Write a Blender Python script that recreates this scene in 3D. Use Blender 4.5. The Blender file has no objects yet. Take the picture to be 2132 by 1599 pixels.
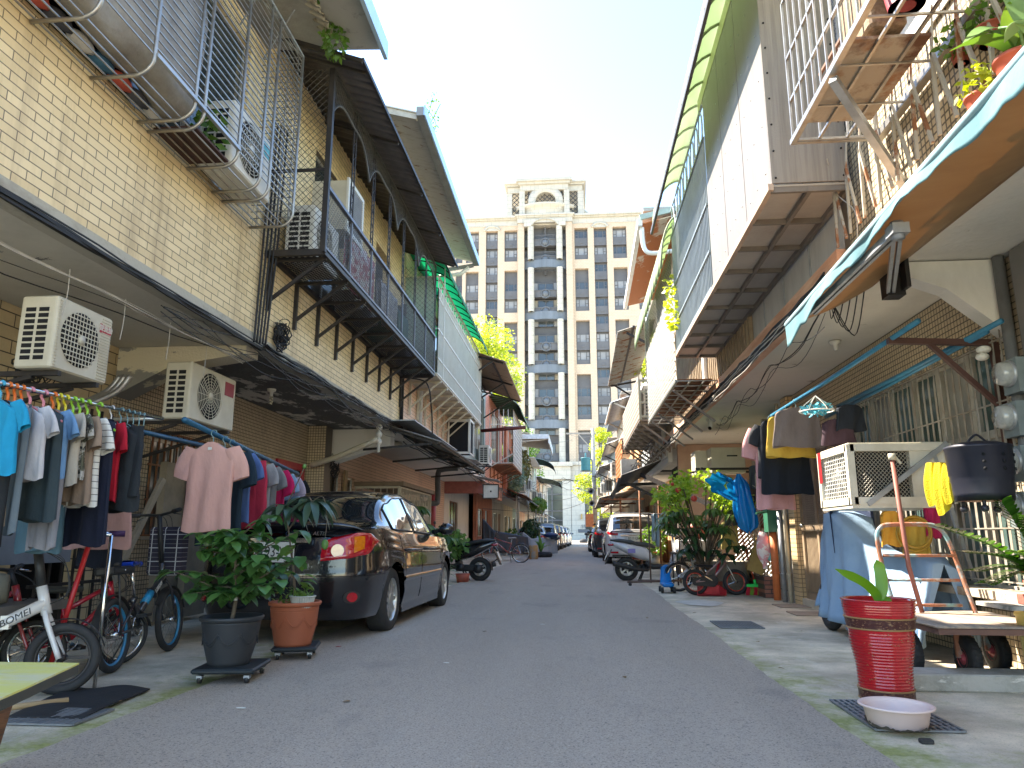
import bpy, math, random
from mathutils import Vector, Matrix
random.seed(7)
V = Vector; PI = math.pi; R_ = math.radians
sc = bpy.context.scene; C = sc.collection
# ---------------- camera
FPX = 1500.0; TH = math.atan(315/FPX); PS = math.atan(134*math.cos(TH)/FPX); CH = .95
cd = bpy.data.cameras.new('Camera'); cam = bpy.data.objects.new('Camera', cd); C.objects.link(cam)
cam.location = (0, 0, CH); cam.rotation_euler = (PI/2+TH, 0, PS)
cd.sensor_width = 36; cd.lens = 36*FPX/2132; cd.clip_start = .02; cd.clip_end = 3000
sc.camera = cam
# ---------------- light
SUN = V((-1.0, .45, 1.25)).normalized()
w = bpy.data.worlds.new('World'); sc.world = w; w.use_nodes = True
nt = w.node_tree; bg = nt.nodes['Background']
sky = nt.nodes.new('ShaderNodeTexSky'); sky.sky_type = 'NISHITA'; sky.sun_disc = False
sky.sun_elevation = math.asin(SUN.z); sky.sun_rotation = math.atan2(SUN.x, SUN.y)
sky.air_density = 1.0; sky.dust_density = 0.4; sky.ozone_density = 1.0
hs_ = nt.nodes.new('ShaderNodeHueSaturation'); hs_.inputs['Saturation'].default_value = 1.12; nt.links.new(sky.outputs[0], hs_.inputs['Color']); nt.links.new(hs_.outputs[0], bg.inputs[0]); bg.inputs[1].default_value = .115
sl = bpy.data.lights.new('Sun', 'SUN'); so = bpy.data.objects.new('Sun', sl); C.objects.link(so)
sl.energy = 3.2; sl.angle = R_(.5); sl.color = (1, .94, .84)
so.rotation_euler = SUN.to_track_quat('Z', 'Y').to_euler()
sc.view_settings.view_transform = 'Standard'; sc.view_settings.look = 'None'
sc.view_settings.exposure = 2.75; sc.view_settings.gamma = 1
sc.view_settings.use_white_balance = True; sc.view_settings.white_balance_temperature = 6950
sc.render.engine = 'CYCLES'
# ---------------- pixel -> point on a plane of the place (photograph pixels)
def P(px, py, X=None, Y=None, Z=None):
    cz, sz, ct, st = math.cos(PS), math.sin(PS), math.cos(TH), math.sin(TH)
    a = (px-1066)/FPX; b = -(py-799.5)/FPX
    d = V((-sz*ct+a*cz+b*sz*st, cz*ct+a*sz-b*cz*st, st+b*ct))
    if X is not None: t = X/d.x
    elif Y is not None: t = Y/d.y
    else: t = (Z-CH)/d.z
    return V((t*d.x, t*d.y, CH+t*d.z))
# ---------------- materials
MATS = {}
def mat(name, col, rough=.6, metal=0, col2=None, scale=6, amt=.5, bump=0, bscale=60, coat=0, alpha=1, trans=0, emit=0, sub=0, detail=6, stretch=None, spec=.5, ior=1.45):
    """principled with a noise blend col->col2 in object space, optional bump"""
    if name in MATS: return MATS[name]
    m = bpy.data.materials.new(name); m.use_nodes = True; n = m.node_tree.nodes; l = m.node_tree.links
    b = n['Principled BSDF']
    c1 = (*col, 1)
    b.inputs['Roughness'].default_value = rough; b.inputs['Metallic'].default_value = metal
    b.inputs['Coat Weight'].default_value = coat; b.inputs['Coat Roughness'].default_value = .03
    b.inputs['Specular IOR Level'].default_value = spec; b.inputs['Alpha'].default_value = alpha
    b.inputs['Transmission Weight'].default_value = trans; b.inputs['IOR'].default_value = ior
    if emit: b.inputs['Emission Color'].default_value = c1; b.inputs['Emission Strength'].default_value = emit
    if col2 is None: col2 = tuple(c*.72 for c in col)
    tc = n.new('ShaderNodeTexCoord'); mp = n.new('ShaderNodeMapping'); l.new(tc.outputs['Object'], mp.inputs[0])
    if stretch: mp.inputs['Scale'].default_value = stretch
    nz = n.new('ShaderNodeTexNoise'); nz.inputs['Scale'].default_value = scale; nz.inputs['Detail'].default_value = detail
    nz.inputs['Roughness'].default_value = .65
    l.new(mp.outputs[0], nz.inputs['Vector'])
    rp = n.new('ShaderNodeValToRGB'); rp.color_ramp.elements[0].position = .5-.18/max(amt, .05)*.5; rp.color_ramp.elements[1].position = min(1, .5+.18/max(amt, .05)*.5)
    rp.color_ramp.elements[0].color = c1; rp.color_ramp.elements[1].color = (*col2, 1)
    l.new(nz.outputs[0], rp.inputs[0]); l.new(rp.outputs[0], b.inputs['Base Color'])
    if bump:
        n2 = n.new('ShaderNodeTexNoise'); n2.inputs['Scale'].default_value = bscale; n2.inputs['Detail'].default_value = 5; l.new(mp.outputs[0], n2.inputs['Vector'])
        bp = n.new('ShaderNodeBump'); bp.inputs['Strength'].default_value = bump; bp.inputs['Distance'].default_value = .01
        l.new(n2.outputs[0], bp.inputs['Height']); l.new(bp.outputs[0], b.inputs['Normal'])
    MATS[name] = m; return m
def leafmat(name, col, col2, tr=.35, rough=.4):
    if name in MATS: return MATS[name]
    m = bpy.data.materials.new(name); m.use_nodes = True; n = m.node_tree.nodes; l = m.node_tree.links
    b = n['Principled BSDF']; b.inputs['Roughness'].default_value = rough
    g = n.new('ShaderNodeNewGeometry'); rp = n.new('ShaderNodeValToRGB')
    rp.color_ramp.elements[0].color = (*col, 1); rp.color_ramp.elements[1].color = (*col2, 1)
    l.new(g.outputs['Random Per Island'], rp.inputs[0]); l.new(rp.outputs[0], b.inputs['Base Color'])
    t = n.new('ShaderNodeBsdfTranslucent'); hs = n.new('ShaderNodeHueSaturation'); hs.inputs['Value'].default_value = 1.8; hs.inputs['Saturation'].default_value = 1.1; hs.inputs['Hue'].default_value = .48
    l.new(rp.outputs[0], hs.inputs['Color']); l.new(hs.outputs[0], t.inputs[0])
    mx = n.new('ShaderNodeMixShader'); mx.inputs[0].default_value = tr
    l.new(b.outputs[0], mx.inputs[1]); l.new(t.outputs[0], mx.inputs[2]); l.new(mx.outputs[0], n['Material Output'].inputs[0])
    MATS[name] = m; return m
def brickmat(name, c1, c2, mortar, bw, bh, ms=.006, axis='yz', offset=.5, rough=.55, dirt=(.1, .09, .07), dscale=1.2, damt=.35, bump=.6, streak=False, spec=.5):
    """bricks or tiles in metres on a plane; axis tells which object axes are across / up"""
    if name in MATS: return MATS[name]
    m = bpy.data.materials.new(name); m.use_nodes = True; n = m.node_tree.nodes; l = m.node_tree.links
    b = n['Principled BSDF']; b.inputs['Roughness'].default_value = rough; b.inputs['Specular IOR Level'].default_value = spec
    g = n.new('ShaderNodeNewGeometry'); sx = n.new('ShaderNodeSeparateXYZ'); cx = n.new('ShaderNodeCombineXYZ')
    l.new(g.outputs['Position'], sx.inputs[0]); ix = {'x': 0, 'y': 1, 'z': 2}
    l.new(sx.outputs[ix[axis[0]]], cx.inputs[0]); l.new(sx.outputs[ix[axis[1]]], cx.inputs[1])
    br = n.new('ShaderNodeTexBrick'); br.offset = offset; br.squash = 1
    br.inputs['Scale'].default_value = 1; br.inputs['Brick Width'].default_value = bw; br.inputs['Row Height'].default_value = bh
    br.inputs['Mortar Size'].default_value = ms; br.inputs['Mortar Smooth'].default_value = .15; br.inputs['Bias'].default_value = 0
    br.inputs['Color1'].default_value = (*c1, 1); br.inputs['Color2'].default_value = (*c2, 1); br.inputs['Mortar'].default_value = (*mortar, 1)
    l.new(cx.outputs[0], br.inputs['Vector'])
    nz = n.new('ShaderNodeTexNoise'); nz.inputs['Scale'].default_value = dscale; nz.inputs['Detail'].default_value = 8; nz.inputs['Roughness'].default_value = .7
    mp = n.new('ShaderNodeMapping'); l.new(g.outputs['Position'], mp.inputs[0]); l.new(mp.outputs[0], nz.inputs['Vector'])
    if streak: mp.inputs['Scale'].default_value = (2.5, 2.5, .35)
    rp = n.new('ShaderNodeValToRGB'); rp.color_ramp.elements[0].position = .5; rp.color_ramp.elements[1].position = .8
    rp.color_ramp.elements[0].color = (0, 0, 0, 1); rp.color_ramp.elements[1].color = (damt*1.6, damt*1.6, damt*1.6, 1)
    l.new(nz.outputs[0], rp.inputs[0])
    mx = n.new('ShaderNodeMixRGB'); l.new(rp.outputs[0], mx.inputs[0]); l.new(br.outputs['Color'], mx.inputs[1]); mx.inputs[2].default_value = (*dirt, 1)
    l.new(mx.outputs[0], b.inputs['Base Color'])
    bp = n.new('ShaderNodeBump'); bp.invert = True; bp.inputs['Strength'].default_value = bump; bp.inputs['Distance'].default_value = .004
    l.new(br.outputs['Fac'], bp.inputs['Height']); l.new(bp.outputs[0], b.inputs['Normal'])
    MATS[name] = m; return m
def layermat(name, layers, rough=.8, bump=.3, bscale=40, metal=0, spec=.4, coord='pos'):
    """layers: (color, noise scale, threshold, softness, stretch); first is the base"""
    if name in MATS: return MATS[name]
    m = bpy.data.materials.new(name); m.use_nodes = True; n = m.node_tree.nodes; l = m.node_tree.links
    b = n['Principled BSDF']; b.inputs['Roughness'].default_value = rough; b.inputs['Metallic'].default_value = metal; b.inputs['Specular IOR Level'].default_value = spec
    g = n.new('ShaderNodeNewGeometry'); prev = None; base = layers[0][0]
    for i, (col, s, th, so_, stv) in enumerate(layers[1:]):
        mp = n.new('ShaderNodeMapping'); l.new(g.outputs['Position'], mp.inputs[0]); mp.inputs['Scale'].default_value = stv or (1, 1, 1); mp.inputs['Location'].default_value = (i*3.3, i*1.7, i*2.1)
        nz = n.new('ShaderNodeTexNoise'); nz.inputs['Scale'].default_value = s; nz.inputs['Detail'].default_value = 9; nz.inputs['Roughness'].default_value = .68; l.new(mp.outputs[0], nz.inputs['Vector'])
        rp = n.new('ShaderNodeValToRGB'); rp.color_ramp.elements[0].position = th; rp.color_ramp.elements[1].position = min(1, th+so_); l.new(nz.outputs[0], rp.inputs[0])
        mx = n.new('ShaderNodeMixRGB'); l.new(rp.outputs[0], mx.inputs[0]); mx.inputs[2].default_value = (*col, 1)
        if prev: l.new(prev, mx.inputs[1])
        else: mx.inputs[1].default_value = (*base, 1)
        prev = mx.outputs[0]
    l.new(prev, b.inputs['Base Color'])
    n2 = n.new('ShaderNodeTexNoise'); n2.inputs['Scale'].default_value = bscale; n2.inputs['Detail'].default_value = 6; l.new(g.outputs['Position'], n2.inputs['Vector'])
    bp = n.new('ShaderNodeBump'); bp.inputs['Strength'].default_value = bump; bp.inputs['Distance'].default_value = .012
    l.new(n2.outputs[0], bp.inputs['Height']); l.new(bp.outputs[0], b.inputs['Normal'])
    MATS[name] = m; return m
def groundmat(kind):
    nm = 'ground_'+kind; m = bpy.data.materials.new(nm); m.use_nodes = True; n = m.node_tree.nodes; l = m.node_tree.links
    b = n['Principled BSDF']; b.inputs['Roughness'].default_value = .85
    g = n.new('ShaderNodeNewGeometry')
    def noise(s, st=(1, 1, 1), d=8, r=.65):
        mp = n.new('ShaderNodeMapping'); l.new(g.outputs['Position'], mp.inputs[0]); mp.inputs['Scale'].default_value = st
        z = n.new('ShaderNodeTexNoise'); z.inputs['Scale'].default_value = s; z.inputs['Detail'].default_value = d; z.inputs['Roughness'].default_value = r; l.new(mp.outputs[0], z.inputs['Vector']); return z.outputs[0]
    def ramp(src, a, c, ca=(0, 0, 0), cc=(1, 1, 1)):
        r = n.new('ShaderNodeValToRGB'); r.color_ramp.elements[0].position = a; r.color_ramp.elements[1].position = c
        r.color_ramp.elements[0].color = (*ca, 1); r.color_ramp.elements[1].color = (*cc, 1); l.new(src, r.inputs[0]); return r.outputs[0]
    def mix(f, a, c):
        x = n.new('ShaderNodeMixRGB'); l.new(f, x.inputs[0])
        for i, q in ((1, a), (2, c)):
            if isinstance(q, tuple): x.inputs[i].default_value = (*q, 1)
            else: l.new(q, x.inputs[i])
        return x.outputs[0]
    if kind == 'asphalt':
        c = ramp(noise(.6, (2.2, .35, 1)), .3, .75, (.33, .272, .215), (.43, .355, .285))
        c = mix(ramp(noise(130, d=3), .5, .68), c, (.50, .43, .35)); c = mix(ramp(noise(95, d=3), .34, .46, (.9, .9, .9), (0, 0, 0)), c, (.10, .095, .09))
        c = mix(ramp(noise(1.1, (1, .6, 1), 9, .7), .56, .66, (0, 0, 0), (.35, .35, .35)), c, (.16, .15, .14)); c = mix(ramp(noise(.9, (1.4, .25, 1), 8, .7), .60, .66, (0, 0, 0), (.3, .3, .3)), c, (.44, .41, .36))
        c = mix(ramp(noise(2.6, (1, 1, 1), 12, .6), .497, .5, (0, 0, 0), (.0, .0, .0)), c, (.1, .1, .1))
        c = mix(ramp(noise(9), .7, .73, (0, 0, 0), (.5, .5, .5)), c, (.38, .36, .32))
        bs, bh = 260, .55
    else:
        c = ramp(noise(1.6, d=10), .38, .62, (.40, .345, .26), (.74, .64, .49))
        c = mix(ramp(noise(3.2, (1, .35, 1), 10, .75), .56, .66, (0, 0, 0), (.75, .75, .75)), c, (.66, .62, .52))
        c = mix(ramp(noise(90, d=3), .56, .66, (0, 0, 0), (.5, .5, .5)), c, (.16, .155, .13))
        # moss: grows along the road edges (|x+.55| just beyond 1.85) and in blotches near the camera
        sx = n.new('ShaderNodeSeparateXYZ'); l.new(g.outputs['Position'], sx.inputs[0])
        def mth(op, a, c2=None):
            q = n.new('ShaderNodeMath'); q.operation = op
            for i, v in enumerate((a, c2)):
                if v is None: continue
                if isinstance(v, (int, float)): q.inputs[i].default_value = v
                else: l.new(v, q.inputs[i])
            return q.outputs[0]
        e = mth('SUBTRACT', mth('ABSOLUTE', mth('ADD', sx.outputs[0], .55)), 1.85)
        e = mth('SUBTRACT', 1.0, mth('MULTIPLY', e, 2.0))
        fy = mth('MULTIPLY', mth('SUBTRACT', 9.5, sx.outputs[1]), .16)
        mm = mth('MULTIPLY', mth('MAXIMUM', e, 0.05), mth('MINIMUM', mth('MAXIMUM', fy, .12), 1.0))
        mm = mth('ADD', mth('MULTIPLY', mm, .42), mth('MULTIPLY', mth('SUBTRACT', noise(3.5, d=12, r=.8), .5), 1.6))
        msk = ramp(mm, .08, .42)
        mc = ramp(noise(30), .3, .7, (.17, .19, .05), (.36, .37, .12))
        c = mix(msk, c, mc)
        g2 = ramp(noise(2.3, d=8), .45, .7, (0, 0, 0), (.35, .35, .35)); c = mix(g2, c, (.30, .30, .20))
        bs, bh = 70, .5
    l.new(c, b.inputs['Base Color'])
    z = noise(bs, d=4); bp = n.new('ShaderNodeBump'); bp.inputs['Strength'].default_value = bh; bp.inputs['Distance'].default_value = .006
    l.new(z, bp.inputs['Height']); l.new(bp.outputs[0], b.inputs['Normal']); return m
def transmat(name, col, col2, tr=.5, scale=3, rough=.45):
    m = mat(name, col, rough, 0, col2, scale, stretch=(1, 3, 1)); n = m.node_tree.nodes; l = m.node_tree.links
    t = n.new('ShaderNodeBsdfTranslucent'); t.inputs[0].default_value = (*[min(1, c*1.5) for c in col], 1); mx = n.new('ShaderNodeMixShader'); mx.inputs[0].default_value = tr
    l.new(n['Principled BSDF'].outputs[0], mx.inputs[1]); l.new(t.outputs[0], mx.inputs[2]); l.new(mx.outputs[0], n['Material Output'].inputs[0]); return m
# ---------------- objects
def wm(o):
    m = o.matrix_basis.copy()
    while o.parent: o = o.parent; m = o.matrix_basis @ m
    return m
def tag(o, label=None, cat=None, group=None, kind=None):
    if label: o['label'] = label
    if cat: o['category'] = cat
    if group: o['group'] = group
    if kind: o['kind'] = kind
    return o
def thing(name, label, cat, loc=(0, 0, 0), rz=0, group=None, tilt=(0, 0)):
    o = bpy.data.objects.new(name, None); C.objects.link(o); o.location = loc; o.rotation_euler = (tilt[0], tilt[1], rz); o.empty_display_size = .1
    return tag(o, label, cat, group)
def copy_tree(o, parent=None):
    c = o.copy(); C.objects.link(c); c.parent = parent
    for ch in [x for x in C.objects if x.parent == o]: copy_tree(ch, c)
    return c
class MB:
    def __init__(s): s.v = []; s.f = []; s.mi = []; s.m = 0; s.sm = []
    def add(s, vs, fs, smooth=False):
        b = len(s.v); s.v += [V(p) for p in vs]
        for f in fs: s.f.append([b+i for i in f]); s.mi.append(s.m); s.sm.append(smooth)
        return s
    def box(s, c, d, M=None):
        x, y, z = d[0]/2, d[1]/2, d[2]/2
        vs = [V((a*x, b*y, e*z)) for a in (-1, 1) for b in (-1, 1) for e in (-1, 1)]
        if M is not None: vs = [M @ q for q in vs]
        c = V(c); return s.add([q+c for q in vs], [(0, 1, 3, 2), (4, 6, 7, 5), (0, 4, 5, 1), (2, 3, 7, 6), (0, 2, 6, 4), (1, 5, 7, 3)])
    def bx(s, x0, x1, y0, y1, z0, z1): return s.box(((x0+x1)/2, (y0+y1)/2, (z0+z1)/2), (abs(x1-x0), abs(y1-y0), abs(z1-z0)))
    def bbx(s, x0, x1, y0, y1, z0, z1, r=.02, n=3):
        """box rounded about z and chamfered top/bottom"""
        pts = []
        for cx, cy, a0 in ((x1-r, y1-r, 0), (x0+r, y1-r, 90), (x0+r, y0+r, 180), (x1-r, y0+r, 270)):
            for k in range(n+1): a = R_(a0+90*k/n); pts.append((cx, cy, math.cos(a), math.sin(a)))
        N = len(pts); vs = []; h = r*.5
        for z, k in ((z0, r-h), (z0+h, r), (z1-h, r), (z1, r-h)): vs += [(p[0]+p[2]*k, p[1]+p[3]*k, z) for p in pts]
        fs = [(j*N+i, j*N+(i+1) % N, (j+1)*N+(i+1) % N, (j+1)*N+i) for j in range(3) for i in range(N)]
        fs += [tuple(range(N))[::-1], tuple(range(3*N, 4*N))]
        return s.add(vs, fs, False)
    def bar(s, a, b, w=.02, h=None, up=(0, 0, 1)):
        a, b = V(a), V(b); h = h or w; t = b-a
        if t.length < 1e-6: return s
        t.normalize(); u = V(up)
        if abs(t.dot(u)) > .95: u = V((1, 0, 0)) if abs(t.x) < .9 else V((0, 1, 0))
        r = t.cross(u).normalized(); u = r.cross(t)
        vs = [p+r*i*w/2+u*j*h/2 for p in (a, b) for i, j in ((-1, -1), (1, -1), (1, 1), (-1, 1))]
        return s.add(vs, [(3, 2, 1, 0), (4, 5, 6, 7)]+[(i, (i+1) % 4, 4+(i+1) % 4, 4+i) for i in range(4)])
    def tube(s, pts, r=.01, n=6, closed=False, cap=True):
        pts = [V(p) for p in pts]; N = len(pts)
        if N < 2: return s
        rr = r if isinstance(r, (list, tuple)) else [r]*N
        T = []
        for i in range(N):
            a = pts[(i-1) % N] if closed or i else pts[0]; b = pts[(i+1) % N] if closed or i < N-1 else pts[-1]
            t = b-a; T.append(t.normalized() if t.length > 1e-9 else V((0, 0, 1)))
        u = T[0].orthogonal().normalized(); vs = []
        for i in range(N):
            u = (u-T[i]*u.dot(T[i])); u = u.normalized() if u.length > 1e-6 else T[i].orthogonal().normalized()
            w_ = T[i].cross(u)
            for k in range(n): a = 2*PI*k/n; vs.append(pts[i]+(u*math.cos(a)+w_*math.sin(a))*rr[i])
        M = N if closed else N-1
        fs = [(i*n+k, i*n+(k+1) % n, ((i+1) % N)*n+(k+1) % n, ((i+1) % N)*n+k) for i in range(M) for k in range(n)]
        if cap and not closed: fs += [tuple(range(n))[::-1], tuple(range((N-1)*n, N*n))]
        return s.add(vs, fs, n > 4)
    def cyl(s, a, b, r, n=16, r2=None): return s.tube([a, b], [r, r if r2 is None else r2], n)
    def lathe(s, prof, c=(0, 0, 0), n=28, axis='z', sq=1, cap=False):
        vs = []; c = V(c)
        for r, z in prof:
            for k in range(n):
                a = 2*PI*k/n; x, y = r*math.cos(a), r*math.sin(a)*sq
                vs.append(c+(V((x, y, z)) if axis == 'z' else V((z, x, y)) if axis == 'x' else V((x, z, y))))
        fs = [(j*n+i, j*n+(i+1) % n, (j+1)*n+(i+1) % n, (j+1)*n+i) for j in range(len(prof)-1) for i in range(n)]
        if cap: fs += [tuple(range(n))[::-1], tuple(range((len(prof)-1)*n, len(prof)*n))]
        return s.add(vs, fs, True)
    def poly(s, pts, ext=None):
        """flat polygon, extruded by the vector ext when given"""
        n = len(pts); pts = [V(p) for p in pts]
        if ext is None: return s.add(pts, [tuple(range(n))])
        e = V(ext); return s.add(pts+[p+e for p in pts], [tuple(range(n))[::-1], tuple(range(n, 2*n))]+[(i, (i+1) % n, n+(i+1) % n, n+i) for i in range(n)])
    def grid(s, fn, nu, nv, smooth=True, cu=False, flip=False):
        vs = [fn(i/nu, j/nv) for j in range(nv+1) for i in range(nu+(0 if cu else 1))]; W = nu if cu else nu+1
        fs = [(j*W+i, j*W+(i+1) % W, (j+1)*W+(i+1) % W, (j+1)*W+i) for j in range(nv) for i in range(nu)]
        if flip: fs = [f[::-1] for f in fs]
        return s.add(vs, fs, smooth)
    def torus(s, c, R, r, axis='x', n=32, m=8, sq=1):
        c = V(c); ps = []
        for k in range(n):
            a = 2*PI*k/n; q = (R*math.cos(a), R*math.sin(a)*sq)
            ps.append(c+(V((0, q[0], q[1])) if axis == 'x' else V((q[0], 0, q[1])) if axis == 'y' else V((q[0], q[1], 0))))
        return s.tube(ps, r, m, closed=True)
    def ball(s, c, r, n=12, m=8):
        c = V(c); r = V(r) if hasattr(r, '__len__') else V((r, r, r))
        return s.grid(lambda u, v: c+V((r.x*math.cos(2*PI*u)*math.sin(PI*v), r.y*math.sin(2*PI*u)*math.sin(PI*v), -r.z*math.cos(PI*v))), n, m, cu=True)
    def build(s, name, mats, parent=None, world=True, solid=0, sub=0, bev=0, label=None):
        me = bpy.data.meshes.new(name); vs = s.v; loc = None
        if parent is not None and world:
            iv = wm(parent).inverted(); vs = [iv @ p for p in vs]
        elif parent is None and world and vs:
            xs = [p.x for p in vs]; ys = [p.y for p in vs]; zs = [p.z for p in vs]
            loc = V(((min(xs)+max(xs))/2, (min(ys)+max(ys))/2, min(zs))); vs = [p-loc for p in vs]
        me.from_pydata([tuple(p) for p in vs], [], s.f)
        for m in (mats if isinstance(mats, (list, tuple)) else [mats]): me.materials.append(m)
        me.polygons.foreach_set('material_index', s.mi); me.polygons.foreach_set('use_smooth', s.sm); me.update()
        o = bpy.data.objects.new(name, me); C.objects.link(o)
        if loc is not None: o.location = loc
        if parent is not None: o.parent = parent
        if solid: q = o.modifiers.new('s', 'SOLIDIFY'); q.thickness = solid; q.offset = 0
        if bev: q = o.modifiers.new('b', 'BEVEL'); q.width = bev; q.segments = 2; q.limit_method = 'ANGLE'; q.angle_limit = R_(40)
        if sub: q = o.modifiers.new('u', 'SUBSURF'); q.levels = sub; q.render_levels = sub
        if label: o['label'] = label
        return o
def text(s_, size, m, parent, o, right, up, ext=.0015, name='lettering', align='CENTER', sx=1, shear=0):
    """writing as real raised letters: origin o, reading direction right, up direction up (world)"""
    cu = bpy.data.curves.new('t', 'FONT'); cu.body = s_; cu.size = size; cu.extrude = ext; cu.align_x = align; cu.align_y = 'CENTER'; cu.shear = shear
    to = bpy.data.objects.new('t', cu); C.objects.link(to); dg = bpy.context.evaluated_depsgraph_get(); dg.update()
    me = bpy.data.meshes.new_from_object(to.evaluated_get(dg)); bpy.data.objects.remove(to)
    r = V(right).normalized(); u = V(up).normalized(); k = r.cross(u); M = Matrix((r*sx, u, k)).transposed().to_4x4(); M.translation = V(o)
    if parent is not None: M = wm(parent).inverted() @ M
    me.transform(M); me.materials.clear(); me.materials.append(m)
    ob = bpy.data.objects.new(name, me); C.objects.link(ob); ob.parent = parent; return ob
def cat_curve(pts, n=6, closed=False):
    pts = [V(p) for p in pts]; out = []; N = len(pts)
    for i in range(N if closed else N-1):
        if closed: a, b, c, d = pts[(i-1) % N], pts[i], pts[(i+1) % N], pts[(i+2) % N]
        else: a, b, c, d = pts[max(i-1, 0)], pts[i], pts[i+1], pts[min(i+2, N-1)]
        for k in range(n):
            t = k/n; out.append(.5*((2*b)+(c-a)*t+(2*a-5*b+4*c-d)*t*t+(3*b-a-3*c+d)*t**3))
    if not closed: out.append(pts[-1])
    return out
def lerp(a, b, t): return a+(b-a)*t
def interp(tab, x):
    if x <= tab[0][0]: return tab[0][1]
    for (a, p), (b, q) in zip(tab, tab[1:]):
        if x <= b:
            t = (x-a)/(b-a); t = t*t*(3-2*t) if len(tab) > 2 else t; return p+(q-p)*t
    return tab[-1][1]
def rnd(a, b): return random.uniform(a, b)
# common materials
M = dict(
 steel=mat('steel', (.42, .42, .41), .38, .75, (.3, .27, .24), 8), galv=mat('galvanised', (.46, .48, .5), .45, .6, (.3, .31, .32), 5),
 iron=mat('black_iron', (.025, .025, .028), .5, .3, (.05, .04, .035), 8), rust=layermat('rust', [((.20, .085, .045),), ((.30, .13, .05), 6, .45, .2, None), ((.09, .05, .035), 14, .5, .15, None)], .85, .4),
 rustpaint=layermat('rusty_paint', [((.40, .37, .31),), ((.26, .11, .05), 3.2, .52, .06, (1, 3, 1)), ((.14, .07, .04), 8, .6, .1, None)], .75, .3),
 white=mat('white_paint', (.74, .73, .69), .45, 0, (.6, .57, .5), 4), cream=mat('cream_paint', (.62, .56, .44), .45, 0, (.5, .44, .33), 5),
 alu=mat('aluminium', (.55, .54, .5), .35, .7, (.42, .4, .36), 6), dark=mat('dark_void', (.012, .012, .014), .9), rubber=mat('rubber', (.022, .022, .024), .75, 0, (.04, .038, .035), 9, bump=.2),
 black=mat('black_plastic', (.02, .021, .023), .45, 0, (.035, .034, .033), 6), chrome=mat('chrome', (.7, .7, .7), .15, 1), glass=mat('window_glass', (.03, .04, .04), .08, 0, (.05, .055, .05), 2, spec=.8),
 acw=mat('appliance_shell', (.58, .54, .44), .5, 0, (.46, .42, .33), 3), acwhite=mat('appliance_white', (.72, .71, .66), .5, 0, (.6, .58, .52), 3), wire=mat('cable_black', (.02, .02, .022), .6), wirew=mat('cable_pale', (.5, .47, .42), .6),
 blue=mat('blue_pole', (.03, .14, .25), .4, .2, (.02, .08, .15), 9), brown=mat('brown_board', (.07, .03, .022), .7), red=mat('red_paint', (.5, .02, .025), .35), green=mat('green_plastic', (.12, .45, .03), .4),
 soil=mat('soil', (.03, .02, .013), .95, 0, (.06, .045, .03), 30, bump=1), bark=mat('bark', (.16, .12, .08), .85, 0, (.09, .07, .05), 12, bump=.5), twig=mat('green_stem', (.12, .15, .05), .6))
# ---------------- ground
def struct(mb, name, m): o = mb.build(name, m); o['kind'] = 'structure'; return o
struct(MB().poly([(-400, -30, 0), (400, -30, 0), (400, 900, 0), (-400, 900, 0)]), 'ground', groundmat('concrete'))
rd = MB(); n_ = 900
def edge(y, s): return .014*math.sin(y*1.3+s)+.006*math.sin(y*5.3+s*2)+.004*math.sin(y*19+s)+.003*math.sin(y*41+s)
ys = [-4+ (i/n_)**1.7*104 for i in range(n_+1)]
vs = []; fs = []
for i, y in enumerate(ys):
    xl, xr = -2.4+edge(y, 1), 1.3+edge(y, 4)
    vs += [(xl-.004, y, .001), (xl, y, .014), (lerp(xl, xr, .5), y, .02), (xr, y, .014), (xr+.004, y, .001)]
for i in range(n_):
    for k in range(4): fs.append((i*5+k, i*5+k+1, i*5+k+6, i*5+k+5))
rd.add(vs, fs); ROAD = rd; struct(rd, 'road', groundmat('asphalt'))
struct(MB().bx(-30, 30, 97, 101, 0, .12), 'kerb_pavement', mat('pale_paving', (.45, .43, .38), .8))
struct(MB().poly([(-30, 100.5, .124), (30, 100.5, .124), (30, 134, .124), (-30, 134, .124)]), 'pavement', mat('pale_paving2', (.33, .31, .27), .8))

YB = brickmat('yellow_brick', (.84, .66, .38), (.72, .55, .30), (.17, .125, .08), .235, .068, .004, 'yz', dirt=(.30, .20, .10), damt=.45, streak=True)
YBx = brickmat('yellow_brick_end', (.8, .63, .37), (.7, .54, .3), (.085, .06, .04), .235, .068, .0045, 'xz', dirt=(.28, .19, .09), damt=.3)
TILE = brickmat('small_tile', (.62, .50, .33), (.54, .43, .29), (.10, .08, .06), .05, .05, .005, 'yz', 0, damt=.3)
TILEx = brickmat('small_tile_end', (.62, .50, .33), (.54, .43, .29), (.10, .08, .06), .05, .05, .005, 'xz', 0, damt=.3)
SALM = brickmat('salmon_plank_tile', (.74, .50, .35), (.68, .45, .31), (.20, .11, .07), 2.2, .075, .004, 'yz', damt=.2)
PINK = brickmat('pink_brick', (.70, .30, .21), (.62, .26, .18), (.25, .13, .10), .24, .065, .006, 'yz', damt=.25)
PLAS = layermat('soffit_plaster', [((.60, .57, .50),), ((.46, .44, .38), 1.2, .45, .3, None), ((.20, .19, .18), 2.2, .64, .02, None)], .85, .35, 20)
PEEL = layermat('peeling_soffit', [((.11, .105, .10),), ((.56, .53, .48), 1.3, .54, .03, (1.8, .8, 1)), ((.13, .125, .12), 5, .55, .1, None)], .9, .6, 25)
PLASR = layermat('pale_soffit', [((.72, .68, .60),), ((.60, .56, .48), 1.1, .45, .3, None), ((.33, .29, .23), 2.4, .66, .05, None)], .85, .3, 20)
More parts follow.
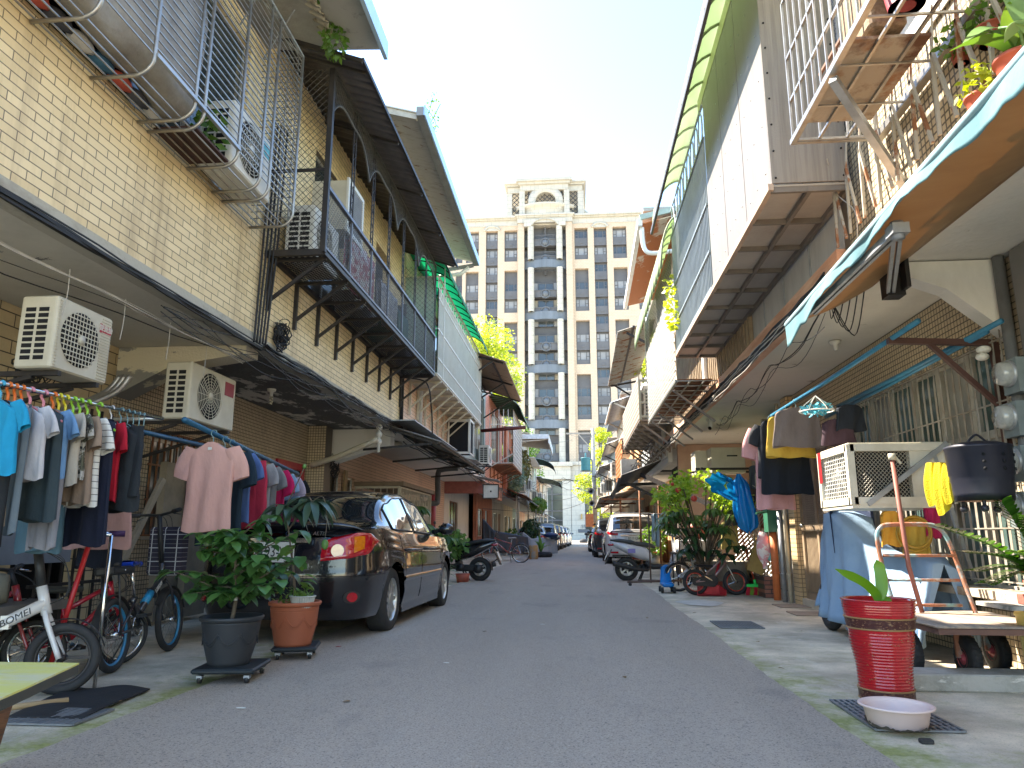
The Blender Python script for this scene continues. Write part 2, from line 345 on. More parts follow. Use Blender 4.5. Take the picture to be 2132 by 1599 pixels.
CONC = layermat('grey_concrete', [((.42, .40, .36),), ((.26, .25, .22), 1.5, .45, .25, None), ((.09, .09, .085), 4, .6, .15, (1, 1, .4))], .9, .4)
WHITEP = layermat('white_plaster', [((.75, .72, .66),), ((.58, .55, .48), 1.6, .5, .3, (1, 1, .4))], .8, .2)
GREYP = layermat('grey_sheet_wall', [((.50, .49, .47),), ((.36, .35, .34), 1.3, .45, .3, (2, 2, .5))], .55, .1)

def corrug(mb, a, b, c, d, n=24, amp=.012, th=0):
    """corrugated sheet over quad a-b-c-d, ridges running a->d, waves along a->b"""
    a, b, c, d = map(V, (a, b, c, d)); nr = (b-a).cross(d-a).normalized(); k = 6
    def f(u, v): return lerp(lerp(a, b, u), lerp(d, c, u), v)+nr*amp*math.sin(u*n*2*PI)
    mb.grid(f, n*k, 1, smooth=True)
    return mb
def mesh_panel(mb, o, ux, uz, L, Hh, cell=.085, r=.0028, cw=1.0, n=3):
    """diamond mesh on the plane o + s*ux + t*uz (closed lattice of thin wire)"""
    o, ux, uz = V(o), V(ux), V(uz); h = cell
    for sgn in (1, -1):
        k0 = -int(Hh/h*cw)-1
        for k in range(k0, int(L/(h/cw))+abs(k0)+2):
            s0 = k*h/cw
            # line s = s0 + sgn*t*slope
            sl = 1/cw
            pts = []
            t0, t1 = 0, Hh
            def S(t): return s0+sgn*t*sl
            # clip to 0..L
            lo, hi = 0.0, Hh
            if sgn > 0:
                lo = max(lo, (0-s0)/sl); hi = min(hi, (L-s0)/sl)
            else:
                hi = min(hi, (s0-0)/sl); lo = max(lo, (s0-L)/sl)
            if hi-lo > .01: mb.tube([o+ux*S(lo)+uz*lo, o+ux*S(hi)+uz*hi], r, n, cap=False)
def awall(mb, x, y0, y1, z0, z1, holes=(), t=.14, s=1):
    """wall in a plane X=x, thickness t going away (direction s), rectangular holes (y0,y1,z0,z1)"""
    ys = sorted({y0, y1, *[h[0] for h in holes], *[h[1] for h in holes]})
    for a, b in zip(ys, ys[1:]):
        if b-a < 1e-5: continue
        hs = sorted([h for h in holes if h[0] < (a+b)/2 < h[1]], key=lambda h: h[2]); z = z0
        for h in hs:
            if h[2] > z: mb.bx(x, x+s*t, a, b, z, h[2])
            z = h[3]
        if z < z1: mb.bx(x, x+s*t, a, b, z, z1)
    return mb
SLZ = 2.95
# ================= LEFT ROW =================
HB = [-2.5, 1.0, 7.25, 13.75, 20.9, 27.2, 33.6, 40, 46.5, 53, 59.5, 66, 73, 80]
def win(parent, x, y0, y1, z0, z1, s, n=2, fm=None, recess=.08, pane=None):
    """sliding aluminium window in a wall of plane X=x; s = +1 if the outside is +X"""
    fm = fm or M['alu']; f = MB(); xx = x-s*recess
    w_ = .045
    f.bx(xx-.02, xx+.02, y0, y1, z0, z0+w_); f.bx(xx-.02, xx+.02, y0, y1, z1-w_, z1)
    for k in range(n+1):
        y = lerp(y0+w_/2, y1-w_/2, k/n); f.bx(xx-.021, xx+.021, y-w_/2, y+w_/2, z0+w_, z1-w_)
    o = f.build('window', fm, parent); g = MB(); g.bx(xx-.004, xx+.004, y0+.02, y1-.02, z0+.02, z1-.02); g.build('pane', pane or M['glass'], o); return o
# --- house 1 and 2 : yellow brick
def lhouse(i, label, wallm, groundm, top=6.6, low=None, door=None, beam=True, ztop=None):
    y0, y1 = HB[i]+.012, HB[i+1]-.012; t = thing('house', label, 'house', (-6.5, (y0+y1)/2, 0))
    return t, y0, y1
t, y0, y1 = lhouse(1, 'yellow brick house behind the clothes rail, steel window cage on its upper floor', YB, YB)
H1 = t
u = MB(); awall(u, -3.4, y0, y1, SLZ+.12, 6.35, [(2.6, 6.6, 4.25, 6.1)], .15, -1); u.build('upper_wall', YB, t)
MB().bx(-3.55, -3.395, y0, y1, SLZ, SLZ+.117).build('slab_edge', layermat('slab_edge', [((.45, .42, .35),), ((.2, .17, .13), 2, .5, .2, (1, .5, 1))], .85), t)
MB().bx(-9.6, -3.553, y0, y1, SLZ+.01, SLZ+.11).build('soffit', PLAS, t)
w_ = MB(); awall(w_, -4.95, y0, y1, 0, SLZ+.005, [(2.6, 4.6, .95, 2.3), (6.1, 7.0, 0.02, 2.05)], .15, -1); w_.build('ground_wall', brickmat('yellow_brick_low', (.66, .52, .31), (.58, .45, .27), (.07, .05, .035), .36, .12, .006, 'yz', damt=.3), t)
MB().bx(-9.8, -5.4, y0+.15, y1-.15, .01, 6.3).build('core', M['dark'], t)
win(t, -4.95, 2.6, 4.6, .95, 2.3, 1, 3); win(t, -3.4, 2.6, 6.6, 4.25, 6.1, 1, 4)
# beam between house 1 and 2, flared plaster
bm = MB(); yb = 7.22
bm.add([(-3.5, yb, 2.955), (-4.94, yb, 2.955), (-4.94, yb, 2.42), (-4.3, yb, 2.75), (-3.5, yb, 2.86)]+[(-3.5, yb+.3, 2.955), (-4.94, yb+.3, 2.955), (-4.94, yb+.3, 2.42), (-4.3, yb+.3, 2.75), (-3.5, yb+.3, 2.86)], [(0, 1, 2, 3, 4), (9, 8, 7, 6, 5), (2, 7, 8, 3), (3, 8, 9, 4), (4, 9, 5, 0), (1, 6, 7, 2)])
bm.build('haunched_beam', layermat('beam_plaster', [((.62, .56, .43),), ((.26, .25, .235), .9, .5, .015, (1, 1, 3))], .9, .5), t)
# roof of house 1: flat sheet eave with blue edge
rf = MB(); rf.poly([(-10, y0-1, 6.95), (-2.15, y0-1, 6.52), (-2.15, 7.3, 6.52), (-10, 7.3, 6.95)], (0, 0, .06)); rf.build('roof', CONC, t)
fa = MB(); a = P(690, 0, X=-2.12); fa.bx(-2.145, -2.10, y0-1, 7.32, 6.40, 6.62); fa.build('fascia', mat('blue_fascia', (.36, .50, .66), .35, .2, (.45, .6, .75), 1), t)

t, y0, y1 = lhouse(2, 'yellow brick house carrying the black mesh balcony above the parked black sedan', YB, TILE)
H2 = t
u = MB(); awall(u, -3.4, y0, y1, SLZ+.12, 7.0, [(8.6, 9.9, 4.1, 6.05), (11.6, 12.6, 4.2, 6.0)], .15, -1); u.build('upper_wall', YB, t)
MB().bx(-3.55, -3.395, y0, y1, SLZ, SLZ+.117).build('slab_edge', MATS['slab_edge'], t)
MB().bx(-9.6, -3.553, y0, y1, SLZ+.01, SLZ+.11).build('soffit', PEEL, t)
w_ = MB(); awall(w_, -4.95, y0, y1, 0, SLZ+.005, [(8.0, 9.7, .9, 2.1), (10.2, 11.2, .02, 2.15), (11.6, 12.7, .9, 2.1)], .15, -1); w_.build('ground_wall', TILE, t)
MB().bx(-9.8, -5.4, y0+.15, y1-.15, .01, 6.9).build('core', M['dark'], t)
win(t, -4.95, 8.0, 9.7, .9, 2.1, 1, 3); win(t, -3.4, 8.6, 9.9, 4.1, 6.05, 1, 2)
# dark arched door, red framed screen and barred window of the ground floor
d_ = MB(); d_.bx(-5.02, -4.985, 10.2, 11.2, .02, 2.15); d_.build('door', mat('brown_wood', (.16, .065, .03), .5, 0, (.09, .035, .02), 8), t)
dr = MB(); [dr.bx(-4.94, -4.90, a, b, c, d) for a, b, c, d in ((11.55, 11.67, .8, 2.2), (12.65, 12.77, .8, 2.2), (11.67, 12.65, 2.08, 2.2), (11.67, 12.65, .8, .9))]; dr.build('red_window_frame', mat('crimson', (.45, .03, .05), .4), t)
sc_ = MB(); sc_.bx(-4.99, -4.97, 11.67, 12.65, .9, 2.08); sc_.build('screen', mat('fly_screen', (.25, .26, .25), .8), t)
ba = MB(); [ba.bar((-4.86, y, .95), (-4.86, y, 2.15), .018) for y in [7.9+.13*k for k in range(15)]]; [ba.bar((-4.86, 7.85, z), (-4.86, 9.8, z), .02) for z in (.95, 1.35, 1.75, 2.15)]; ba.build('window_bars', M['rust'], t)
pi_ = MB(); pi_.bx(-4.94, -4.6, 12.95, 13.3, 0, SLZ); pi_.build('tile_pillar', TILEx, t)
tr = MB(); tr.poly([(-4.905, 10.5, 1.95), (-4.905, 10.32, 1.55), (-4.905, 10.68, 1.55)], (-.01, 0, 0)); tr.build('paper_charm', mat('orange_red', (.75, .12, .03), .6), t)
bm = MB(); bm.bx(-4.94, -3.5, 13.42, 13.72, 2.6, 2.945); bm.poly([(-4.94, 13.42, 2.6), (-4.94, 13.42, 2.2), (-3.7, 13.42, 2.6)], (0, .3, 0)); bm.build('haunched_beam', WHITEP, t)
tr2 = MB(); awall(tr2, -3.398, 11.75, 12.55, 4.25, 5.2, (), .02, 1); tr2.build('opening', M['dark'], t)
MB().bx(-9.6, -3.3, 7.35, 13.7, 7.01, 7.09).build('roof', CONC, t)  # unseen roof slab, added to block sun from the road
# house 3: salmon
t, y0, y1 = lhouse(3, 'salmon tiled house with the white railed balcony and green scalloped awning', SALM, SALM); H3 = t
u = MB(); awall(u, -3.4, y0, y1, SLZ+.12, 6.8, [(15, 19.5, 4.2, 6.3)], .15, -1); u.build('upper_wall', SALM, t)
MB().bx(-9.6, -3.4, y0, y1, SLZ, SLZ+.117).build('soffit', WHITEP, t)
w_ = MB(); awall(w_, -4.95, y0, y1, 0, SLZ-.005, [(14.2, 15.0, .6, 2.2), (15.15, 15.95, .6, 2.2), (17.6, 18.9, .02, 2.2)], .15, -1); w_.build('ground_wall', SALM, t)
MB().bx(-9.8, -5.4, y0+.15, y1-.15, .01, 6.7).build('core', M['dark'], t)
win(t, -4.95, 14.2, 15.0, .6, 2.2, 1, 1); win(t, -4.95, 15.15, 15.95, .6, 2.2, 1, 1); win(t, -3.4, 15, 19.5, 4.2, 6.3, 1, 5)
MB().bx(-9.6, -3.35, y0, y1, 6.81, 6.9).build('roof', CONC, t)  # slab added out of view to stop sun patches on the road
pl = MB(); pl.bx(-4.9, -4.86, 14.98, 15.17, 0, 2.3); pl.build('wood_post', mat('gold_wood', (.42, .28, .14), .5), t)
# projecting cream gate porch
gt = MB(); X0 = -3.9; ya, yb = 15.9, 19.3; za, zb = .15, 2.0
for k in range(27): y = lerp(ya, yb, k/26); gt.bar((X0, y, za), (X0, y, zb-(.0 if k % 3 else 0)), .016)
for z in (za, 1.05, 1.45, zb): gt.bar((X0, ya, z), (X0, yb, z), .03)
for k in range(5):
    c = lerp(ya+.35, yb-.35, k/4)
    gt.tube([(X0-.01, c+.24*math.cos(a), 1.5+.4*math.sin(a)) for a in [PI*i/10 for i in range(11)]], .012, 5)
gt.bar((X0, ya, za), (X0, ya, zb), .07); gt.bar((X0, yb, za), (X0, yb, zb), .07); gt.box((X0+.02, 18.3, 1.25), (.06, .3, .3))
for k in range(8): x = lerp(-4.9, X0, k/7); gt.bar((x, ya, za), (x, ya, zb), .016)
gt.bar((-4.92, ya, zb), (X0, ya, zb), .05); gt.bar((-4.92, ya, 1.2), (X0, ya, 1.2), .03)
gt.build('gate', M['cream'], t)
MB().bx(-4.92, -3.8, ya-.1, yb+.15, zb+.03, zb+.12).build('gate_lintel', mat('lintel_brown', (.28, .2, .13), .7), t)
# house 4: brown/teal narrow, blue door
t, y0, y1 = lhouse(4, 'narrow shabby house with teal boards, blue door and rusty brown eave', CONC, CONC); H4 = t
u = MB(); awall(u, -3.4, y0, y1, SLZ+.12, 6.4, [(21.3, 26.8, 3.9, 6.0)], .15, -1); u.build('upper_wall', brickmat('teal_board', (.26, .33, .31), (.24, .30, .28), (.1, .13, .12), .3, 4, .01, 'yz', damt=.4), t)
MB().bx(-9.6, -3.4, y0, y1, SLZ, SLZ+.117).build('soffit', WHITEP, t)
w_ = MB(); awall(w_, -4.95, y0, y1, 0, SLZ-.005, [(24, 25.6, .9, 2.1)], .15, -1); w_.build('ground_wall', SALM, t); win(t, -4.95, 24, 25.6, .9, 2.1, 1, 3); win(t, -3.4, 21.3, 26.8, 3.9, 6.0, 1, 4)
MB().bx(-9.8, -5.4, y0+.15, y1-.15, .01, 6.3).build('core', M['dark'], t)
MB().bx(-9.6, -3.35, y0, y1, 6.41, 6.5).build('roof', CONC, t)  # unseen slab, added as a sun block for the lane
bd = MB(); [bd.bx(-4.3, -4.26+.012*(k % 2), 19.9+.1*k, 20.0+.1*k, .05, 2.15) for k in range(12)]; bd.build('blue_door', mat('blue_door', (.02, .16, .30), .45, 0, (.015, .11, .2), 3), t)
ps_ = MB(); ps_.bx(-4.24, -4.232, 20.15, 20.62, 1.35, 2.0); po = ps_.build('poster', mat('poster_paper', (.62, .42, .36), .6, 0, (.7, .62, .55), 6), t)
rp_ = MB(); rp_.cyl((-4.2, 21.25, .1), (-4.2, 21.25, 2.2), .09, 12); rp_.build('red_post', mat('red_post', (.45, .06, .06), .5), t)
# house 5: pink
t, y0, y1 = lhouse(5, 'pink brick house with a white lattice window cage under a green curved awning', PINK, PINK); H5 = t
u = MB(); awall(u, -3.4, y0, y1, 2.5, 6.6, [(29.2, 32.6, 4.0, 6.1)], .15, -1); u.build('upper_wall', PINK, t)
MB().bx(-9.6, -3.56, y0, y1, SLZ, SLZ+.117).build('soffit', WHITEP, t)
w_ = MB(); awall(w_, -4.95, y0, y1, 0, SLZ-.005, [(28.4, 30.5, .4, 2.3)], .15, -1); w_.build('ground_wall', WHITEP, t); win(t, -4.95, 28.4, 30.5, .4, 2.3, 1, 3, M['rust']); win(t, -3.4, 29.2, 32.6, 4, 6.1, 1, 3)
MB().bx(-9.8, -5.4, y0+.15, y1-.15, .01, 6.5).build('core', M['dark'], t)
MB().bx(-9.6, -3.35, y0, y1, 6.61, 6.7).build('roof', CONC, t)  # added roof slab, out of view, keeps sun off the lane
en = MB(); en.bx(-9.6, -3.42, y0-.01, y0+.1, 2.5, 6.6); en.build('end_wall', mat('pink_end', (.45, .17, .14), .7), t)
# houses further
farL = [(6, 'far left house with a rust red upper front and hanging creeper', (.34, .13, .08), 6.0), (7, 'far left grey concrete house with a white drain pipe', (.34, .32, .28), 6.6), (8, 'far left house with cream plaster upper front', (.48, .42, .3), 5.9), (9, 'far left house with mint green upper front', (.3, .4, .36), 6.3), (10, 'far left orange plaster house near the street end', (.5, .3, .2), 5.7), (11, 'far left brown tiled house by the tower', (.4, .3, .22), 5.9), (12, 'last house of the left row before the tower', (.33, .3, .27), 6.1)]
for i, lab, col, zt in farL:
    t, y0, y1 = lhouse(i, lab, None, None)
    m_ = layermat('far_front_%d' % i, [(tuple(min(.85, c*1.35) for c in col),), (tuple(c*.6 for c in col), 1.1, .45, .25, (1, 2, .5)), (tuple(min(1, c*1.4) for c in col), 2.3, .6, .1, None)], .85, .2)
    xf = -3.2+rnd(-.15, .25)
    hs = [(y0+.8, y0+2.6, 3.9, 5.1), (y0+3.6, y1-.7, 3.9, 5.1)]
    u = MB(); awall(u, xf, y0, y1, 2.8, zt, hs, .15, -1); u.build('upper_wall', m_, t)
    MB().bx(-9.6, xf-.16, y0, y1, 2.9, 3.0).build('soffit', WHITEP, t)
    hg = [(y0+.6, y0+2.4, .9, 2.2), (y0+3.3, y0+4.4, .02, 2.2)]
    w_ = MB(); awall(w_, -4.6, y0, y1, 0, 2.89, hg, .15, -1); w_.build('ground_wall', m_, t)
    MB().bx(-9.8, -5.2, y0+.15, y1-.15, .01, zt-.2).build('core', M['dark'], t)
    for h in hs: win(t, xf, *h, 1, 2)
    win(t, -4.6, *hg[0], 1, 2)
    d = MB(); d.bx(-4.68, -4.65, *hg[1]); d.build('door', M['rust'] if i % 2 else M['blue'], t)
    r = MB(); corrug(r, (-9.6, y0, zt+.35), (-9.6, y1, zt+.35), (xf+.55, y1, zt-.02), (xf+.55, y0, zt-.02), 30, .02); r.build('roof', M['rustpaint'] if i % 2 else M['galv'], t, solid=.01)
    aw = MB(); corrug(aw, (xf, y0+.3, 3.15), (xf, y1-.3, 3.15), (xf+.75+rnd(0, .25), y1-.3, 2.72), (xf+.75, y0+.3, 2.72), 24, .015); aw.build('door_awning', M['rust'] if i in (6, 9, 11) else M['galv'], t, solid=.008)
    dp = MB(); dp.tube([(xf+.08, y1-.1, zt-.05), (xf+.08, y1-.1, .1)], .05, 8); dp.build('drain_pipe', M['white'], t)
# ================= RIGHT ROW =================
HR = [-1.0, 5.42, 11.2, 16.85, 23, 29, 35, 41.5, 48, 54.5, 61, 67.5]
def rh(i, label):
    y0, y1 = HR[i]+.012, HR[i+1]-.012
    return thing('house', label, 'house', (6.5, (y0+y1)/2, 0)), y0, y1
t, y0, y1 = rh(0, 'tan square tiled house nearest on the right, behind the blue awning and hand cart'); R1 = t
u = MB(); awall(u, 2.1, y0, y1, SLZ+.12, 6.6, [(1.2, 4.3, 3.9, 5.6)], .15, 1); u.build('upper_wall', brickmat('olive_tile', (.60, .49, .32), (.52, .42, .27), (.13, .11, .08), .048, .048, .007, 'yz', 0, damt=.3), t)
MB().bx(2.08, 2.09, 2.1, 4.62, 3.82, 5.4).build('white_board', WHITEP, t)
MB().bx(2.08, 9.6, y0, y1, SLZ, SLZ+.117).build('soffit', PLASR, t)
w_ = MB(); awall(w_, 3.18, y0, y1, 0, SLZ-.005, (), .15, 1); w_.build('ground_wall', TILE, t)
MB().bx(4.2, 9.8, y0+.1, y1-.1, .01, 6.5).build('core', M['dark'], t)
ew = MB(); ew.bx(2.098, 2.3, 5.3, 5.405, SLZ+.12, 6.6); ew.build('corner_pier', brickmat('pale_tile_x', (.62, .54, .36), (.55, .47, .3), (.15, .12, .09), .06, .06, .005, 'xz', 0), t)
t, y0, y1 = rh(1, 'right house with the white sheet metal box bay, barred window and screen door'); R2 = t
u = MB(); awall(u, 2.1, y0, y1, SLZ+.17, 6.2, (), .1, 1); u.build('upper_wall', GREYP, t)
MB().bx(2.04, 2.2, y0, y1, SLZ, SLZ+.165).build('slab_edge', layermat('orange_edge', [((.80, .52, .36),), ((.62, .32, .2), 2, .45, .15, (1, .3, 3))], .8), t)
MB().bx(2.203, 9.6, y0, y1, SLZ+.01, SLZ+.12).build('soffit', PLASR, t)
w_ = MB(); awall(w_, 3.18, y0, 10.9, 0, SLZ+.005, [(5.55, 8.6, .55, 2.4), (9.3, 10.6, .12, 2.3)], .15, 1); w_.build('ground_wall', TILE, t)
MB().bx(4.2, 9.8, y0+.1, y1-.1, .01, 6.1).build('core', M['dark'], t)
# fluted brown shutter wall with flower cut-outs
fl = MB(); [fl.bx(2.05, 2.095, y, y+.075, 3.14, 5.0) for y in [8.3+.15*k for k in range(19)]]; fl.build('fluted_panel', mat('fluted_brown', (.34, .26, .17), .7, 0, (.2, .14, .09), 5), t)
MB().bx(2.0, 2.097, 11.02, 11.19, 3.12, 5.4).build('pier', WHITEP, t)
st = MB(); [st.bar((2.09, y, SLZ+.2), (2.09, y, 6.1), .012) for y in (6.2, 7.0, 7.75)]; st.build('panel_joints', M['galv'], t)
t, y0, y1 = rh(2, 'right house with fluted brown upper front and mesh cage, above the flowering shrub'); R3 = t
u = MB(); awall(u, 2.12, y0, y1, SLZ+.17, 6.2, (), .1, 1); u.build('upper_wall', CONC, t)
fl = MB(); [fl.bx(2.06, 2.115, y, y+.08, 3.14, 5.0) for y in [11.3+.16*k for k in range(33)]]; fl.build('fluted_panel', MATS['fluted_brown'], t)
MB().bx(2.04, 2.2, y0, y1, SLZ, SLZ+.165).build('slab_edge', MATS['orange_edge'], t)
MB().bx(2.203, 9.6, y0, y1, SLZ+.01, SLZ+.12).build('soffit', PLASR, t)
MB().bx(2.0, 2.117, 16.6, 16.83, 3.12, 5.4).build('pier', WHITEP, t)
w_ = MB(); awall(w_, 3.9, 11.0, y1, 0, SLZ, (), .1, 1); w_.build('ground_wall', CONC, t)
cw = MB(); cw.bx(2.3, 5.0, 16.4, 16.55, 0, 2.95); cw.build('cross_wall', mat('salmon_plaster', (.50, .33, .24), .8, 0, (.4, .26, .19), 3), t)
MB().bx(4.2, 9.8, y0+.1, y1-.1, .01, 6.1).build('core', M['dark'], t)
t, y0, y1 = rh(3, 'right house with the brown slatted cage and white lower fascia board'); R4 = t
u = MB(); awall(u, 2.14, y0, y1, 2.6, 5.6, [(17.6, 21.8, 3.9, 5.2)], .1, 1); u.build('upper_wall', WHITEP, t); win(t, 2.14, 17.6, 21.8, 3.9, 5.2, -1, 4, M['rust'])
MB().bx(2.09, 2.137, y0, y1, 2.72, 3.45).build('fascia_board', mat('white_board_b', (.58, .60, .60), .5), t)
MB().bx(2.25, 9.6, y0, y1, SLZ, SLZ+.12).build('soffit', PLASR, t)
sh = MB(); [sh.bx(2.8, 2.83+.015*(k % 2), y0+.1, y0+3.2, .1+.09*k, .19+.09*k) for k in range(26)]; sh.build('roller_shutter', mat('dark_shutter', (.10, .09, .085), .5), t)
MB().bx(3.0, 9.8, y0+.1, y1-.1, .01, 5.5).build('core', M['dark'], t)
farR = [(4, 'rusty orange and cream fronted house further down the right', (.55, .33, .16), 5.5), (5, 'far right house with pale orange plaster', (.58, .42, .26), 5.9), (6, 'far right cream house behind the utility pole', (.5, .44, .33), 5.6), (7, 'far right grey house beyond the utility pole', (.4, .37, .32), 5.8), (8, 'far right brown house near the street end', (.36, .27, .2), 5.5), (9, 'last house of the right row', (.42, .38, .31), 5.7)]
for i, lab, col, zt in farR:
    t, y0, y1 = rh(i, lab)
    m_ = layermat('far_rfront_%d' % i, [(tuple(min(.85, c*1.25) for c in col),), (tuple(c*.55 for c in col), 1.1, .45, .25, (1, 2, .5)), ((.5, .2, .08), 2.3, .6, .06, (1, 2, .4))], .85, .2)
    xf = 2.1+rnd(-.1, .1)
    hs = [(y0+.8, y0+2.6, 3.8, 4.9), (y0+3.6, y1-.7, 3.8, 4.9)]; u = MB(); awall(u, xf, y0, y1, 2.7, zt, hs, .15, 1); u.build('upper_wall', m_, t)
    MB().bx(xf+.16, 9.6, y0, y1, 2.8, 2.9).build('soffit', WHITEP, t)
    w_ = MB(); awall(w_, 3.2, y0, y1, 0, 2.79, [(y0+.6, y0+2.4, .9, 2.2)], .15, 1); w_.build('ground_wall', m_, t); win(t, 3.2, y0+.6, y0+2.4, .9, 2.2, -1, 2)
    MB().bx(3.8, 9.8, y0+.15, y1-.15, .01, zt-.2).build('core', M['dark'], t)
    for h in hs: win(t, xf, *h, -1, 2)
    d = MB(); d.bx(3.13, 3.175, y0+3.3, y0+4.4, .02, 2.2); d.build('door', M['rust'], t)
    r = MB(); corrug(r, (9.6, y1, zt+.35), (9.6, y0, zt+.35), (xf-.5, y0, zt-.02), (xf-.5, y1, zt-.02), 30, .02); r.build('roof', M['galv'] if i % 2 else M['rustpaint'], t, solid=.01)
# ================= TOWER at the street end =================
TY = 135.0
T = thing('apartment_tower', 'tall tan apartment tower closing the street, stone ring on its crown', 'tower', (-3, TY+10, 0))
TAN = brickmat('tower_tile', (.61, .475, .34), (.55, .43, .31), (.40, .31, .21), .6, .3, .02, 'xz', .5, damt=.12, bump=.2)  # tile colour greyed a little to put distance haze into it
STONE = brickmat('tower_stone', (.52, .48, .40), (.47, .44, .37), (.33, .31, .27), 1.6, .9, .03, 'xz', .5, damt=.2, bump=.2)
GREY = mat('tower_grey', (.13, .13, .135), .6, 0, (.105, .106, .112), .6)
GRL = mat('tower_grey_light', (.13, .145, .165), .55, 0, (.10, .115, .13), .6)
GL = mat('tower_glass', (.035, .045, .05), .1, 0, (.07, .08, .085), .4, spec=.9)
CUR = mat('curtain_pale', (.42, .41, .40), .5, 0, (.16, .17, .18), .12, spec=.9)
def TX(px, y=600): return P(px, y, Y=TY).x
def TZ(py, px=1140): return P(px, py, Y=TY).z
FH = 3.57; Z0 = 13.2
cols = [(948, 962), (969, 996), (1011, 1036), (1050, 1077), (1198, 1226), (1239, 1266), (1279, 1308), (1330, 1352)]
cols = [(TX(a), TX(b)) for a, b in cols]; XL, XR = TX(925), TX(1366)
bands = [53.4, 42.75, 32.1, 21.4]                       # brick bands every third floor
ZT = 61.9
def fz(k): return 60.75-k*FH                          # top of the window of floor k from the top
holes = []; wn = []
body = MB()
mid = {2, 5}
body_cols = []
for ci, (a, b) in enumerate(cols):
    zz = []
    if ci in mid: zz = [(Z0+2, 61.0)]
    else: zz = [(14.5, 20.3)]+[(bb+.95, min(bb+9.7, 61.0)) for bb in sorted(bands)]
    body_cols.append((a, b, zz))
x = XL; top = ZT
for a, b, zz in body_cols:
    body.bx(x, a, TY, TY+22, Z0, top); z = Z0
    for z0, z1 in zz: body.bx(a, b, TY, TY+22, z, z0); z = z1
    body.bx(a, b, TY, TY+22, z, top); x = b
    if abs(b-TX(1077)) < .1:
        body.bx(b, TX(1079), TY, TY+22, Z0, top); x = TX(1193)
body.bx(x, XR, TY, TY+22, Z0, top)
for a, b in ((TX(1079), TX(1092)), (TX(1180), TX(1193))): body.bx(a, b, TY-.7, TY+22, Z0, ZT+.4)
body.build('wall', TAN, T)
sp = MB(); rc = MB()
for ci, (a, b, zz) in enumerate(body_cols):
    for z0, z1 in zz:
        sp.bx(a, b, TY+.9, TY+1.2, z0, z1)
for ci, (a, b, zz) in enumerate(body_cols):
    for k in range(0, 15):
        zt = fz(k)
        ok = any(z0-.3 <= zt-1.9 and zt <= z1+.2 for z0, z1 in zz)
        if not ok: continue
        if k % 3 != 2 or ci in mid:
            s2 = MB(); s2.bx(a+.02, b-.02, TY+.35, TY+.89, zt-FH+.15, zt-1.75)
            s2.bx((a+b)/2-.3, (a+b)/2+.3, TY+.25, TY+.36, zt-2.95, zt-2.45); s2.build('spandrel', GREY, T)
        f = MB(); h = 1.6; y = TY+.85; m0, m1 = lerp(a, b, .28), lerp(a, b, .72)
        for q in (a+.12, m0, m1, b-.12): f.bx(q-.07, q+.07, y-.06, y+.04, zt-.15-h, zt-.15)
        for q in (zt-.15, zt-.15-h): f.bx(a, b, y-.055, y+.035, q-.06, q+.06)
        for s_ in ((a, m0), (m1, b)): f.bx(s_[0], s_[1], y-.05, y+.03, zt-.15-h*.55-.05, zt-.15-h*.55+.05)
        wo = f.build('window', GREY, T); g = MB(); g.bx(a+.1, b-.1, y, y+.04, zt-.15-h, zt-.15); g.build('pane', CUR if random.random() < .6 else GL, wo)
sp.build('recess', GREY, T)
# centre bay
ca, cb = TX(1092), TX(1180); cm = (ca+cb)/2; R_c = (cb-ca)/2
cb_ = MB(); cb_.bx(ca, cb, TY+1.6, TY+2, Z0, ZT); cb_.build('bay_back', GREY, T)
def bow(mb, z0, z1, d0=.35, d=1.1, th=.3, n=12, inset=0):
    def f(u, v): xx = lerp(ca+inset, cb-inset, u); return V((xx, TY+d0-d*math.sin(PI*u), lerp(z0, z1, v)))
    mb.grid(f, n, 1, False)
    mb.grid(lambda u, v: V((lerp(ca+inset, cb-inset, u), lerp(TY+1.7, TY+d0-d*math.sin(PI*u), v), z0)), n, 1, False)
    mb.grid(lambda u, v: V((lerp(ca+inset, cb-inset, u), lerp(TY+d0-d*math.sin(PI*u), TY+1.7, v), z1)), n, 1, False)
for z in bands:
    bb = MB(); bow(bb, z-.75, z+.85, .2, 1.2); bb.build('curved_band', mat('band_slate', (.16, .185, .215), .5, 0, (.11, .13, .15), .5, stretch=(2, 1, .2)), T)
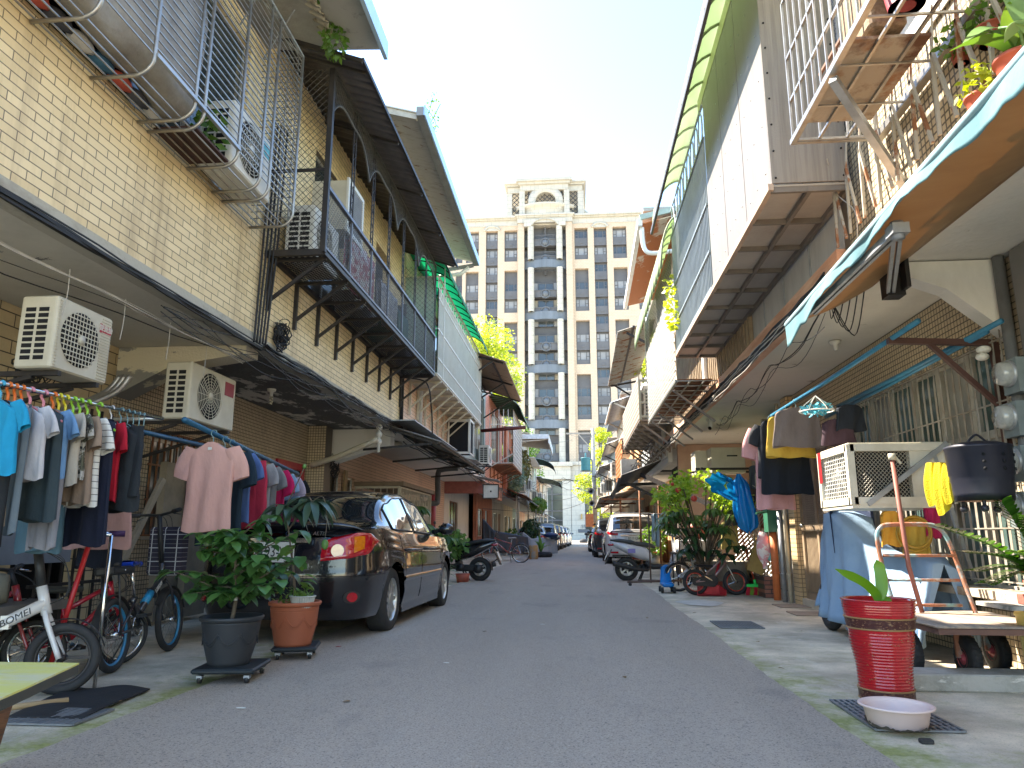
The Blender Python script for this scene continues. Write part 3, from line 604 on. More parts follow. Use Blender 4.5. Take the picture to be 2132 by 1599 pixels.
for k in range(14):
    zt = fz(k)
    if k % 3 != 2:
        par = MB(); bo = MB(); bow(par, zt-FH+.3, zt-1.95, .3, .55); bow(par, zt-2.05, zt-1.9, .35, .75); bow(par, zt-FH+.2, zt-FH+.35, .35, .75)
        bo.ball((cm, TY-.3, zt-FH/2-.9+.0), (.62, .35, .62), 14, 8); bo.torus((cm, TY-.28, zt-FH/2-.9), .9, .12, 'y', 20, 6)
        par.build('bay_parapet', GREY, T); bo.build('bay_medallion', GRL, T)
    f = MB(); a, b = lerp(ca, cb, .32), lerp(ca, cb, .68); y = TY+1.0
    if k > 2:
        for q in (a, (a+b)/2, b): f.bx(q-.08, q+.08, y-.1, y+.1, zt-1.9, zt-.1)
        f.bx(a, b, y-.08, y+.08, zt-.2, zt-.05); wo = f.build('bay_window', GREY, T)
        g = MB(); g.bx(a, b, y+.02, y+.06, zt-1.9, zt-.15); g.build('pane', GL, wo)
        
        for q0, q1 in ((lerp(ca, cb, .22), a-.1), (b+.1, lerp(ca, cb, .78))): MB().bx(q0, q1, y, y+.1, zt-1.9, zt-.1).build('curtain', CUR if k % 2 else mat('curtain_tan', (.42, .37, .28), .7), wo)
    else:
        for j in range(26): xx = lerp(ca+.3, cb-.3, j/25); f.bar((xx, TY+.1, zt-1.9), (xx, TY+.1, zt-1.0), .06)
        f.bar((ca, TY+.1, zt-1.0), (cb, TY+.1, zt-1.0), .12); f.bar((cm, TY+1, zt-2), (cm, TY+1, zt+1), .3); f.build('balcony_rail', GREY, T)
for k, z0 in enumerate([54.3, 43.6, 33.0, 22.3, Z0+.2]):
    z1 = [61.3, 52.6, 41.95, 31.3, 20.6][k]
    for px in (1106, 1166):
        c = MB(); xx = TX(px); c.lathe([(.62, z0), (.62, z1)], (xx, TY-.55, 0), 20); c.build('column', STONE, T)
# arch panel over the centre bay
ar = MB(); n = 20; vs = []; 
for i in range(n+1):
    xx = lerp(ca, cb, i/n); h = max(0, 1-((xx-cm)/(R_c*.62))**2); vs.append(V((xx, TY-1.2, 61.2+1.5*math.sqrt(h)))); vs.append(V((xx, TY-1.2, 62.7)))
ar.add(vs, [(2*i, 2*i+2, 2*i+3, 2*i+1) for i in range(n)]); ar.add([v+V((0, 2.6, 0)) for v in vs], [(2*i, 2*i+1, 2*i+3, 2*i+2) for i in range(n)])
ar.add([p for i in range(n+1) for p in (vs[2*i], vs[2*i]+V((0, 2.6, 0)))], [(2*i, 2*i+1, 2*i+3, 2*i+2) for i in range(n)]); ar.build('arch_panel', STONE, T)
def cornice(mb, x0, x1, y0, y1, z0, steps):
    for d, za, zb in steps: mb.bx(x0-d, x1+d, y0-d, y1+d, z0+za, z0+zb)
c = MB(); cornice(c, XL, XR, TY, TY+22, ZT, [(.1, 0, 1.2), (.45, 1.2, 1.5), (.8, 1.5, 1.9)])
cornice(c, TX(1079), TX(1193), TY-.8, TY+4, ZT-.1, [(.1, .3, 1.4), (.3, 1.4, 1.7), (.55, 1.7, 2.0)]); c.build('cornice', STONE, T)
for px in (1024, 1252):
    c = MB(); xx = TX(px); c.tube([(xx+1.45*math.cos(a)*1.05, TY-.1, 61.0+.9*math.sin(a)) for a in [PI*i/12 for i in range(13)]], .22, 6); c.poly([(xx+1.4*math.cos(a), TY-.05, 61.0+.8*math.sin(a)) for a in [PI*i/12 for i in range(13)]], (0, .06, 0)); c.build('window_arch', STONE, T)
# stone crown
c0, c1 = TX(1055), TX(1219); Yc = TY-.1
cr = MB()
kz0, kz1 = 63.79, TZ(400)
for px, w_ in ((1060, 1.2), (1088, 1.1), (1183, 1.1), (1213, 1.2)): xx = TX(px); cr.bx(xx-w_/2, xx+w_/2, Yc-(0 if px in (1060, 1213) else .8), Yc+1.2, kz0, kz1)
for px in (1060, 1213): xx = TX(px); cr.bx(xx-.6, xx+.6, Yc+13, Yc+14, kz0, kz1)
cornice(cr, c0+.3, c1-.3, Yc, Yc+13.5, kz1, [(.1, 0, 1.2), (.5, 1.2, 1.6), (.9, 1.6, 1.95)]); cornice(cr, TX(1084), TX(1187), Yc-.9, Yc+2, kz1+.05, [(0, 0, 1.2), (.4, 1.2, 1.7), (.8, 1.7, 2.3)])
cr.build('crown_frame', STONE, T)
rg = MB(); rx, rz, rR = TX(1138), TZ(423), 2.95
rg.lathe([(2.05, -.5), (2.05, .5), (2.2, .65), (3.5, .65), (3.5, -.65), (2.2, -.65), (2.05, -.5)], (rx, Yc-.2, rz), 48, 'y'); rg.build('crown_ring', STONE, T)
lt = MB(); mesh_panel(lt, (TX(1066), Yc+13.3, kz0), (1, 0, 0), (0, 0, 1), TX(1208)-TX(1066), kz1-kz0, .95, .085, 1, 4); lt.build('crown_lattice', mat('lattice_dark', (.06, .06, .065), .6), T)
lt = MB(); mesh_panel(lt, (TX(1066), Yc+.3, kz0), (1, 0, 0), (0, 0, 1), TX(1208)-TX(1066), kz1-kz0, .95, .085, 1, 4)
for px in (1102, 1172): lt.bar((TX(px), Yc-.2, kz0), (TX(px), Yc-.2, kz1), .25)
lt.build('crown_lattice', mat('lattice_dark', (.06, .06, .065), .6), T)
dm = MB(); dm.lathe([(9.2, kz0), (9.2, kz0+1.6), (9.7, kz0+1.7), (9.7, kz0+2.3)], ((c0+c1)/2, Yc+8, 0), 48); dm.build('crown_drum', STONE, T)
# podium of pale stone
pd = MB(); pz = Z0+.4
pdh = [(TX(1098), TX(1167)), (TX(1197), TX(1230)), (TX(1240), TX(1270))]
x = XL
for a, b in pdh: pd.bx(x, a, TY-1.6, TY+22, .1, pz); pd.bx(a, b, TY-1.6, TY+22, TZ(1003), pz); x = b
pd.bx(x, XR, TY-1.6, TY+22, .1, pz); pd.bx(XL-.3, XR+.3, TY-2, TY+22, pz+.01, pz+.6); pd.bx(TX(1092), TX(1182), TY-2.6, TY-1.61, TZ(1000), pz-.3); pd.bx(TX(1088), TX(1186), TY-3.0, TY-1.61, pz-.29, pz+.5); pd.build('podium', STONE, T)
pg = MB()
for a, b in pdh:
    pg.bx(a, b, TY-.6, TY-.4, .1, TZ(1003))
pg.build('podium_glazing', GL, T)
pm = MB()
for a, b in pdh:
    for z in (3.5, 5.2, 8.2, 11): pm.bx(a, b, TY-.8, TY-.61, z, z+.25)
    for u_ in (.0, .33, .66, .97): pm.bx(lerp(a, b, u_), lerp(a, b, u_)+.25, TY-.82, TY-.605, .1, TZ(1003))
pm.build('podium_mullions', GREY, T)
for px, w_ in ((1174, .8), (1195, 1.25)):
    k = MB(); k.bx(TX(px)-w_, TX(px)+w_, TY-2.58, TY-1.0, .1, TZ(1003)); k.build('portal_pier', STONE, T)
text('59', .9, GREY, T, (TX(1205), TY-2.62, TZ(1097)), (1, 0, 0), (0, 0, 1), .03)
sg = MB(); sg.bx(TX(1205)-1.0, TX(1205)+.9, TY-2.66, TY-2.6, TZ(1109), TZ(1102)); so_ = sg.build('name_sign', GREY, T)
lm = MB(); lm.bx(TX(1200), TX(1203), TY-3.0, TY-2.6, TZ(1082), TZ(1071)); lm.build('wall_lamp', mat('brass_lamp', (.5, .33, .12), .4), T)
# hedge before the tower
def leafcloud(mb, c, r, n, size, squash=1, seed=None, shape='ball', droop=0):
    """n small folded leaves spread through an ellipsoid of radii r"""
    c = V(c); r = V(r) if hasattr(r, '__len__') else V((r, r, r)); vs = []; fs = []
    for _ in range(n):
        while True:
            d = V((rnd(-1, 1), rnd(-1, 1), rnd(-1, 1)))
            if d.length <= 1: break
        if shape == 'ball': d = d.normalized()*d.length**.5
        p = c+V((d.x*r.x, d.y*r.y, d.z*r.z)); a = V((rnd(-1, 1), rnd(-1, 1), rnd(-.8, .5)-droop)).normalized()*size*rnd(.6, 1.25)
        b = a.cross(V((rnd(-1, 1), rnd(-1, 1), rnd(-1, 1)))).normalized()*a.length*.3; k = len(vs)
        vs += [p, p+a*.5+b, p+a, p+a*.5-b]; fs.append((k, k+1, k+2, k+3))
    mb.add(vs, fs); return mb
def tree(name, label, base, h, r, crown_z, n, size, lm_, group=None, trunk_r=.15, clumps=9, droop=0, seed=1):
    random.seed(seed); base = V(base); t = thing(name, label, 'tree', base, 0, group)
    tk = MB(); top = base+V((rnd(-.1, .1)*r, rnd(-.1, .1)*r, h*.95)); tk.tube(cat_curve([base, base+V((rnd(-.2, .2), 0, h*.35)), lerp(base, top, .7), top], 5), [trunk_r*(1-.8*i/15) for i in range(16)], 8)
    lf = MB(); cs = []
    for i in range(clumps):
        a = i*2.4+rnd(-.4, .4); q = rnd(.25, 1); z = base.z+crown_z+(h-crown_z)*rnd(.0, 1); e = math.sin(min(1, max(0, (z-base.z-crown_z)/(h-crown_z)*.8+.2))*PI)
        cc = base+V((math.cos(a)*r*q*e*.8, math.sin(a)*r*q*e*.8, z-base.z)); cs.append(cc)
        s0 = lerp(base, top, rnd(.35, .8)); tk.tube(cat_curve([s0, lerp(s0, cc, .5)+V((0, 0, -.15)), cc], 4), [trunk_r*.4*(1-.09*k) for k in range(9)], 5)
        rr = r*rnd(.28, .48); leafcloud(lf, cc, (rr, rr, rr*.75), int(n/clumps), size, droop=droop)
    tk.build('trunk', M['bark'], t); lf.build('crown', lm_, t); return t
LF_Y = leafmat('leaf_lime', (.22, .30, .03), (.36, .42, .06), .5); LF_G = leafmat('leaf_green', (.05, .13, .02), (.12, .22, .04), .35); LF_D = leafmat('leaf_dark', (.018, .05, .018), (.04, .09, .03), .2, .35)
hd = thing('hedge', 'low clipped green hedge in a stone planter before the tower', 'hedge', (6.4, 121, .12))
h_ = MB(); leafcloud(h_, (7, 121, 1.35), (3.6, .8, .7), 2600, .22, shape='box'); h_.build('foliage', LF_G, hd); MB().bx(3.2, 11, 120, 122, .12, .95).build('planter', STONE, hd)
rk = MB(); rk.ball((.9, 93, .2), (.55, .4, .35), 10, 6); tag(rk.build('ramp_stone', M['rubber']), 'small black lump lying on the road at the far street end', 'stone')
# trees
tree('tree', 'sunlit yellow green tree rising behind the left roofs before the tower', (-5.2, 42, 0), 12.9, 3.4, 6, 9000, .2, LF_Y, trunk_r=.2, clumps=22, seed=5)
tree('tree', 'bright lime tree behind the utility pole on the right', (2.6, 74, 0), 11.5, 2.6, 2.5, 5000, .26, LF_Y, trunk_r=.15, clumps=18, seed=8)
tree('tree', 'round green treetop above the far left roofs, beside the tower column', (-6.4, 82, 0), 12.5, 3.4, 7.5, 4500, .28, LF_G, clumps=12, seed=3)
tree('shrub', 'bright shrub growing on the right roof above the brown cage', (2.4, 20.5, 5.0), 1.7, .75, .2, 1500, .1, LF_Y, trunk_r=.03, clumps=8, seed=4)
# ================= LEFT upper attachments =================
ST, GV, IR = M['steel'], M['galv'], M['iron']
def ac_unit(name, label, x0, x1, y0, y1, z0, z1, m=None, face='y', fan=True, group='outdoor air conditioner units', bracket=True, ring='round', wallx=None, badge=None, fanx=.42):
    """outdoor unit; long face toward +X (left row) or -X (right row); louvred end toward -Y"""
    m = m or M['acw']; t = thing(name, label, 'air conditioner', ((x0+x1)/2, (y0+y1)/2, z0), 0, group)
    s = 1 if face == '+x' else -1; xf = x1 if s > 0 else x0
    b = MB(); b.bbx(x0, x1, y0, y1, z0, z1, .025); b.build('casing', m, t)
    L = y1-y0; H_ = z1-z0; yc = y0+L*fanx; zc = z0+H_*.5; r = min(H_*.43, L*.34)
    g = MB(); dk = MB(); dk.cyl((xf-s*.01, yc, zc), (xf+s*.003, yc, zc), r*.97, 28); 
    if ring == 'round':
        for k in range(1, 9): g.torus((xf+s*.012, yc, zc), r*k/8, .0028, 'x', 32, 4)
        for k in range(16): a = k*PI/8; g.bar((xf+s*.01, yc+r*.15*math.cos(a), zc+r*.15*math.sin(a)), (xf+s*.01, yc+r*math.cos(a), zc+r*math.sin(a)), .004)
    else:
        for k in range(13): z = zc-r+2*r*k/12; h = math.sqrt(max(0, r*r-(z-zc)**2)); g.bar((xf+s*.01, yc-h, z), (xf+s*.01, yc+h, z), .007)
        for k in range(13): y = yc-r+2*r*k/12; h = math.sqrt(max(0, r*r-(y-yc)**2)); g.bar((xf+s*.012, y, zc-h), (xf+s*.012, y, zc+h), .004)
        for k in range(22): z = z0+.03+(H_-.06)*k/21; g.bar((xf+s*.003, y0+.02, z), (xf+s*.003, yc-r-.01, z), .006); g.bar((xf+s*.003, yc+r+.01, z), (xf+s*.003, y1-.02, z), .006)
    g.cyl((xf+s*.008, yc, zc), (xf+s*.02, yc, zc), r*.16, 14)
    dk.build('fan_opening', M['dark'], t); g.build('fan_grille', m, t)
    e = MB(); n = 8 if ring == 'round' else 9; ee = MB()
    a0, a1 = x0+.05, x1-.06; mid_ = (a0+a1)/2
    for k in range(n):
        z = lerp(z0+.05, z1-.08, (k+.5)/n); h = (H_-.13)/n*.33
        for p, q in ((a0, mid_-.012), (mid_+.012, a1)): ee.bx(p, q, y0-.004, y0+.01, z-h, z+h)
    ee.build('end_louvres', M['dark'], t)
    if bracket:
        wx = wallx if wallx is not None else (x0-.25 if s > 0 else x1+.25)
        for y in (y0+.1, y1-.1): k_ = MB(); k_.bar((wx, y, z0-.02), (xf, y, z0-.02), .035); k_.bar((wx, y, z0-.32), (lerp(wx, xf, .85), y, z0-.04), .03); k_.build('bracket', IR, t)
    if badge:
        bb_ = MB(); bb_.bx(xf, xf+s*.004, *badge[0:2], *badge[2:4]); bo_ = bb_.build('badge', badge[4], t)
        if badge[5]: text(badge[5], (badge[3]-badge[2])*.75, M['white'], t, (xf+s*.005, (badge[0]+badge[1])/2, (badge[2]+badge[3])/2), (0, s, 0), (0, 0, 1), .001)
    return t
RED2 = mat('badge_red', (.45, .03, .05), .5)
ac_unit('air_conditioner', 'aged cream air conditioner with red badge, hung above the coloured clothes hangers', -3.86, -3.58, 4.52, 5.13, 2.08, 2.6, ring='sq', face='+x', wallx=-4.9, badge=(4.98, 5.11, 2.46, 2.53, RED2, '聲寶牌'), fanx=.43)
ac_unit('air_conditioner', 'cream air conditioner with round fan and dark red sticker, above the pink shirt', -4.08, -3.8, 6.72, 7.68, 2.08, 2.66, face='+x', wallx=-4.9, badge=(7.42, 7.62, 2.45, 2.6, mat('badge_dark_red', (.3, .02, .04), .5), None), fanx=.4)
# --- steel window cage
t = thing('window_cage', 'bare steel window cage with rods and curved foot on the near left brick wall', 'window cage', (-3.2, 4.2, 4.12))
xo, xw = -2.93, -3.39; zb, zt = 4.14, 6.15
ribs = [2.3, 3.0, 3.72, 4.3, 4.86, 5.0, 5.6, 6.05, 6.25, 6.86]
rb = MB()
for y in ribs: rb.tube([(xw, y, zb)]+[(xo-.14+.14*math.sin(a), y, zb+.14-.14*math.cos(a)) for a in [R_(15*i) for i in range(7)]]+[(xo, y, zt)], .016, 6)
rb.build('rib', ST, t)
rd_ = MB()
for k in range(27): z = zb+.16+(zt-zb-.16)*k/26; rd_.bar((xo-.004, 2.2, z), (xo-.004, 6.86, z), .010)
for k in range(5): x = lerp(xw+.03, xo-.1, k/4); rd_.bar((x, 2.2, zb+.012), (x, 6.86, zb+.012), .010)
rd_.build('rod', ST, t)
sd = MB()
for k in range(26): z = zb+.1+(zt-zb-.1)*k/25; sd.bar((xw, 6.86, z), (xo, 6.86, z), .009)
for k in range(4): x = lerp(xw, xo, (k+.5)/4); sd.bar((x, 6.88, zb), (x, 6.88, zt), .009)
sd.build('side_rods', ST, t)
fr = MB(); fr.bar((xo+.012, 4.3, zb+.16), (xo+.012, 5.6, zb+.16), .03); fr.bar((xo, 2.2, zt), (xo, 6.86, zt), .028)
for y, z in ((6.86, 6.6), (6.3, 6.62)): fr.bar((xo, y, zt), (xw, y-.1, z), .02); fr.bar((xw, y, zt), (xo, y-.25, z), .014)
fr.bar((xw, 2.2, zt+.45), (xw, 6.86, zt+.45), .02); fr.build('frame', GV, t)
ac_unit('air_conditioner', 'white air conditioner lying inside the steel window cage', -3.33, -3.0, 5.62, 6.45, 4.2, 4.82, M['acwhite'], '+x', bracket=False, badge=(6.2, 6.42, 4.62, 4.76, mat('badge_cyan', (.1, .45, .55), .5), None), fanx=.42)
# tarp bundle
tb = MB()
def tarp(u, v):
    a = 2*PI*u; w_ = .19+.02*math.sin(v*9)+.015*math.sin(5*a+v*7)+.018*math.sin(a*3+v*31)*math.sin(v*13); h = .62+.05*math.sin(v*5+1)
    return V((-3.18+w_*math.copysign(abs(math.cos(a))**.6, math.cos(a)), lerp(2.2, 5.0, v), 4.86+h*math.copysign(abs(math.sin(a))**.6, math.sin(a))+.02*math.sin(v*23+a*3)))
tb.grid(tarp, 36, 60, cu=True); tb.poly([tarp(k/36, 1) for k in range(36)]); tag(tb.build('tarpaulin_bundle', mat('tarp_grey', (.20, .175, .15), .55, 0, (.33, .31, .28), 3, bump=.8, bscale=14)), 'grey brown tarpaulin wrapped bundle stored inside the steel window cage', 'bundle')
tag(MB().bx(-3.36, -3.0, 5.02, 5.58, 4.17, 4.19).build('shelf_board', M['brown']), 'dark brown board lying on the cage floor beside the white air conditioner', 'board')
jk = MB()
for k in range(9):
    y = 3.2+k*.22; c = V((-3.33, y, 4.22)); jk.m = k % 4; jk.grid(lambda u, v: c+V((.05*math.cos(2*PI*u)*math.sin(PI*v), .12*math.sin(2*PI*u)*math.sin(PI*v)*(1+.3*math.sin(4*PI*u)), .05-.06*math.cos(PI*v))), 10, 6, cu=True)
tag(jk.build('rag_pile', [mat('rag_white', (.5, .48, .45), .9), mat('rag_blue', (.04, .12, .2), .9), mat('rag_red', (.45, .08, .05), .9), mat('rag_dark', (.06, .06, .07), .9)]), 'row of crumpled rags and bags on the steel cage floor by the brick wall', 'rags')
pl = MB(); leafcloud(pl, (-3.1, 5.35, 4.42), (.12, .2, .18), 60, .1); tag(pl.build('potted_foliage', LF_G), 'small green plant squeezed between the bundle and the caged air conditioner', 'plant')
# shaggy sheet roof over the cage with creeper
sr = MB(); corrug(sr, (-3.42, 1.6, 6.98), (-3.42, 6.95, 6.98), (-2.62, 7.0, 6.46), (-2.75, 1.6, 6.46), 46, .02)
tag(sr.build('cage_roof', layermat('lichen_sheet', [((.42, .37, .28),), ((.16, .12, .08), 6, .5, .1, None), ((.3, .15, .07), 3, .6, .1, None)], .9, .6), solid=.012), 'weathered corrugated sheet roof over the steel window cage', 'roof sheet')
cr_ = MB(); leafcloud(cr_, (-2.65, 6.6, 6.78), (.24, .55, .22), 420, .085); leafcloud(cr_, (-2.62, 6.95, 6.42), (.12, .2, .2), 160, .08, droop=.6); leafcloud(cr_, (-2.5, 6.2, 6.95), (.25, .6, .15), 200, .085)
tag(cr_.build('creeper', LF_G), 'green creeper growing over the corrugated sheet roof at the top left', 'plant')
# --- black mesh balcony
t = thing('mesh_balcony', 'black diamond mesh balcony on brackets with a dark canopy, on the brick house', 'balcony', (-3.07, 10.3, 4.0))
xa, xb, ya, yb, z0 = -3.4, -2.74, 7.3, 13.62, 4.02
fr = MB()
fr.bar((xb, ya, z0), (xb, yb, z0), .05, .05); fr.bar((xa, ya, z0), (xb, ya, z0), .05, .07); fr.bar((xa, yb, z0), (xb, yb, z0), .05); fr.bar((xa+.03, ya, z0), (xa+.03, yb, z0), .05)
fr.bar((xa, ya, 5.02), (xb, ya, 5.02), .03)
fr.build('floor_frame', IR, t)
for k in range(8):
    y = ya+(yb-ya)*k/7.0
    p = MB(); big = k in (0,)
    if big: p.bar((xb, y, z0), (xb, y, 6.3), .06)
    else:
        for dy in (-.05, .05): p.bar((xb, y+dy, 4.7), (xb, y+dy, 6.3), .014)
        p.tube([(xb, y+.05*(-1)**i, 4.7+i*.1) for i in range(17)], .006, 4)
    p.build('post', IR, t)
rl = MB(); rl.bar((xb+.01, ya, 4.8), (xb+.01, yb, 4.8), .05, .04); rl.bar((xb+.015, ya, z0+.06), (xb+.015, yb, z0+.06), .03, .03)
for k in range(8): rl.bar((xb+.01, ya+(yb-ya)*k/7, z0), (xb+.01, ya+(yb-ya)*k/7, 4.8), .025)
rl.build('handrail', mat('grey_rail', (.16, .17, .2), .45, .3), t)
for k in range(9):
    y = ya+.12+(yb-ya-.15)*k/8; b = MB(); b.bar((xa+.02, y, z0-.02), (xa+.02, y, z0-.62), .045); b.bar((xa, y, z0-.03), (xb, y, z0-.03), .04); b.bar((xa+.03, y, z0-.5), (xb-.04, y, z0-.04), .035); b.build('bracket', IR, t)
me_ = MB(); mesh_panel(me_, (xb, ya, z0), (0, 1, 0), (0, 0, 1), yb-ya, .78, .075, .0034, 1.25); me_.build('side_mesh', mat('mesh_wire', (.10, .095, .09), .5, .4), t)
me_ = MB(); mesh_panel(me_, (xa, ya, z0), (1, 0, 0), (0, 0, 1), xb-xa, 2.28, .085, .0036, 1.0); me_.build('end_mesh', MATS['mesh_wire'], t)
me_ = MB(); mesh_panel(me_, (xa, yb, z0), (1, 0, 0), (0, 0, 1), xb-xa, 2.28, .1, .0036, 1.0); me_.build('far_mesh', MATS['mesh_wire'], t)
me_ = MB(); mesh_panel(me_, (xa, ya, z0+.03), (0, 1, 0), (1, 0, 0), yb-ya, xb-xa, .07, .0045, 1.5); me_.build('floor_mesh', IR, t)
for k in range(4):        # scalloped valance under the canopy
    v = MB(); a, b = ya+(yb-ya)*k/4, ya+(yb-ya)*(k+1)/4; N = 28; top_, bot = [], []
    for i in range(N+1):
        u = i/N; y = lerp(a, b, u); d = .62-.42*math.sin(PI*u)**.7-.05*math.sin(PI*3*u)
        top_.append(y); bot.append((y, 6.3-d))
    v.tube([(xb, y, z) for y, z in bot], .016, 5); mm = MB()
    for i in range(N):
        y, z = bot[i]
        v.bar((xb, y, z), (xb, y+.12, 6.3), .005); v.bar((xb, y+.12, max(bot[min(i+2, N)][1], z)), (xb, y, 6.3), .005)
    v.bar((xb, a, 6.3), (xb, b, 6.3), .03); v.build('valance', MATS['mesh_wire'], t)
cn = MB(); corrug(cn, (-3.4, 7.22, 6.66), (-3.4, 13.75, 6.66), (-2.32, 13.75, 6.32), (-2.32, 7.1, 6.24), 40, .016); cn.build('canopy', mat('canopy_dark', (.06, .055, .06), .65, 0, (.1, .09, .09), 5), t, solid=.01)
ce = MB(); ce.bar((-2.32, 7.08, 6.24), (-2.32, 13.75, 6.32), .025, .05); ce.bar((-3.4, 7.1, 6.64), (-2.32, 7.08, 6.22), .03, .05)
for k in range(5): y = 7.3+1.55*k; ce.bar((-3.4, y, 6.6), (-2.34, y, 6.22), .03)
ce.build('canopy_frame', IR, t)
# things on the mesh balcony
ac_unit('air_conditioner', 'slim air conditioner seen louvre end on behind the black balcony mesh', -3.3, -2.95, 7.55, 8.4, 4.1, 4.72, M['acwhite'], '+x', bracket=False, fanx=.4)
wa = thing('window_air_conditioner', 'white framed window air conditioner sticking out above the black mesh balcony', 'air conditioner', (-3.1, 9.2, 4.85))
MB().bx(-3.42, -2.92, 8.55, 9.2, 4.86, 5.55).build('casing', M['acw'], wa)
f = MB(); [f.bx(-2.93, -2.9, a, b, c, d) for a, b, c, d in ((8.53, 9.22, 5.52, 5.58), (8.53, 9.22, 4.83, 4.89), (8.53, 8.58, 4.89, 5.52), (9.17, 9.22, 4.89, 5.52))]; f.build('rim', M['white'], wa)
f = MB(); [f.bar((-2.915, 8.58, 4.9+.03*k), (-2.915, 9.17, 4.9+.03*k), .012) for k in range(21)]; f.build('louvre', mat('louvre_grey', (.33, .34, .36), .5), wa)
def blanket(name, label, x, y0, y1, z0, z1, m, cat='blanket'):
    b = MB(); 
    for s, dx in ((1, .02), (-1, -.05)):
        b.grid(lambda u, v: V((x+dx+.02*math.sin(u*19+v*3)+.012*math.sin(u*41), lerp(y0, y1, u)+.01*math.sin(v*9), lerp(z0-(0 if s > 0 else -.1), z1, v)-.02*math.sin(u*7)*(1-v))), 30, 10)
    b.grid(lambda u, v: V((x-.05+.07*v, lerp(y0, y1, u), z1+.02*math.sin(PI*v))), 30, 3)
    return tag(b.build(name, m, solid=.006), label, cat)
FL = mat('floral_quilt', (.6, .57, .56), .9, 0, (.4, .12, .15), 9, amt=1.5)
blanket('quilt', 'white quilt with red flowers airing behind the balcony mesh', -2.95, 8.7, 9.9, 4.15, 4.9, FL)
blanket('quilt', 'pale patterned quilt further along the black mesh balcony', -2.95, 10.3, 11.3, 4.15, 4.8, mat('floral_quilt_b', (.5, .48, .47), .9, 0, (.3, .3, .35), 12, amt=1.5))
blanket('quilt', 'dark teal cloth airing on the far half of the mesh balcony', -3.0, 11.6, 12.3, 4.15, 4.75, mat('teal_cloth', (.07, .2, .2), .9))
random.seed(11)
for k, (y, col) in enumerate([(9.2, (.5, .5, .52)), (10.0, (.35, .38, .42)), (10.9, (.12, .3, .32)), (11.5, (.45, .35, .3)), (12.2, (.2, .2, .25)), (12.8, (.3, .32, .36))]):
    o = MB(); o.bbx(-3.3, -2.95, y, y+.35, z0+.04, z0+.04+rnd(.12, .3), .03); tag(o.build('storage_box', mat('boxcol%d' % k, col, .6)), ['white box on the mesh balcony floor, nearest of six', 'grey blue box on the mesh balcony floor', 'teal box on the mesh balcony floor', 'beige box on the mesh balcony floor', 'dark box on the mesh balcony floor', 'grey box on the mesh balcony floor, farthest of six'][k], 'box', 'boxes on the mesh balcony floor')
dsh = MB(); dsh.poly([(-3.26, 12.7+.3*math.cos(a), 4.75+.42*math.sin(a)) for a in [2*PI*i/24 for i in range(24)]], (.05, 0, 0)); tag(dsh.build('oval_panel', M['dark']), 'dark oval arched panel on the brick wall at the balcony far end', 'panel')
# big weathered eave of house 2 with gutter
e = thing('roof_eave', 'weathered flaking eave of the second left house with grey blue gutter', 'eave', (-2.7, 12.5, 6.9))
b = MB(); b.add([(-3.5, 9.3, 7.35), (-2.2, 9.3, 6.98), (-2.2, 15.2, 6.98), (-3.5, 15.2, 7.35)], [(0, 1, 2, 3)]); b.build('soffit_board', layermat('flaked_board', [((.46, .41, .33),), ((.2, .11, .07), 2.0, .6, .02, (1, 3, 1)), ((.33, .28, .22), 4, .5, .2, (1, 4, 1))], .85, .3), e, solid=.02)
b = MB(); b.bar((-2.15, 9.25, 6.97), (-2.15, 15.25, 6.97), .1, .14); b.bar((-2.2, 15.2, 6.9), (-2.9, 15.2, 6.8), .07); b.build('gutter', mat('gutter_grey', (.28, .27, .26), .5, 0, (.2, .19, .18), 4), e)
b = MB(); b.bx(-2.095, -2.07, 9.25, 15.25, 6.9, 7.06); b.build('gutter_lip', MATS['blue_fascia'], e)
b = MB(); b.bar((-3.5, 9.35, 7.3), (-2.2, 9.35, 6.94), .06, .12); b.bar((-3.4, 10.4, 7.1), (-2.7, 10.4, 7.02), .04); b.build('barge_board', MATS['flaked_board'], e)
b = MB(); b.tube([(-2.3, 15.2, 6.85), (-2.5, 15.2, 6.7), (-3.3, 15.2, 6.65), (-3.33, 15.2, 3.2)], .05, 8); b.build('drain_pipe', M['white'], e)
w_ = MB(); [w_.tube(cat_curve([(-2.2, 10.0+.1*k, 7.0), (-2.15+rnd(-.1, .1), 10.05+.1*k, 7.3), (-2.15+rnd(-.15, .15), 10.1+.1*k, 7.35+rnd(.2, .5))], 4), .006, 4) for k in range(3)]; leafcloud(w_, (-2.15, 10.1, 7.45), (.12, .14, .4), 110, .05); tag(w_.build('weed', LF_G), 'wispy weed growing out of the roof gutter against the sky', 'plant')
# --- white grille balcony with green awning (house 3)
WH = mat('white_rail', (.70, .68, .62), .45, 0, (.6, .57, .5), 2)
t = thing('railed_balcony', 'tall cream white railed window cage with diagonal brackets on the salmon house', 'balcony', (-3.0, 17.2, 4.1)); xo = -2.72; ya, yb, za, zb = 13.85, 20.7, 4.12, 6.15
b = MB(); N = 68
for k in range(N+1): y = lerp(ya, yb, k/N); b.bar((xo, y, za), (xo, y, zb-.25), .016)
for z in (za, 4.45, 5.05, 5.7, zb-.25, zb): b.bar((xo, ya, z), (xo, yb, z), .03)
for k in range(23): y = ya+.15+k*.3; b.tube([(xo, y+.13*math.cos(a), 5.9+.2*math.sin(a)) for a in [2*PI*i/10 for i in range(11)]], .009, 4)
b.build('railing', WH, t)
b = MB()
for k in range(8): x = lerp(-3.38, xo, k/7); b.bar((x, ya, za), (x, ya, zb), .016)
for k in range(8): x = lerp(-3.38, xo, k/7); b.bar((x, yb, za), (x, yb, zb), .016)
for y in (ya, yb):
    for z in (za, 5.05, zb): b.bar((-3.38, y, z), (xo, y, z), .025)
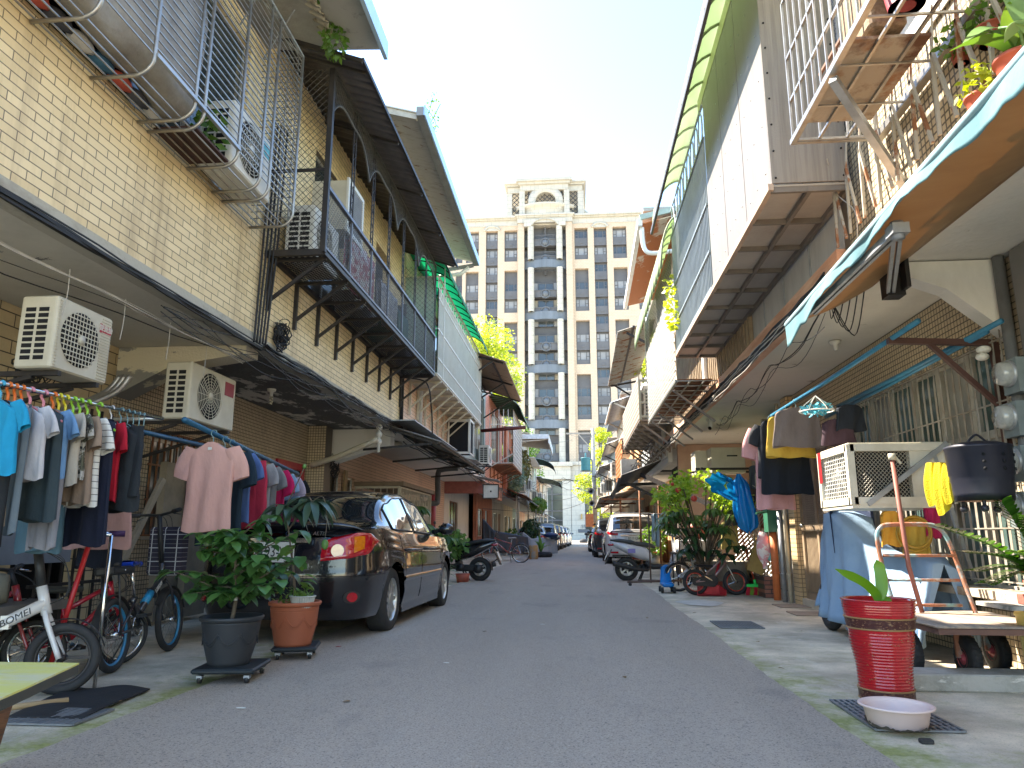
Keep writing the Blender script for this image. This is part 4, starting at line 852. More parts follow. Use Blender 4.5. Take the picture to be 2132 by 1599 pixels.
b.build('end_railing', WH, t)
MB().bx(-3.39, xo, ya, yb, za-.05, za-.02).build('floor', mat('cream_floor', (.6, .54, .42), .6, 0, (.5, .44, .34), 3), t)
for k in range(9):
    y = ya+.5+k*.76; q = MB(); q.bar((-3.36, y, za-.06), (-3.36, y, za-.75), .045); q.bar((-3.38, y, za-.08), (xo, y, za-.08), .04); q.bar((-3.35, y, za-.6), (xo-.05, y, za-.09), .035); q.build('bracket', M['cream'], t)
b = MB(); b.bar((-2.6, 13.86, 4.0), (-2.6, 13.9, 6.35), .0201); b.build('corner_post', WH, t)
GRN = transmat('green_fibreglass', (.03, .42, .26), (.03, .33, .2), .55, 12)
def scallop(name, label, x0, x1, y0, y1, z0, z1, m, n, group=None, rib=None, bulge=.12, end=True):
    t = thing(name, label, 'awning', ((x0+x1)/2, (y0+y1)/2, z0), 0, group)
    s = MB(); A, B = abs(x1-x0), z1-z0
    def q(u, v): a = v*PI/2; return V((x0+(x1-x0)*math.sin(a), lerp(y0, y1, u)+0, z0+(z1-z0)*math.cos(a)**1.0))
    s.grid(lambda u, v: q(u, v)+V((0, 0, .03*abs(math.sin(u*n*PI)))), n*6, 8); s.build('sheet', m, t, solid=.006)
    for k in range(n+1): r = MB(); r.tube([q(k/n, v/8)-V((0, 0, .012)) for v in range(9)], .016, 5); r.build('rib', rib or M['iron'], t)
    return t
scallop('fibreglass_awning', 'curved green fibreglass awning above the cream white railed cage', -3.4, -2.48, 13.8, 20.2, 6.12, 6.75, GRN, 11)
# screen behind the mesh seen as green fibreglass panel
tag(MB().bx(-3.38, -2.78, 13.72, 13.75, 4.1, 6.1).build('fibreglass_screen', mat('mint_sheet', (.25, .42, .36), .5, 0, (.45, .5, .42), 6, stretch=(4, 1, .6))), 'pale green fibreglass end screen between the mesh balcony and the white railed cage', 'screen')
# brown corrugated eave of house 4
e = thing('sheet_eave', 'rusty brown corrugated eave on iron struts beyond the green awning', 'eave', (-2.9, 22.5, 5.8))
b = MB(); corrug(b, (-3.5, 19.9, 6.35), (-3.5, 26.3, 6.35), (-1.95, 26.3, 5.82), (-1.95, 19.9, 5.82), 60, .02); b.build('sheet', layermat('brown_sheet', [((.28, .2, .15),), ((.12, .05, .03), 1.5, .6, .03, (1, 5, 1))], .8, .3), e, solid=.008)
b = MB(); b.bar((-2.35, 19.9, 5.92), (-2.35, 26.3, 5.92), .05); b.bar((-3.3, 20, 6.2), (-3.3, 26.3, 6.2), .05)
for y in (20.1, 23.2, 26.2): b.bar((-3.35, y, 5.2), (-2.3, y, 5.88), .045); b.bar((-3.4, y, 6.2), (-2.0, y, 5.8), .05)
b.build('struts', IR, e)
# house 5 lattice cage + green awning
t = thing('window_cage', 'white square lattice window cage on the pink brick house', 'window cage', (-3.0, 30.5, 3.6)); b = MB(); xo = -2.45; ya, yb, za, zb = 28.4, 33.2, 3.75, 5.9
for k in range(25): y = lerp(ya, yb, k/24); b.bar((xo, y, za), (xo, y, zb), .022)
for k in range(14): z = lerp(za, zb, k/13); b.bar((xo, ya, z), (xo, yb, z), .02)
for k in range(6): x = lerp(-3.38, xo, k/5); b.bar((x, ya, za), (x, ya, zb), .022)
for z in (za, zb-.6): b.bar((-3.38, ya, z), (xo, ya, z), .03)
b.build('lattice', WH, t); MB().bx(-3.39, xo, ya, yb, za-.08, za-.02).build('floor', M['rust'], t)
for k in range(4): y = ya+.3+k*1.4; q = MB(); q.bar((-3.38, y, za-.55), (-3.38, y, za-.1), .04); q.bar((-3.36, y, za-.55), (xo, y, za-.1), .035); q.build('bracket', M['rust'], t)
scallop('fibreglass_awning', 'faded green curved awning over the lattice cage of the pink house', -3.4, -2.1, 28.2, 33.3, 5.75, 6.45, mat('green_sheet_faded', (.10, .26, .16), .5, 0, (.2, .36, .24), 5), 12)
# white canopy boxes beyond
cb2 = thing('tarpaulin_canopy', 'white and tan tarpaulin canopy jutting over the street before the tower', 'canopy', (-2.2, 38, 5.6))
b = MB(); b.add([(-3.4, 36.2, 6.1), (-3.4, 42, 6.1), (-1.35, 42, 5.85), (-1.35, 36.2, 5.75)], [(0, 1, 2, 3)]); b.build('sheet', mat('canvas_white', (.6, .52, .42), .8), cb2, solid=.03)
b = MB(); b.bx(-3.4, -1.3, 36.15, 36.2, 5.72, 5.95); b.bx(-1.33, -1.28, 36.2, 42, 5.5, 5.9); b.build('valance', mat('canvas_bright', (.75, .73, .68), .8), cb2)
b = MB(); b.tube([(-1.4, 36.3, 5.7), (-2.9, 36.3, 5.6), (-3.3, 36.3, 5.2)], .03, 5); b.bar((-2.95, 36.25, 5.7), (-2.95, 36.25, 0.1), .06); b.build('pole', M['white'], cb2)
scallop('fibreglass_awning', 'dark teal curved awning on the far left row below the treetop', -3.2, -1.5, 52, 56.5, 5.6, 6.4, mat('teal_sheet', (.05, .16, .15), .5), 8)
scallop('fibreglass_awning', 'pale mint awning near the street end on the left', -3.2, -1.2, 60, 66, 5.0, 5.6, mat('mint_sheet2', (.3, .42, .36), .5), 8)
rb_ = MB(); rb_.cyl((-3.1, 23.6, 4.35), (-1.6, 23.6, 4.45), .06, 10); tag(rb_.build('red_pole', mat('maroon_pole', (.12, .015, .015), .4)), 'dark red pole jutting over the street beside the pink house', 'pole')
wl = MB(); wl.bar((-3.3, 27.6, 3.5), (-2.3, 27.5, 4.05), .04); tag(wl.build('white_stick', WH), 'thin white stick slanting out in front of the pink house', 'stick')
# AC units on house 3/4 front
wa = thing('window_air_conditioner', 'open white framed window box under the cream railed cage', 'window box', (-3.0, 20.0, 3.2))
MB().bx(-3.42, -2.8, 18.9, 19.6, 3.1, 3.95).build('casing', M['dark'], wa); f = MB()
for x in (-3.35, -2.8): f.bx(x-.02, x+.02, 18.86, 18.895, 3.1, 3.95)
f.bx(-3.37, -2.78, 18.86, 18.897, 3.92, 4.0); f.bx(-3.37, -2.78, 18.86, 18.897, 3.06, 3.12)
for y in (18.9, 19.6): f.bx(-2.795, -2.765, y-.03, y+.03, 3.06, 4.0)
f.bx(-2.795, -2.765, 18.93, 19.57, 3.94, 4.0); f.bx(-2.795, -2.765, 18.93, 19.57, 3.06, 3.1); f.build('frame', WH, wa)
ac_unit('air_conditioner', 'white air conditioner on a bracket beside the pink brick house', -3.3, -2.95, 24.6, 25.5, 3.35, 4.0, M['acwhite'], '+x', wallx=-3.4)
for k, (px, y) in enumerate([(0, 19.5), (1, 24.9)]):
    b = MB(); b.add([(-3.4, y-.6, 3.05-.12*k), (-3.4, y+.9, 3.05-.12*k), (-2.6, y+.9, 2.9-.12*k), (-2.6, y-.6, 2.9-.12*k)], [(0, 1, 2, 3)]); tag(b.build('small_awning', M['galv'], solid=.01), ['small grey sheet awning under the open white window box', 'small grey sheet awning under the white air conditioner by the pink house'][k], 'awning')
# low corrugated awning on iron frame (by the cream gate)
t = thing('corrugated_awning', 'dark corrugated awning on black iron struts above the cream gate', 'awning', (-3.0, 16.2, 2.6))
b = MB(); corrug(b, (-3.4, 12.9, 2.93), (-3.4, 19.5, 2.93), (-2.42, 19.5, 2.62), (-2.42, 12.9, 2.62), 66, .016); b.build('sheet', layermat('grey_brown_sheet', [((.2, .18, .16),), ((.34, .31, .27), 2, .55, .1, (1, 4, 1)), ((.16, .07, .04), 3, .62, .06, (1, 5, 1))], .7, .3), t, solid=.006)
b = MB()
for y in (13.0, 15.2, 17.4, 19.4): b.bar((-3.42, y, 2.88), (-2.45, y, 2.58), .045); b.bar((-3.9, y, 2.5), (-2.6, y, 2.6), .04)
b.bar((-2.48, 12.9, 2.6), (-2.48, 19.5, 2.6), .04); b.bar((-2.95, 12.9, 2.75), (-2.95, 19.5, 2.75), .03); b.build('frame', IR, t)
b = MB(); b.bx(-3.42, -2.9, 12.8, 17.6, 3.0, 3.02); tag(b.build('loose_sheet', M['galv']), 'loose pale sheet laid on top of the dark corrugated awning', 'sheet')
pp = MB(); pp.tube(cat_curve([(-3.2, 19.6, 2.75), (-3.6, 19.6, 2.72), (-3.75, 19.6, 2.6), (-3.75, 19.6, 1.9), (-3.85, 19.5, 1.8), (-4.6, 19.3, 1.8)], 5), .075, 10); tag(pp.build('drain_elbow', mat('dark_pipe', (.12, .12, .12), .6)), 'thick dark grey drain elbow under the slab beside the blue door', 'pipe')
# ================= RIGHT upper attachments =================
LG = transmat('lime_fibreglass', (.50, .58, .40), (.56, .58, .44), .35)
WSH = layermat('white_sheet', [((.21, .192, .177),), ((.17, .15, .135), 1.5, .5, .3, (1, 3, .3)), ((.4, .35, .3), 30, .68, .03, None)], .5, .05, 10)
BRN = layermat('brown_sheet_end', [((.26, .23, .20),), ((.17, .145, .125), 3, .4, .3, (14, 14, .4))], .45, .15, 60)
# white sheet metal box bay
t = thing('sheet_metal_bay', 'big white sheet metal box bay with grey framed floor overhanging the right', 'box bay', (1.8, 6.3, 3.52))
X0, Ya, Yb, Zb, Zt = 1.5, 5.12, 7.45, 3.52, 5.75
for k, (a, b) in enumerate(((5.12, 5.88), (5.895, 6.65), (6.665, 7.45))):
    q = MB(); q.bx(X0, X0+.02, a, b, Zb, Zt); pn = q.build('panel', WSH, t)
    r = MB(); [r.cyl((X0-.004, y, z), (X0, y, z), .008, 6) for y in (a+.12, a+.38, a+.62) for z in [Zb+.15+.4*i+.1*(k % 2) for i in range(6)]]; r.build('rivets', M['galv'], pn)
q = MB(); [q.bx(X0+.0, 2.06, Ya-.02, Ya-.004, Zb, Zt) for _ in (0,)]; q.build('end_panel', BRN, t)
q = MB(); [q.cyl((x, Ya-.026, z), (x, Ya-.02, z), .008, 6) for x in (1.53, 2.02) for z in [3.56+.22*i for i in range(10)]]; q.build('end_rivets', M['dark'], t)
q = MB(); q.bx(X0, 2.08, Ya, 10.28, Zb-.02, Zb-.005); q.build('floor_board', layermat('floor_board', [((.40, .37, .34),), ((.3, .27, .24), 1.5, .45, .3, None)], .5), t)
q = MB(); q.bar((X0-.01, Ya-.02, Zb-.03), (X0-.01, 10.3, Zb-.03), .04, .05); q.build('sill_bar', mat('tan_bar', (.50, .38, .28), .6, 0, (.35, .25, .2), 4), t)
q = MB(); q.bar((2.06, Ya, Zb-.04), (2.06, 10.3, Zb-.04), .035, .05); q.bar((1.78, Ya, Zb-.045), (1.78, 10.3, Zb-.045), .03, .04)
for k in range(10): y = Ya+.02+(10.27-Ya)*k/9; q.bar((X0, y, Zb-.04), (2.08, y, Zb-.04), .03, .045)
q.build('floor_frame', mat('taupe_frame', (.21, .185, .165), .5, .2), t)
tag(MB().bx(1.495, 1.53, 5.0, 7.7, 5.751, 5.9).build('flashing', mat('yellow_flashing', (.5, .49, .33), .5, 0, (.48, .46, .25), 3)), 'pale yellow flashing strip above the white sheet metal panels', 'flashing')
# barred cage continuing the bay
t = thing('window_cage', 'blue grey barred cage beside the white sheet metal panels on the right', 'window cage', (1.8, 8.9, 3.5))
q = MB(); BG = mat('bluegrey_bars', (.30, .34, .36), .45, .3, (.22, .25, .27), 4)
for k in range(34): y = lerp(7.5, 10.25, k/33); q.bar((X0, y, Zb), (X0, y, 5.3), .014)
for z in (Zb+.02, 3.95, 4.5, 5.3): q.bar((X0-.01, 7.47, z), (X0-.01, 10.28, z), .025)
for k in range(9):
    y = 7.65+.3*k; q.tube([(X0, y+.12*math.cos(a), 5.5+.2*math.sin(a)) for a in [2*PI*i/10 for i in range(11)]], .01, 4)
q.bar((X0, 7.5, 5.72), (X0, 10.25, 5.72), .02); q.build('bars', BG, t)
tag(MB().bx(2.02, 2.04, 7.5, 10.2, 3.6, 5.5).build('reed_screen', mat('green_screen', (.10, .15, .14), .7, 0, (.2, .24, .2), 8, stretch=(1, 6, .5))), 'dark green window screen behind the blue grey bars', 'screen')
scallop('fibreglass_roof', 'long pale lime fibreglass roof with round ribs over the white sheet metal bay', 1.56, 1.16, 3.6, 9.65, 5.2, 5.92, LG, 13, rib=mat('rib_olive', (.28, .33, .2), .6))
q = MB(); q.bar((1.15, 3.5, 5.19), (1.15, 9.8, 5.19), .03, .05); tag(q.build('gutter_bar', mat('dark_gutter', (.08, .075, .07), .5)), 'thin dark gutter bar along the lime roof edge', 'gutter')
scallop('fibreglass_roof', 'second lime green ribbed roof, lower, over the mesh cage of the right row', 1.56, 1.28, 9.9, 14.6, 4.7, 5.5, transmat('lime_fibreglass_b', (.46, .58, .32), (.50, .58, .38), .35), 14, rib=MATS['rib_olive'])
# mesh cage 2 (Y 10.3..13.1)
t = thing('window_cage', 'rusty floored wire mesh cage with braces beneath the second lime roof', 'window cage', (1.75, 11.8, 3.05)); q = MB()
mesh_panel(q, (1.46, 10.2, 3.12), (0, 1, 0), (0, 0, 1), 4.0, 2.0, .14, .004, 1.5); q.build('mesh', mat('dark_wire', (.12, .12, .11), .5, .4), t)
q = MB()
for k in range(12): y = 10.2+4.0*k/11; q.bar((1.46, y, 3.1), (2.05, y, 3.1), .014)
for x in (1.46, 1.65, 1.85, 2.04): q.bar((x, 10.2, 3.095), (x, 14.2, 3.095), .02)
q.bar((1.46, 10.2, 3.1), (1.46, 14.2, 3.1), .035); q.bar((1.46, 14.2, 3.1), (1.46, 14.2, 5.2), .03); q.build('frame', ST, t)
MB().bx(1.5, 2.0, 10.4, 13.6, 3.14, 3.17).build('rust_floor', M['rust'], t)
for y in (10.8, 11.9, 12.9, 13.9): q = MB(); q.bar((1.5, y, 3.08), (2.1, y+.1, 2.62-.0), .03); q.build('brace', ST, t)
random.seed(3); v = MB(); leafcloud(v, (1.42, 10.1, 4.35), (.06, .22, .3), 90, .09); leafcloud(v, (1.42, 9.9, 3.95), (.05, .15, .16), 50, .09); tag(v.build('vine', LF_Y), 'bright green vine leaves poking through the cage bars on the right', 'plant')
# near window cage over the blue awning (with pots)
t = thing('window_cage', 'steel plant cage with sheet and board floor above the blue awning', 'window cage', (1.78, 3.2, 3.52)); q = MB(); za, zb = 3.54, 4.6
for k in range(30): y = lerp(1.2, 4.55, k/29); q.bar((1.5, y, za), (1.5, y, zb), .012)
for z in (za+.3, za+.62, zb): q.bar((1.505, 1.2, z), (1.505, 4.55, z), .018)
for x in (1.5, 1.68, 1.86, 2.05): q.bar((x, 4.55, za), (x, 4.55, zb), .014)
q.build('bars', ST, t); q = MB()
for z in (za,): q.bar((1.5, 1.2, z), (1.5, 4.57, z), .035); q.bar((2.05, 1.2, z), (2.05, 4.57, z), .05)
for x in (1.66, 1.84): q.bar((x, 1.2, za), (x, 4.55, za), .016)
for k in range(9): y = 1.4+.39*k; q.bar((1.5, y, za-.008), (2.05, y, za-.008), .012)
q.bar((1.5, 4.55, za), (2.05, 4.55, za), .03); q.build('floor_frame', ST, t)
MB().bx(1.53, 1.93, 3.55, 4.35, za+.012, za+.03).build('rusty_board', layermat('rusty_board', [((.40, .34, .27),), ((.14, .07, .045), 1.8, .48, .1, None), ((.3, .16, .09), 4, .55, .1, None)], .8), t)
q = MB(); [q.bx(1.62+.03*k, 1.65+.03*k, 2.2, 3.25, za+.012+.01*(k % 2), za+.03+.01*(k % 2)) for k in range(8)]; q.build('zinc_sheet', GV, t)
q = MB(); q.bar((1.5, 3.8, za-.05), (2.12, 4.4, 3.08), .045); q.build('brace', GV, t)
# railing of V shaped bars in front of the tiled wall
q = MB()
for k in range(12):
    y = 2.4+.26*k
    q.bar((2.03, y, 3.85), (2.0, y, 3.56), .012); q.bar((2.0, y, 3.56), (2.0, y+.03, 3.07), .018); q.bar((2.0, y, 3.56), (2.0, y-.15, 3.07), .018)
tag(q.build('spike_railing', M['rustpaint']), 'grey railing of forked bars in front of the small square tiles', 'railing')
# pots on the parapet over the awning
def flowerpot(name, label, c, r, h, m, group=None, r0=.72, cat='pot', soil=True, rim=.12):
    c = V(c); t = thing(name, label, cat, c, 0, group); b = MB()
    b.lathe([(0, .0), (r*r0, 0), (r*r0, 0), (lerp(r*r0, r*.93, .5), h*.45), (r*.93, h*(1-rim)), (r*1.02, h*(1-rim)), (r*1.03, h), (r*.93, h), (r*.9, h*.86), (0, h*.85)], c, 32); b.build('pot', m, t)
    s = MB(); s.lathe([(r*.9, h*.865), (r*.5, h*.885), (0, h*.88)], c, 20); s.build('soil', M['soil'], t); return t
TER = mat('terracotta_plastic', (.42, .10, .06), .55, 0, (.34, .08, .05), 4)
def strap(mb, c, n, L, w_, up=.6, seed=1, curl=1.0):
    """arching strap leaves from c"""
    random.seed(seed); c = V(c)
    for i in range(n):
        a = 2*PI*i/n+rnd(-.4, .4); l = L*rnd(.7, 1.1); d = V((math.cos(a), math.sin(a), 0)); e = up*rnd(.6, 1.3); pts = []
        for k in range(7): t_ = k/6; pts.append(c+d*l*t_*(.35+.5*t_)*1.1+V((0, 0, l*(e*t_*1.6-curl*t_*t_))))
        s = d.cross(V((0, 0, 1))); vs = []
        for k, p in enumerate(pts): ww = w_*math.sin(PI*min(.97, .12+k/6*.86)); vs += [p-s*ww, p-V((0, 0, ww*.3)), p+s*ww]
        mb.add(vs, [(3*k+j, 3*k+j+1, 3*k+j+4, 3*k+j+3) for k in range(6) for j in (0, 1)], True)
for i, (px, py, X, r, h, lab, kind) in enumerate([(2120, 150, 1.98, .09, .14, 'large terracotta pot on the awning top at the right picture edge', 0), (2045, 222, 1.95, .07, .11, 'small terracotta pot on the awning top, below the largest one', 1), (2000, 120, 2.06, .05, .08, 'tiny dark red pot hanging on the white board', 2), (2065, 75, 2.04, .08, .08, 'hanging red pot with bare roots under the leaves', 2)]):
    c = P(px, py, X=X); c.z -= h*.5; t = flowerpot('potted_plant', lab, c, r, h, TER, 'plant pots above the blue awning'); l = MB()
    if kind == 0: strap(l, c+V((0, 0, h)), 6, .3, .04, 1, 5)
    else: leafcloud(l, c+V((-.02, -.02, h+.05)), (.09, .09, .1), 90, .05, droop=.3)
    l.build('foliage', LF_G if kind != 1 else LF_Y, t)
c = V((1.75, 2.95, 3.6)); t = flowerpot('potted_plant', 'long dark red trough with striped leaves inside the plant cage', c, .13, .22, mat('dark_red_pot', (.30, .03, .04), .5)); l = MB(); strap(l, c+V((0, 0, .2)), 12, .4, .02, .9, 7); l.build('foliage', leafmat('striped_leaf', (.25, .38, .06), (.5, .55, .2), .4), t)
c = V((1.72, 3.35, 3.58)); t = flowerpot('potted_plant', 'deep red round pot on the zinc sheets in the plant cage', c, .12, .2, MATS['dark_red_pot']); l = MB(); leafcloud(l, c+V((0, 0, .3)), (.14, .14, .12), 90, .08); l.build('foliage', LF_Y, t)
q = MB(); q.bbx(1.6, 1.8, 3.5, 3.9, 3.6, 4.0, .03); tag(q.build('basket', mat('wicker', (.33, .24, .16), .8, 0, (.15, .1, .06), 40)), 'woven basket standing on the rusty board in the plant cage', 'basket')
q = MB(); [q.bar((1.58+.05*k, 2.4, 3.75+.05*k), (1.62, 4.3, 3.7+.08*k), .018) for k in range(3)]; tag(q.build('wood_sticks', mat('reddish_wood', (.22, .11, .07), .7)), 'bundle of brown sticks lying in the plant cage', 'sticks')
ba = V(P(2125, 0, X=1.9)); l = MB(); 
def bigleaf(mb, a, tip, w_, fold=.15, n=8, droop=.12):
    a, tip = V(a), V(tip); d = tip-a; s = d.cross(V((0, 0, 1))); s = s.normalized() if s.length > 1e-5 else V((1, 0, 0)); u = s.cross(d).normalized(); vs = []
    for k in range(n+1): t_ = k/n; p = a+d*t_+u*d.length*droop*math.sin(PI*t_)*1.0; ww = w_*math.sin(PI*t_**.75)*1.0; vs += [p-s*ww+u*ww*fold, p, p+s*ww+u*ww*fold]
    mb.add(vs, [(3*k+j, 3*k+j+1, 3*k+j+4, 3*k+j+3) for k in range(n) for j in (0, 1)], True)
bigleaf(l, P(2080, 58, X=1.9), P(2003, 92, X=1.85), .035); bigleaf(l, P(2110, 0, X=1.9), P(2015, 15, X=1.9), .035); bigleaf(l, P(2132, 70, X=1.9), P(2075, -20, X=1.9), .05); bigleaf(l, P(2145, 40, X=1.9), P(2090, 90, X=1.88), .04)
l.tube(cat_curve([P(2132, 110, X=1.95), P(2120, 60, X=1.92), P(2080, 58, X=1.9)], 4), .006, 5); tag(l.build('broad_leaves', leafmat('leaf_bluegreen', (.10, .22, .10), (.2, .34, .14), .4)), 'large pale green leaves at the upper right corner of the view', 'plant')
# blue retractable awning
BL = mat('awning_blue', (.15, .30, .34), .85, 0, (.09, .20, .24), 2, bump=.4, bscale=12); TANC = transmat('awning_tan', (.46, .28, .13), (.38, .22, .1), .15, 2)
t = thing('retractable_awning', 'old retractable awning with torn pale blue valance and tan underside', 'awning', (1.9, 4, 2.6))
A0, A1 = V((1.75, 5.86, 2.64)), V((1.72, 1.2, 2.78))
q = MB(); q.tube([A0, A1], .022, 8); q.build('front_bar', mat('bar_blue', (.30, .45, .5), .5), t)
q = MB(); random.seed(21); prof = [.11+.012*math.sin(i*.35)+.008*math.sin(i*1.1)+rnd(-.008, .008) for i in range(60)]
def vz(u):
    i = u*58; k = int(i); return lerp(prof[k], prof[k+1], i-k)*(1+.25*math.sin(u*11)) + .11*max(0, 1-u*14)
q.grid(lambda u, v: lerp(A0, A1, u)+V((-.012+.006*math.sin(u*70+v*2)*v+.02*math.sin(u*23)*v, 0, .02-vz(u)*v)), 240, 6); q.build('valance', BL, t, solid=.002)
q = MB(); B0, B1 = V((2.35, 5.6, 2.86)), V((2.5, 1.2, 2.9))
q.grid(lambda u, v: lerp(lerp(A0, A1, u), lerp(B0, B1, u), v)-V((0, 0, .035*math.sin(PI*v)+.012*math.sin(u*15)*math.sin(PI*v))), 40, 10); q.build('canvas', TANC, t, solid=.002)
q = MB(); e0, e1, e2 = V((1.79, 5.35, 2.585)), V((1.80, 3.9, 2.60)), V((2.28, 5.15, 2.66))
for a, b in ((e0, e1), (e1, e2)):
    for o in (-.018, .018): q.bar(a+V((o, 0, 0)), b+V((o, 0, 0)), .022, .045)
q.box(e1, (.09, .1, .06)); q.cyl(e1-V((0, 0, .05)), e1+V((0, 0, .05)), .035, 12); q.build('folding_arm', GV, t)
q = MB(); q.box(e2+V((.02, 0, .04)), (.12, .12, .16)); q.bx(2.33, 2.36, 5.0, 5.2, 2.65, 2.94); q.build('arm_mount', IR, t)
# eaves of the far right row
e = thing('roof_eave', 'rusted orange soffit eave with white drain elbow high on the right row', 'eave', (1.8, 18, 7.6))
q = MB(); q.add([(1.55, 14.9, 7.62), (2.5, 14.9, 7.85), (2.7, 21, 7.95), (1.65, 21, 7.72)], [(0, 1, 2, 3)]); q.build('soffit_board', layermat('rust_soffit', [((.55, .48, .38),), ((.40, .13, .04), 1.6, .40, .06, (1, .5, 1)), ((.2, .08, .04), 5, .6, .1, None)], .8, .3), e, solid=.02)
q = MB(); q.bar((1.5, 14.8, 7.62), (1.6, 21.1, 7.72), .1, .16); q.build('gutter', M['white'], e); q = MB(); q.bar((1.5, 14.8, 7.72), (2.5, 14.8, 7.95), .06, .12); q.build('barge', mat('pale_green_trim', (.4, .48, .4), .5), e)
q = MB(); q.tube(cat_curve([(1.55, 14.95, 7.55), (1.58, 14.95, 7.1), (1.75, 14.95, 6.95), (2.3, 14.95, 7.0)], 5), .05, 8); q.build('drain_elbow', M['white'], e)
q = MB(); q.bx(1.6, 9.5, 15.0, 21.0, 7.97, 8.05); q.bx(2.5, 9.5, 14.95, 20.9, 6.2, 7.96); q.build('attic_wall', CONC, e)
e = thing('sheet_eave', 'pale corrugated sheet eave on dark struts below the rusted soffit', 'eave', (1.6, 19, 5.4))
q = MB(); corrug(q, (1.95, 16.6, 5.95), (1.95, 21.2, 5.6), (1.02, 21.2, 5.3), (1.08, 16.9, 5.75), 44, .016); q.build('sheet', M['rustpaint'], e, solid=.008)
q = MB(); q.bar((1.45, 16.7, 5.82), (1.4, 21.2, 5.42), .05); q.bar((1.1, 21.1, 5.28), (2.1, 21.1, 5.45), .05); q.bar((1.2, 21.1, 5.3), (2.1, 21.1, 4.7), .045); q.bar((1.3, 17, 5.75), (2.1, 17, 5.3), .05); q.build('struts', IR, e)
q = MB(); q.tube(cat_curve([(1.75, 15.2, 6.4), (1.62, 15.2, 5.6), (1.62, 15.2, 4.7), (1.8, 15.2, 4.0)], 5), .045, 8); tag(q.build('white_hose', M['white']), 'white drain hose hanging behind the mesh cage on the right', 'pipe')
# brown slatted cage (R4)
t = thing('window_cage', 'brown slatted cage with diagonal brackets holding an air conditioner', 'window cage', (1.75, 18, 3.3)); SLT = mat('taupe_slat', (.28, .23, .19), .55)
q = MB(); [q.bx(1.38, 1.41, 15.3, 20.6, 3.4+.115*k, 3.49+.115*k) for k in range(8)]; q.build('slats', mat('taupe_light', (.42, .35, .29), .5), t)
q = MB()
for z in (3.42, 3.72, 3.95, 4.2): q.bar((1.4, 15.3, z), (2.1, 15.3, z), .045)
for x in (1.4, 2.08): q.bar((x, 15.3, 3.35), (x, 15.3, 4.22), .05)
q.build('end_rail', mat('khaki_rail', (.4, .38, .28), .5), t)
MB().bx(1.38, 2.12, 15.3, 20.6, 3.33, 3.36).build('floor', SLT, t)
for k in range(8): y = 15.5+.7*k; q = MB(); q.bar((2.1, y, 3.33), (2.1, y, 2.75), .05); q.bar((1.42, y, 3.3), (2.08, y, 2.8), .045); q.bar((1.4, y, 3.31), (2.1, y, 3.31), .05); q.build('bracket', SLT, t)
ac_unit('air_conditioner', 'pale air conditioner in the brown slatted cage', 1.5, 1.95, 15.55, 16.3, 3.42, 4.15, M['acwhite'], '-x', bracket=False)
# far right clutter: small eaves, cages
for k, (y, z, x, lab) in enumerate([(24.5, 5.1, 1.15, 'grey lean-to eave with moss on the far right row'), (31, 4.6, 1.25, 'small tin eave further down the right row'), (37.5, 4.3, 1.2, 'tin eave near the utility pole')]):
    e = thing('tin_eave', lab, 'eave', (x+.5, y, z)); q = MB(); corrug(q, (2.2, y-2.2, z+.25), (2.2, y+2.2, z+.25), (x, y+2.2, z-.1), (x, y-2.2, z-.1), 26, .02); q.build('sheet', M['galv'], e, solid=.01)
    q = MB(); [q.bar((2.15, y+d, z-.5), (x+.1, y+d, z-.1), .045) for d in (-2.1, 2.1)]; q.bar((x, y-2.2, z-.12), (x, y+2.2, z-.12), .05); q.build('struts', M['white'] if k == 0 else IR, e)
q = MB(); q.bx(1.45, 1.95, 22.9, 23.4, 2.55, 3.3); tag(q.build('meter_box', mat('grey_box', (.35, .33, .3), .6)), 'grey metal box jutting from the rusty orange house', 'box')
q = MB(); mesh_panel(q, (1.5, 23.2, 2.6), (0, 1, 0), (0, 0, 1), 3.5, 1.4, .3, .02, 1.4); tag(q.build('orange_grating', layermat('orange_rust', [((.55, .22, .08),), ((.3, .1, .04), 4, .5, .2, None)], .8)), 'orange rusted grating on the front of the far right house', 'grating')
# low dark awning on the right (opened workshop flap) + pale one
t = thing('flap_awning', 'dark grey lifted flap awning with heavy brace above the white car', 'awning', (1.4, 18.5, 1.95))
q = MB(); corrug(q, (1.95, 16.6, 2.62), (1.95, 20.3, 2.62), (.95, 20.3, 2.0), (1.05, 16.6, 2.28), 30, .014); q.build('sheet', mat('dark_sheet', (.09, .09, .09), .5), t, solid=.01)
q = MB(); q.bar((1.0, 16.62, 2.2), (1.0, 20.3, 1.95), .06); q.bar((1.2, 17.2, 2.15), (2.5, 17.2, 1.5), .06); q.bar((1.0, 18, 2.15), (2.1, 18, 2.2), .07); q.bar((1.5, 16.7, 2.3), (2.7, 15.0, 1.55), .06, .09); q.build('frame', IR, t)
t = thing('flap_awning', 'rusty beige lean-to awning beyond the white car', 'awning', (1.8, 32, 2.1)); q = MB(); corrug(q, (2.4, 28, 2.7), (2.4, 36, 2.7), (.9, 36, 2.2), (.9, 28, 2.35), 30, .02); q.build('sheet', M['rustpaint'], t, solid=.01)
q = MB(); [q.bar((1.0, y, 2.3), (2.6, y, 2.3), .06) for y in (28.1, 32, 35.9)]; q.bar((1.2, 28, 2.33), (1.2, 36, 2.33), .05); q.build('frame', M['rust'], t); [MB().bar((1.7, y, 0), (1.7, y, 2.4), .07).build('post', M['rust'], t) for y in (28.2, 35.8)]
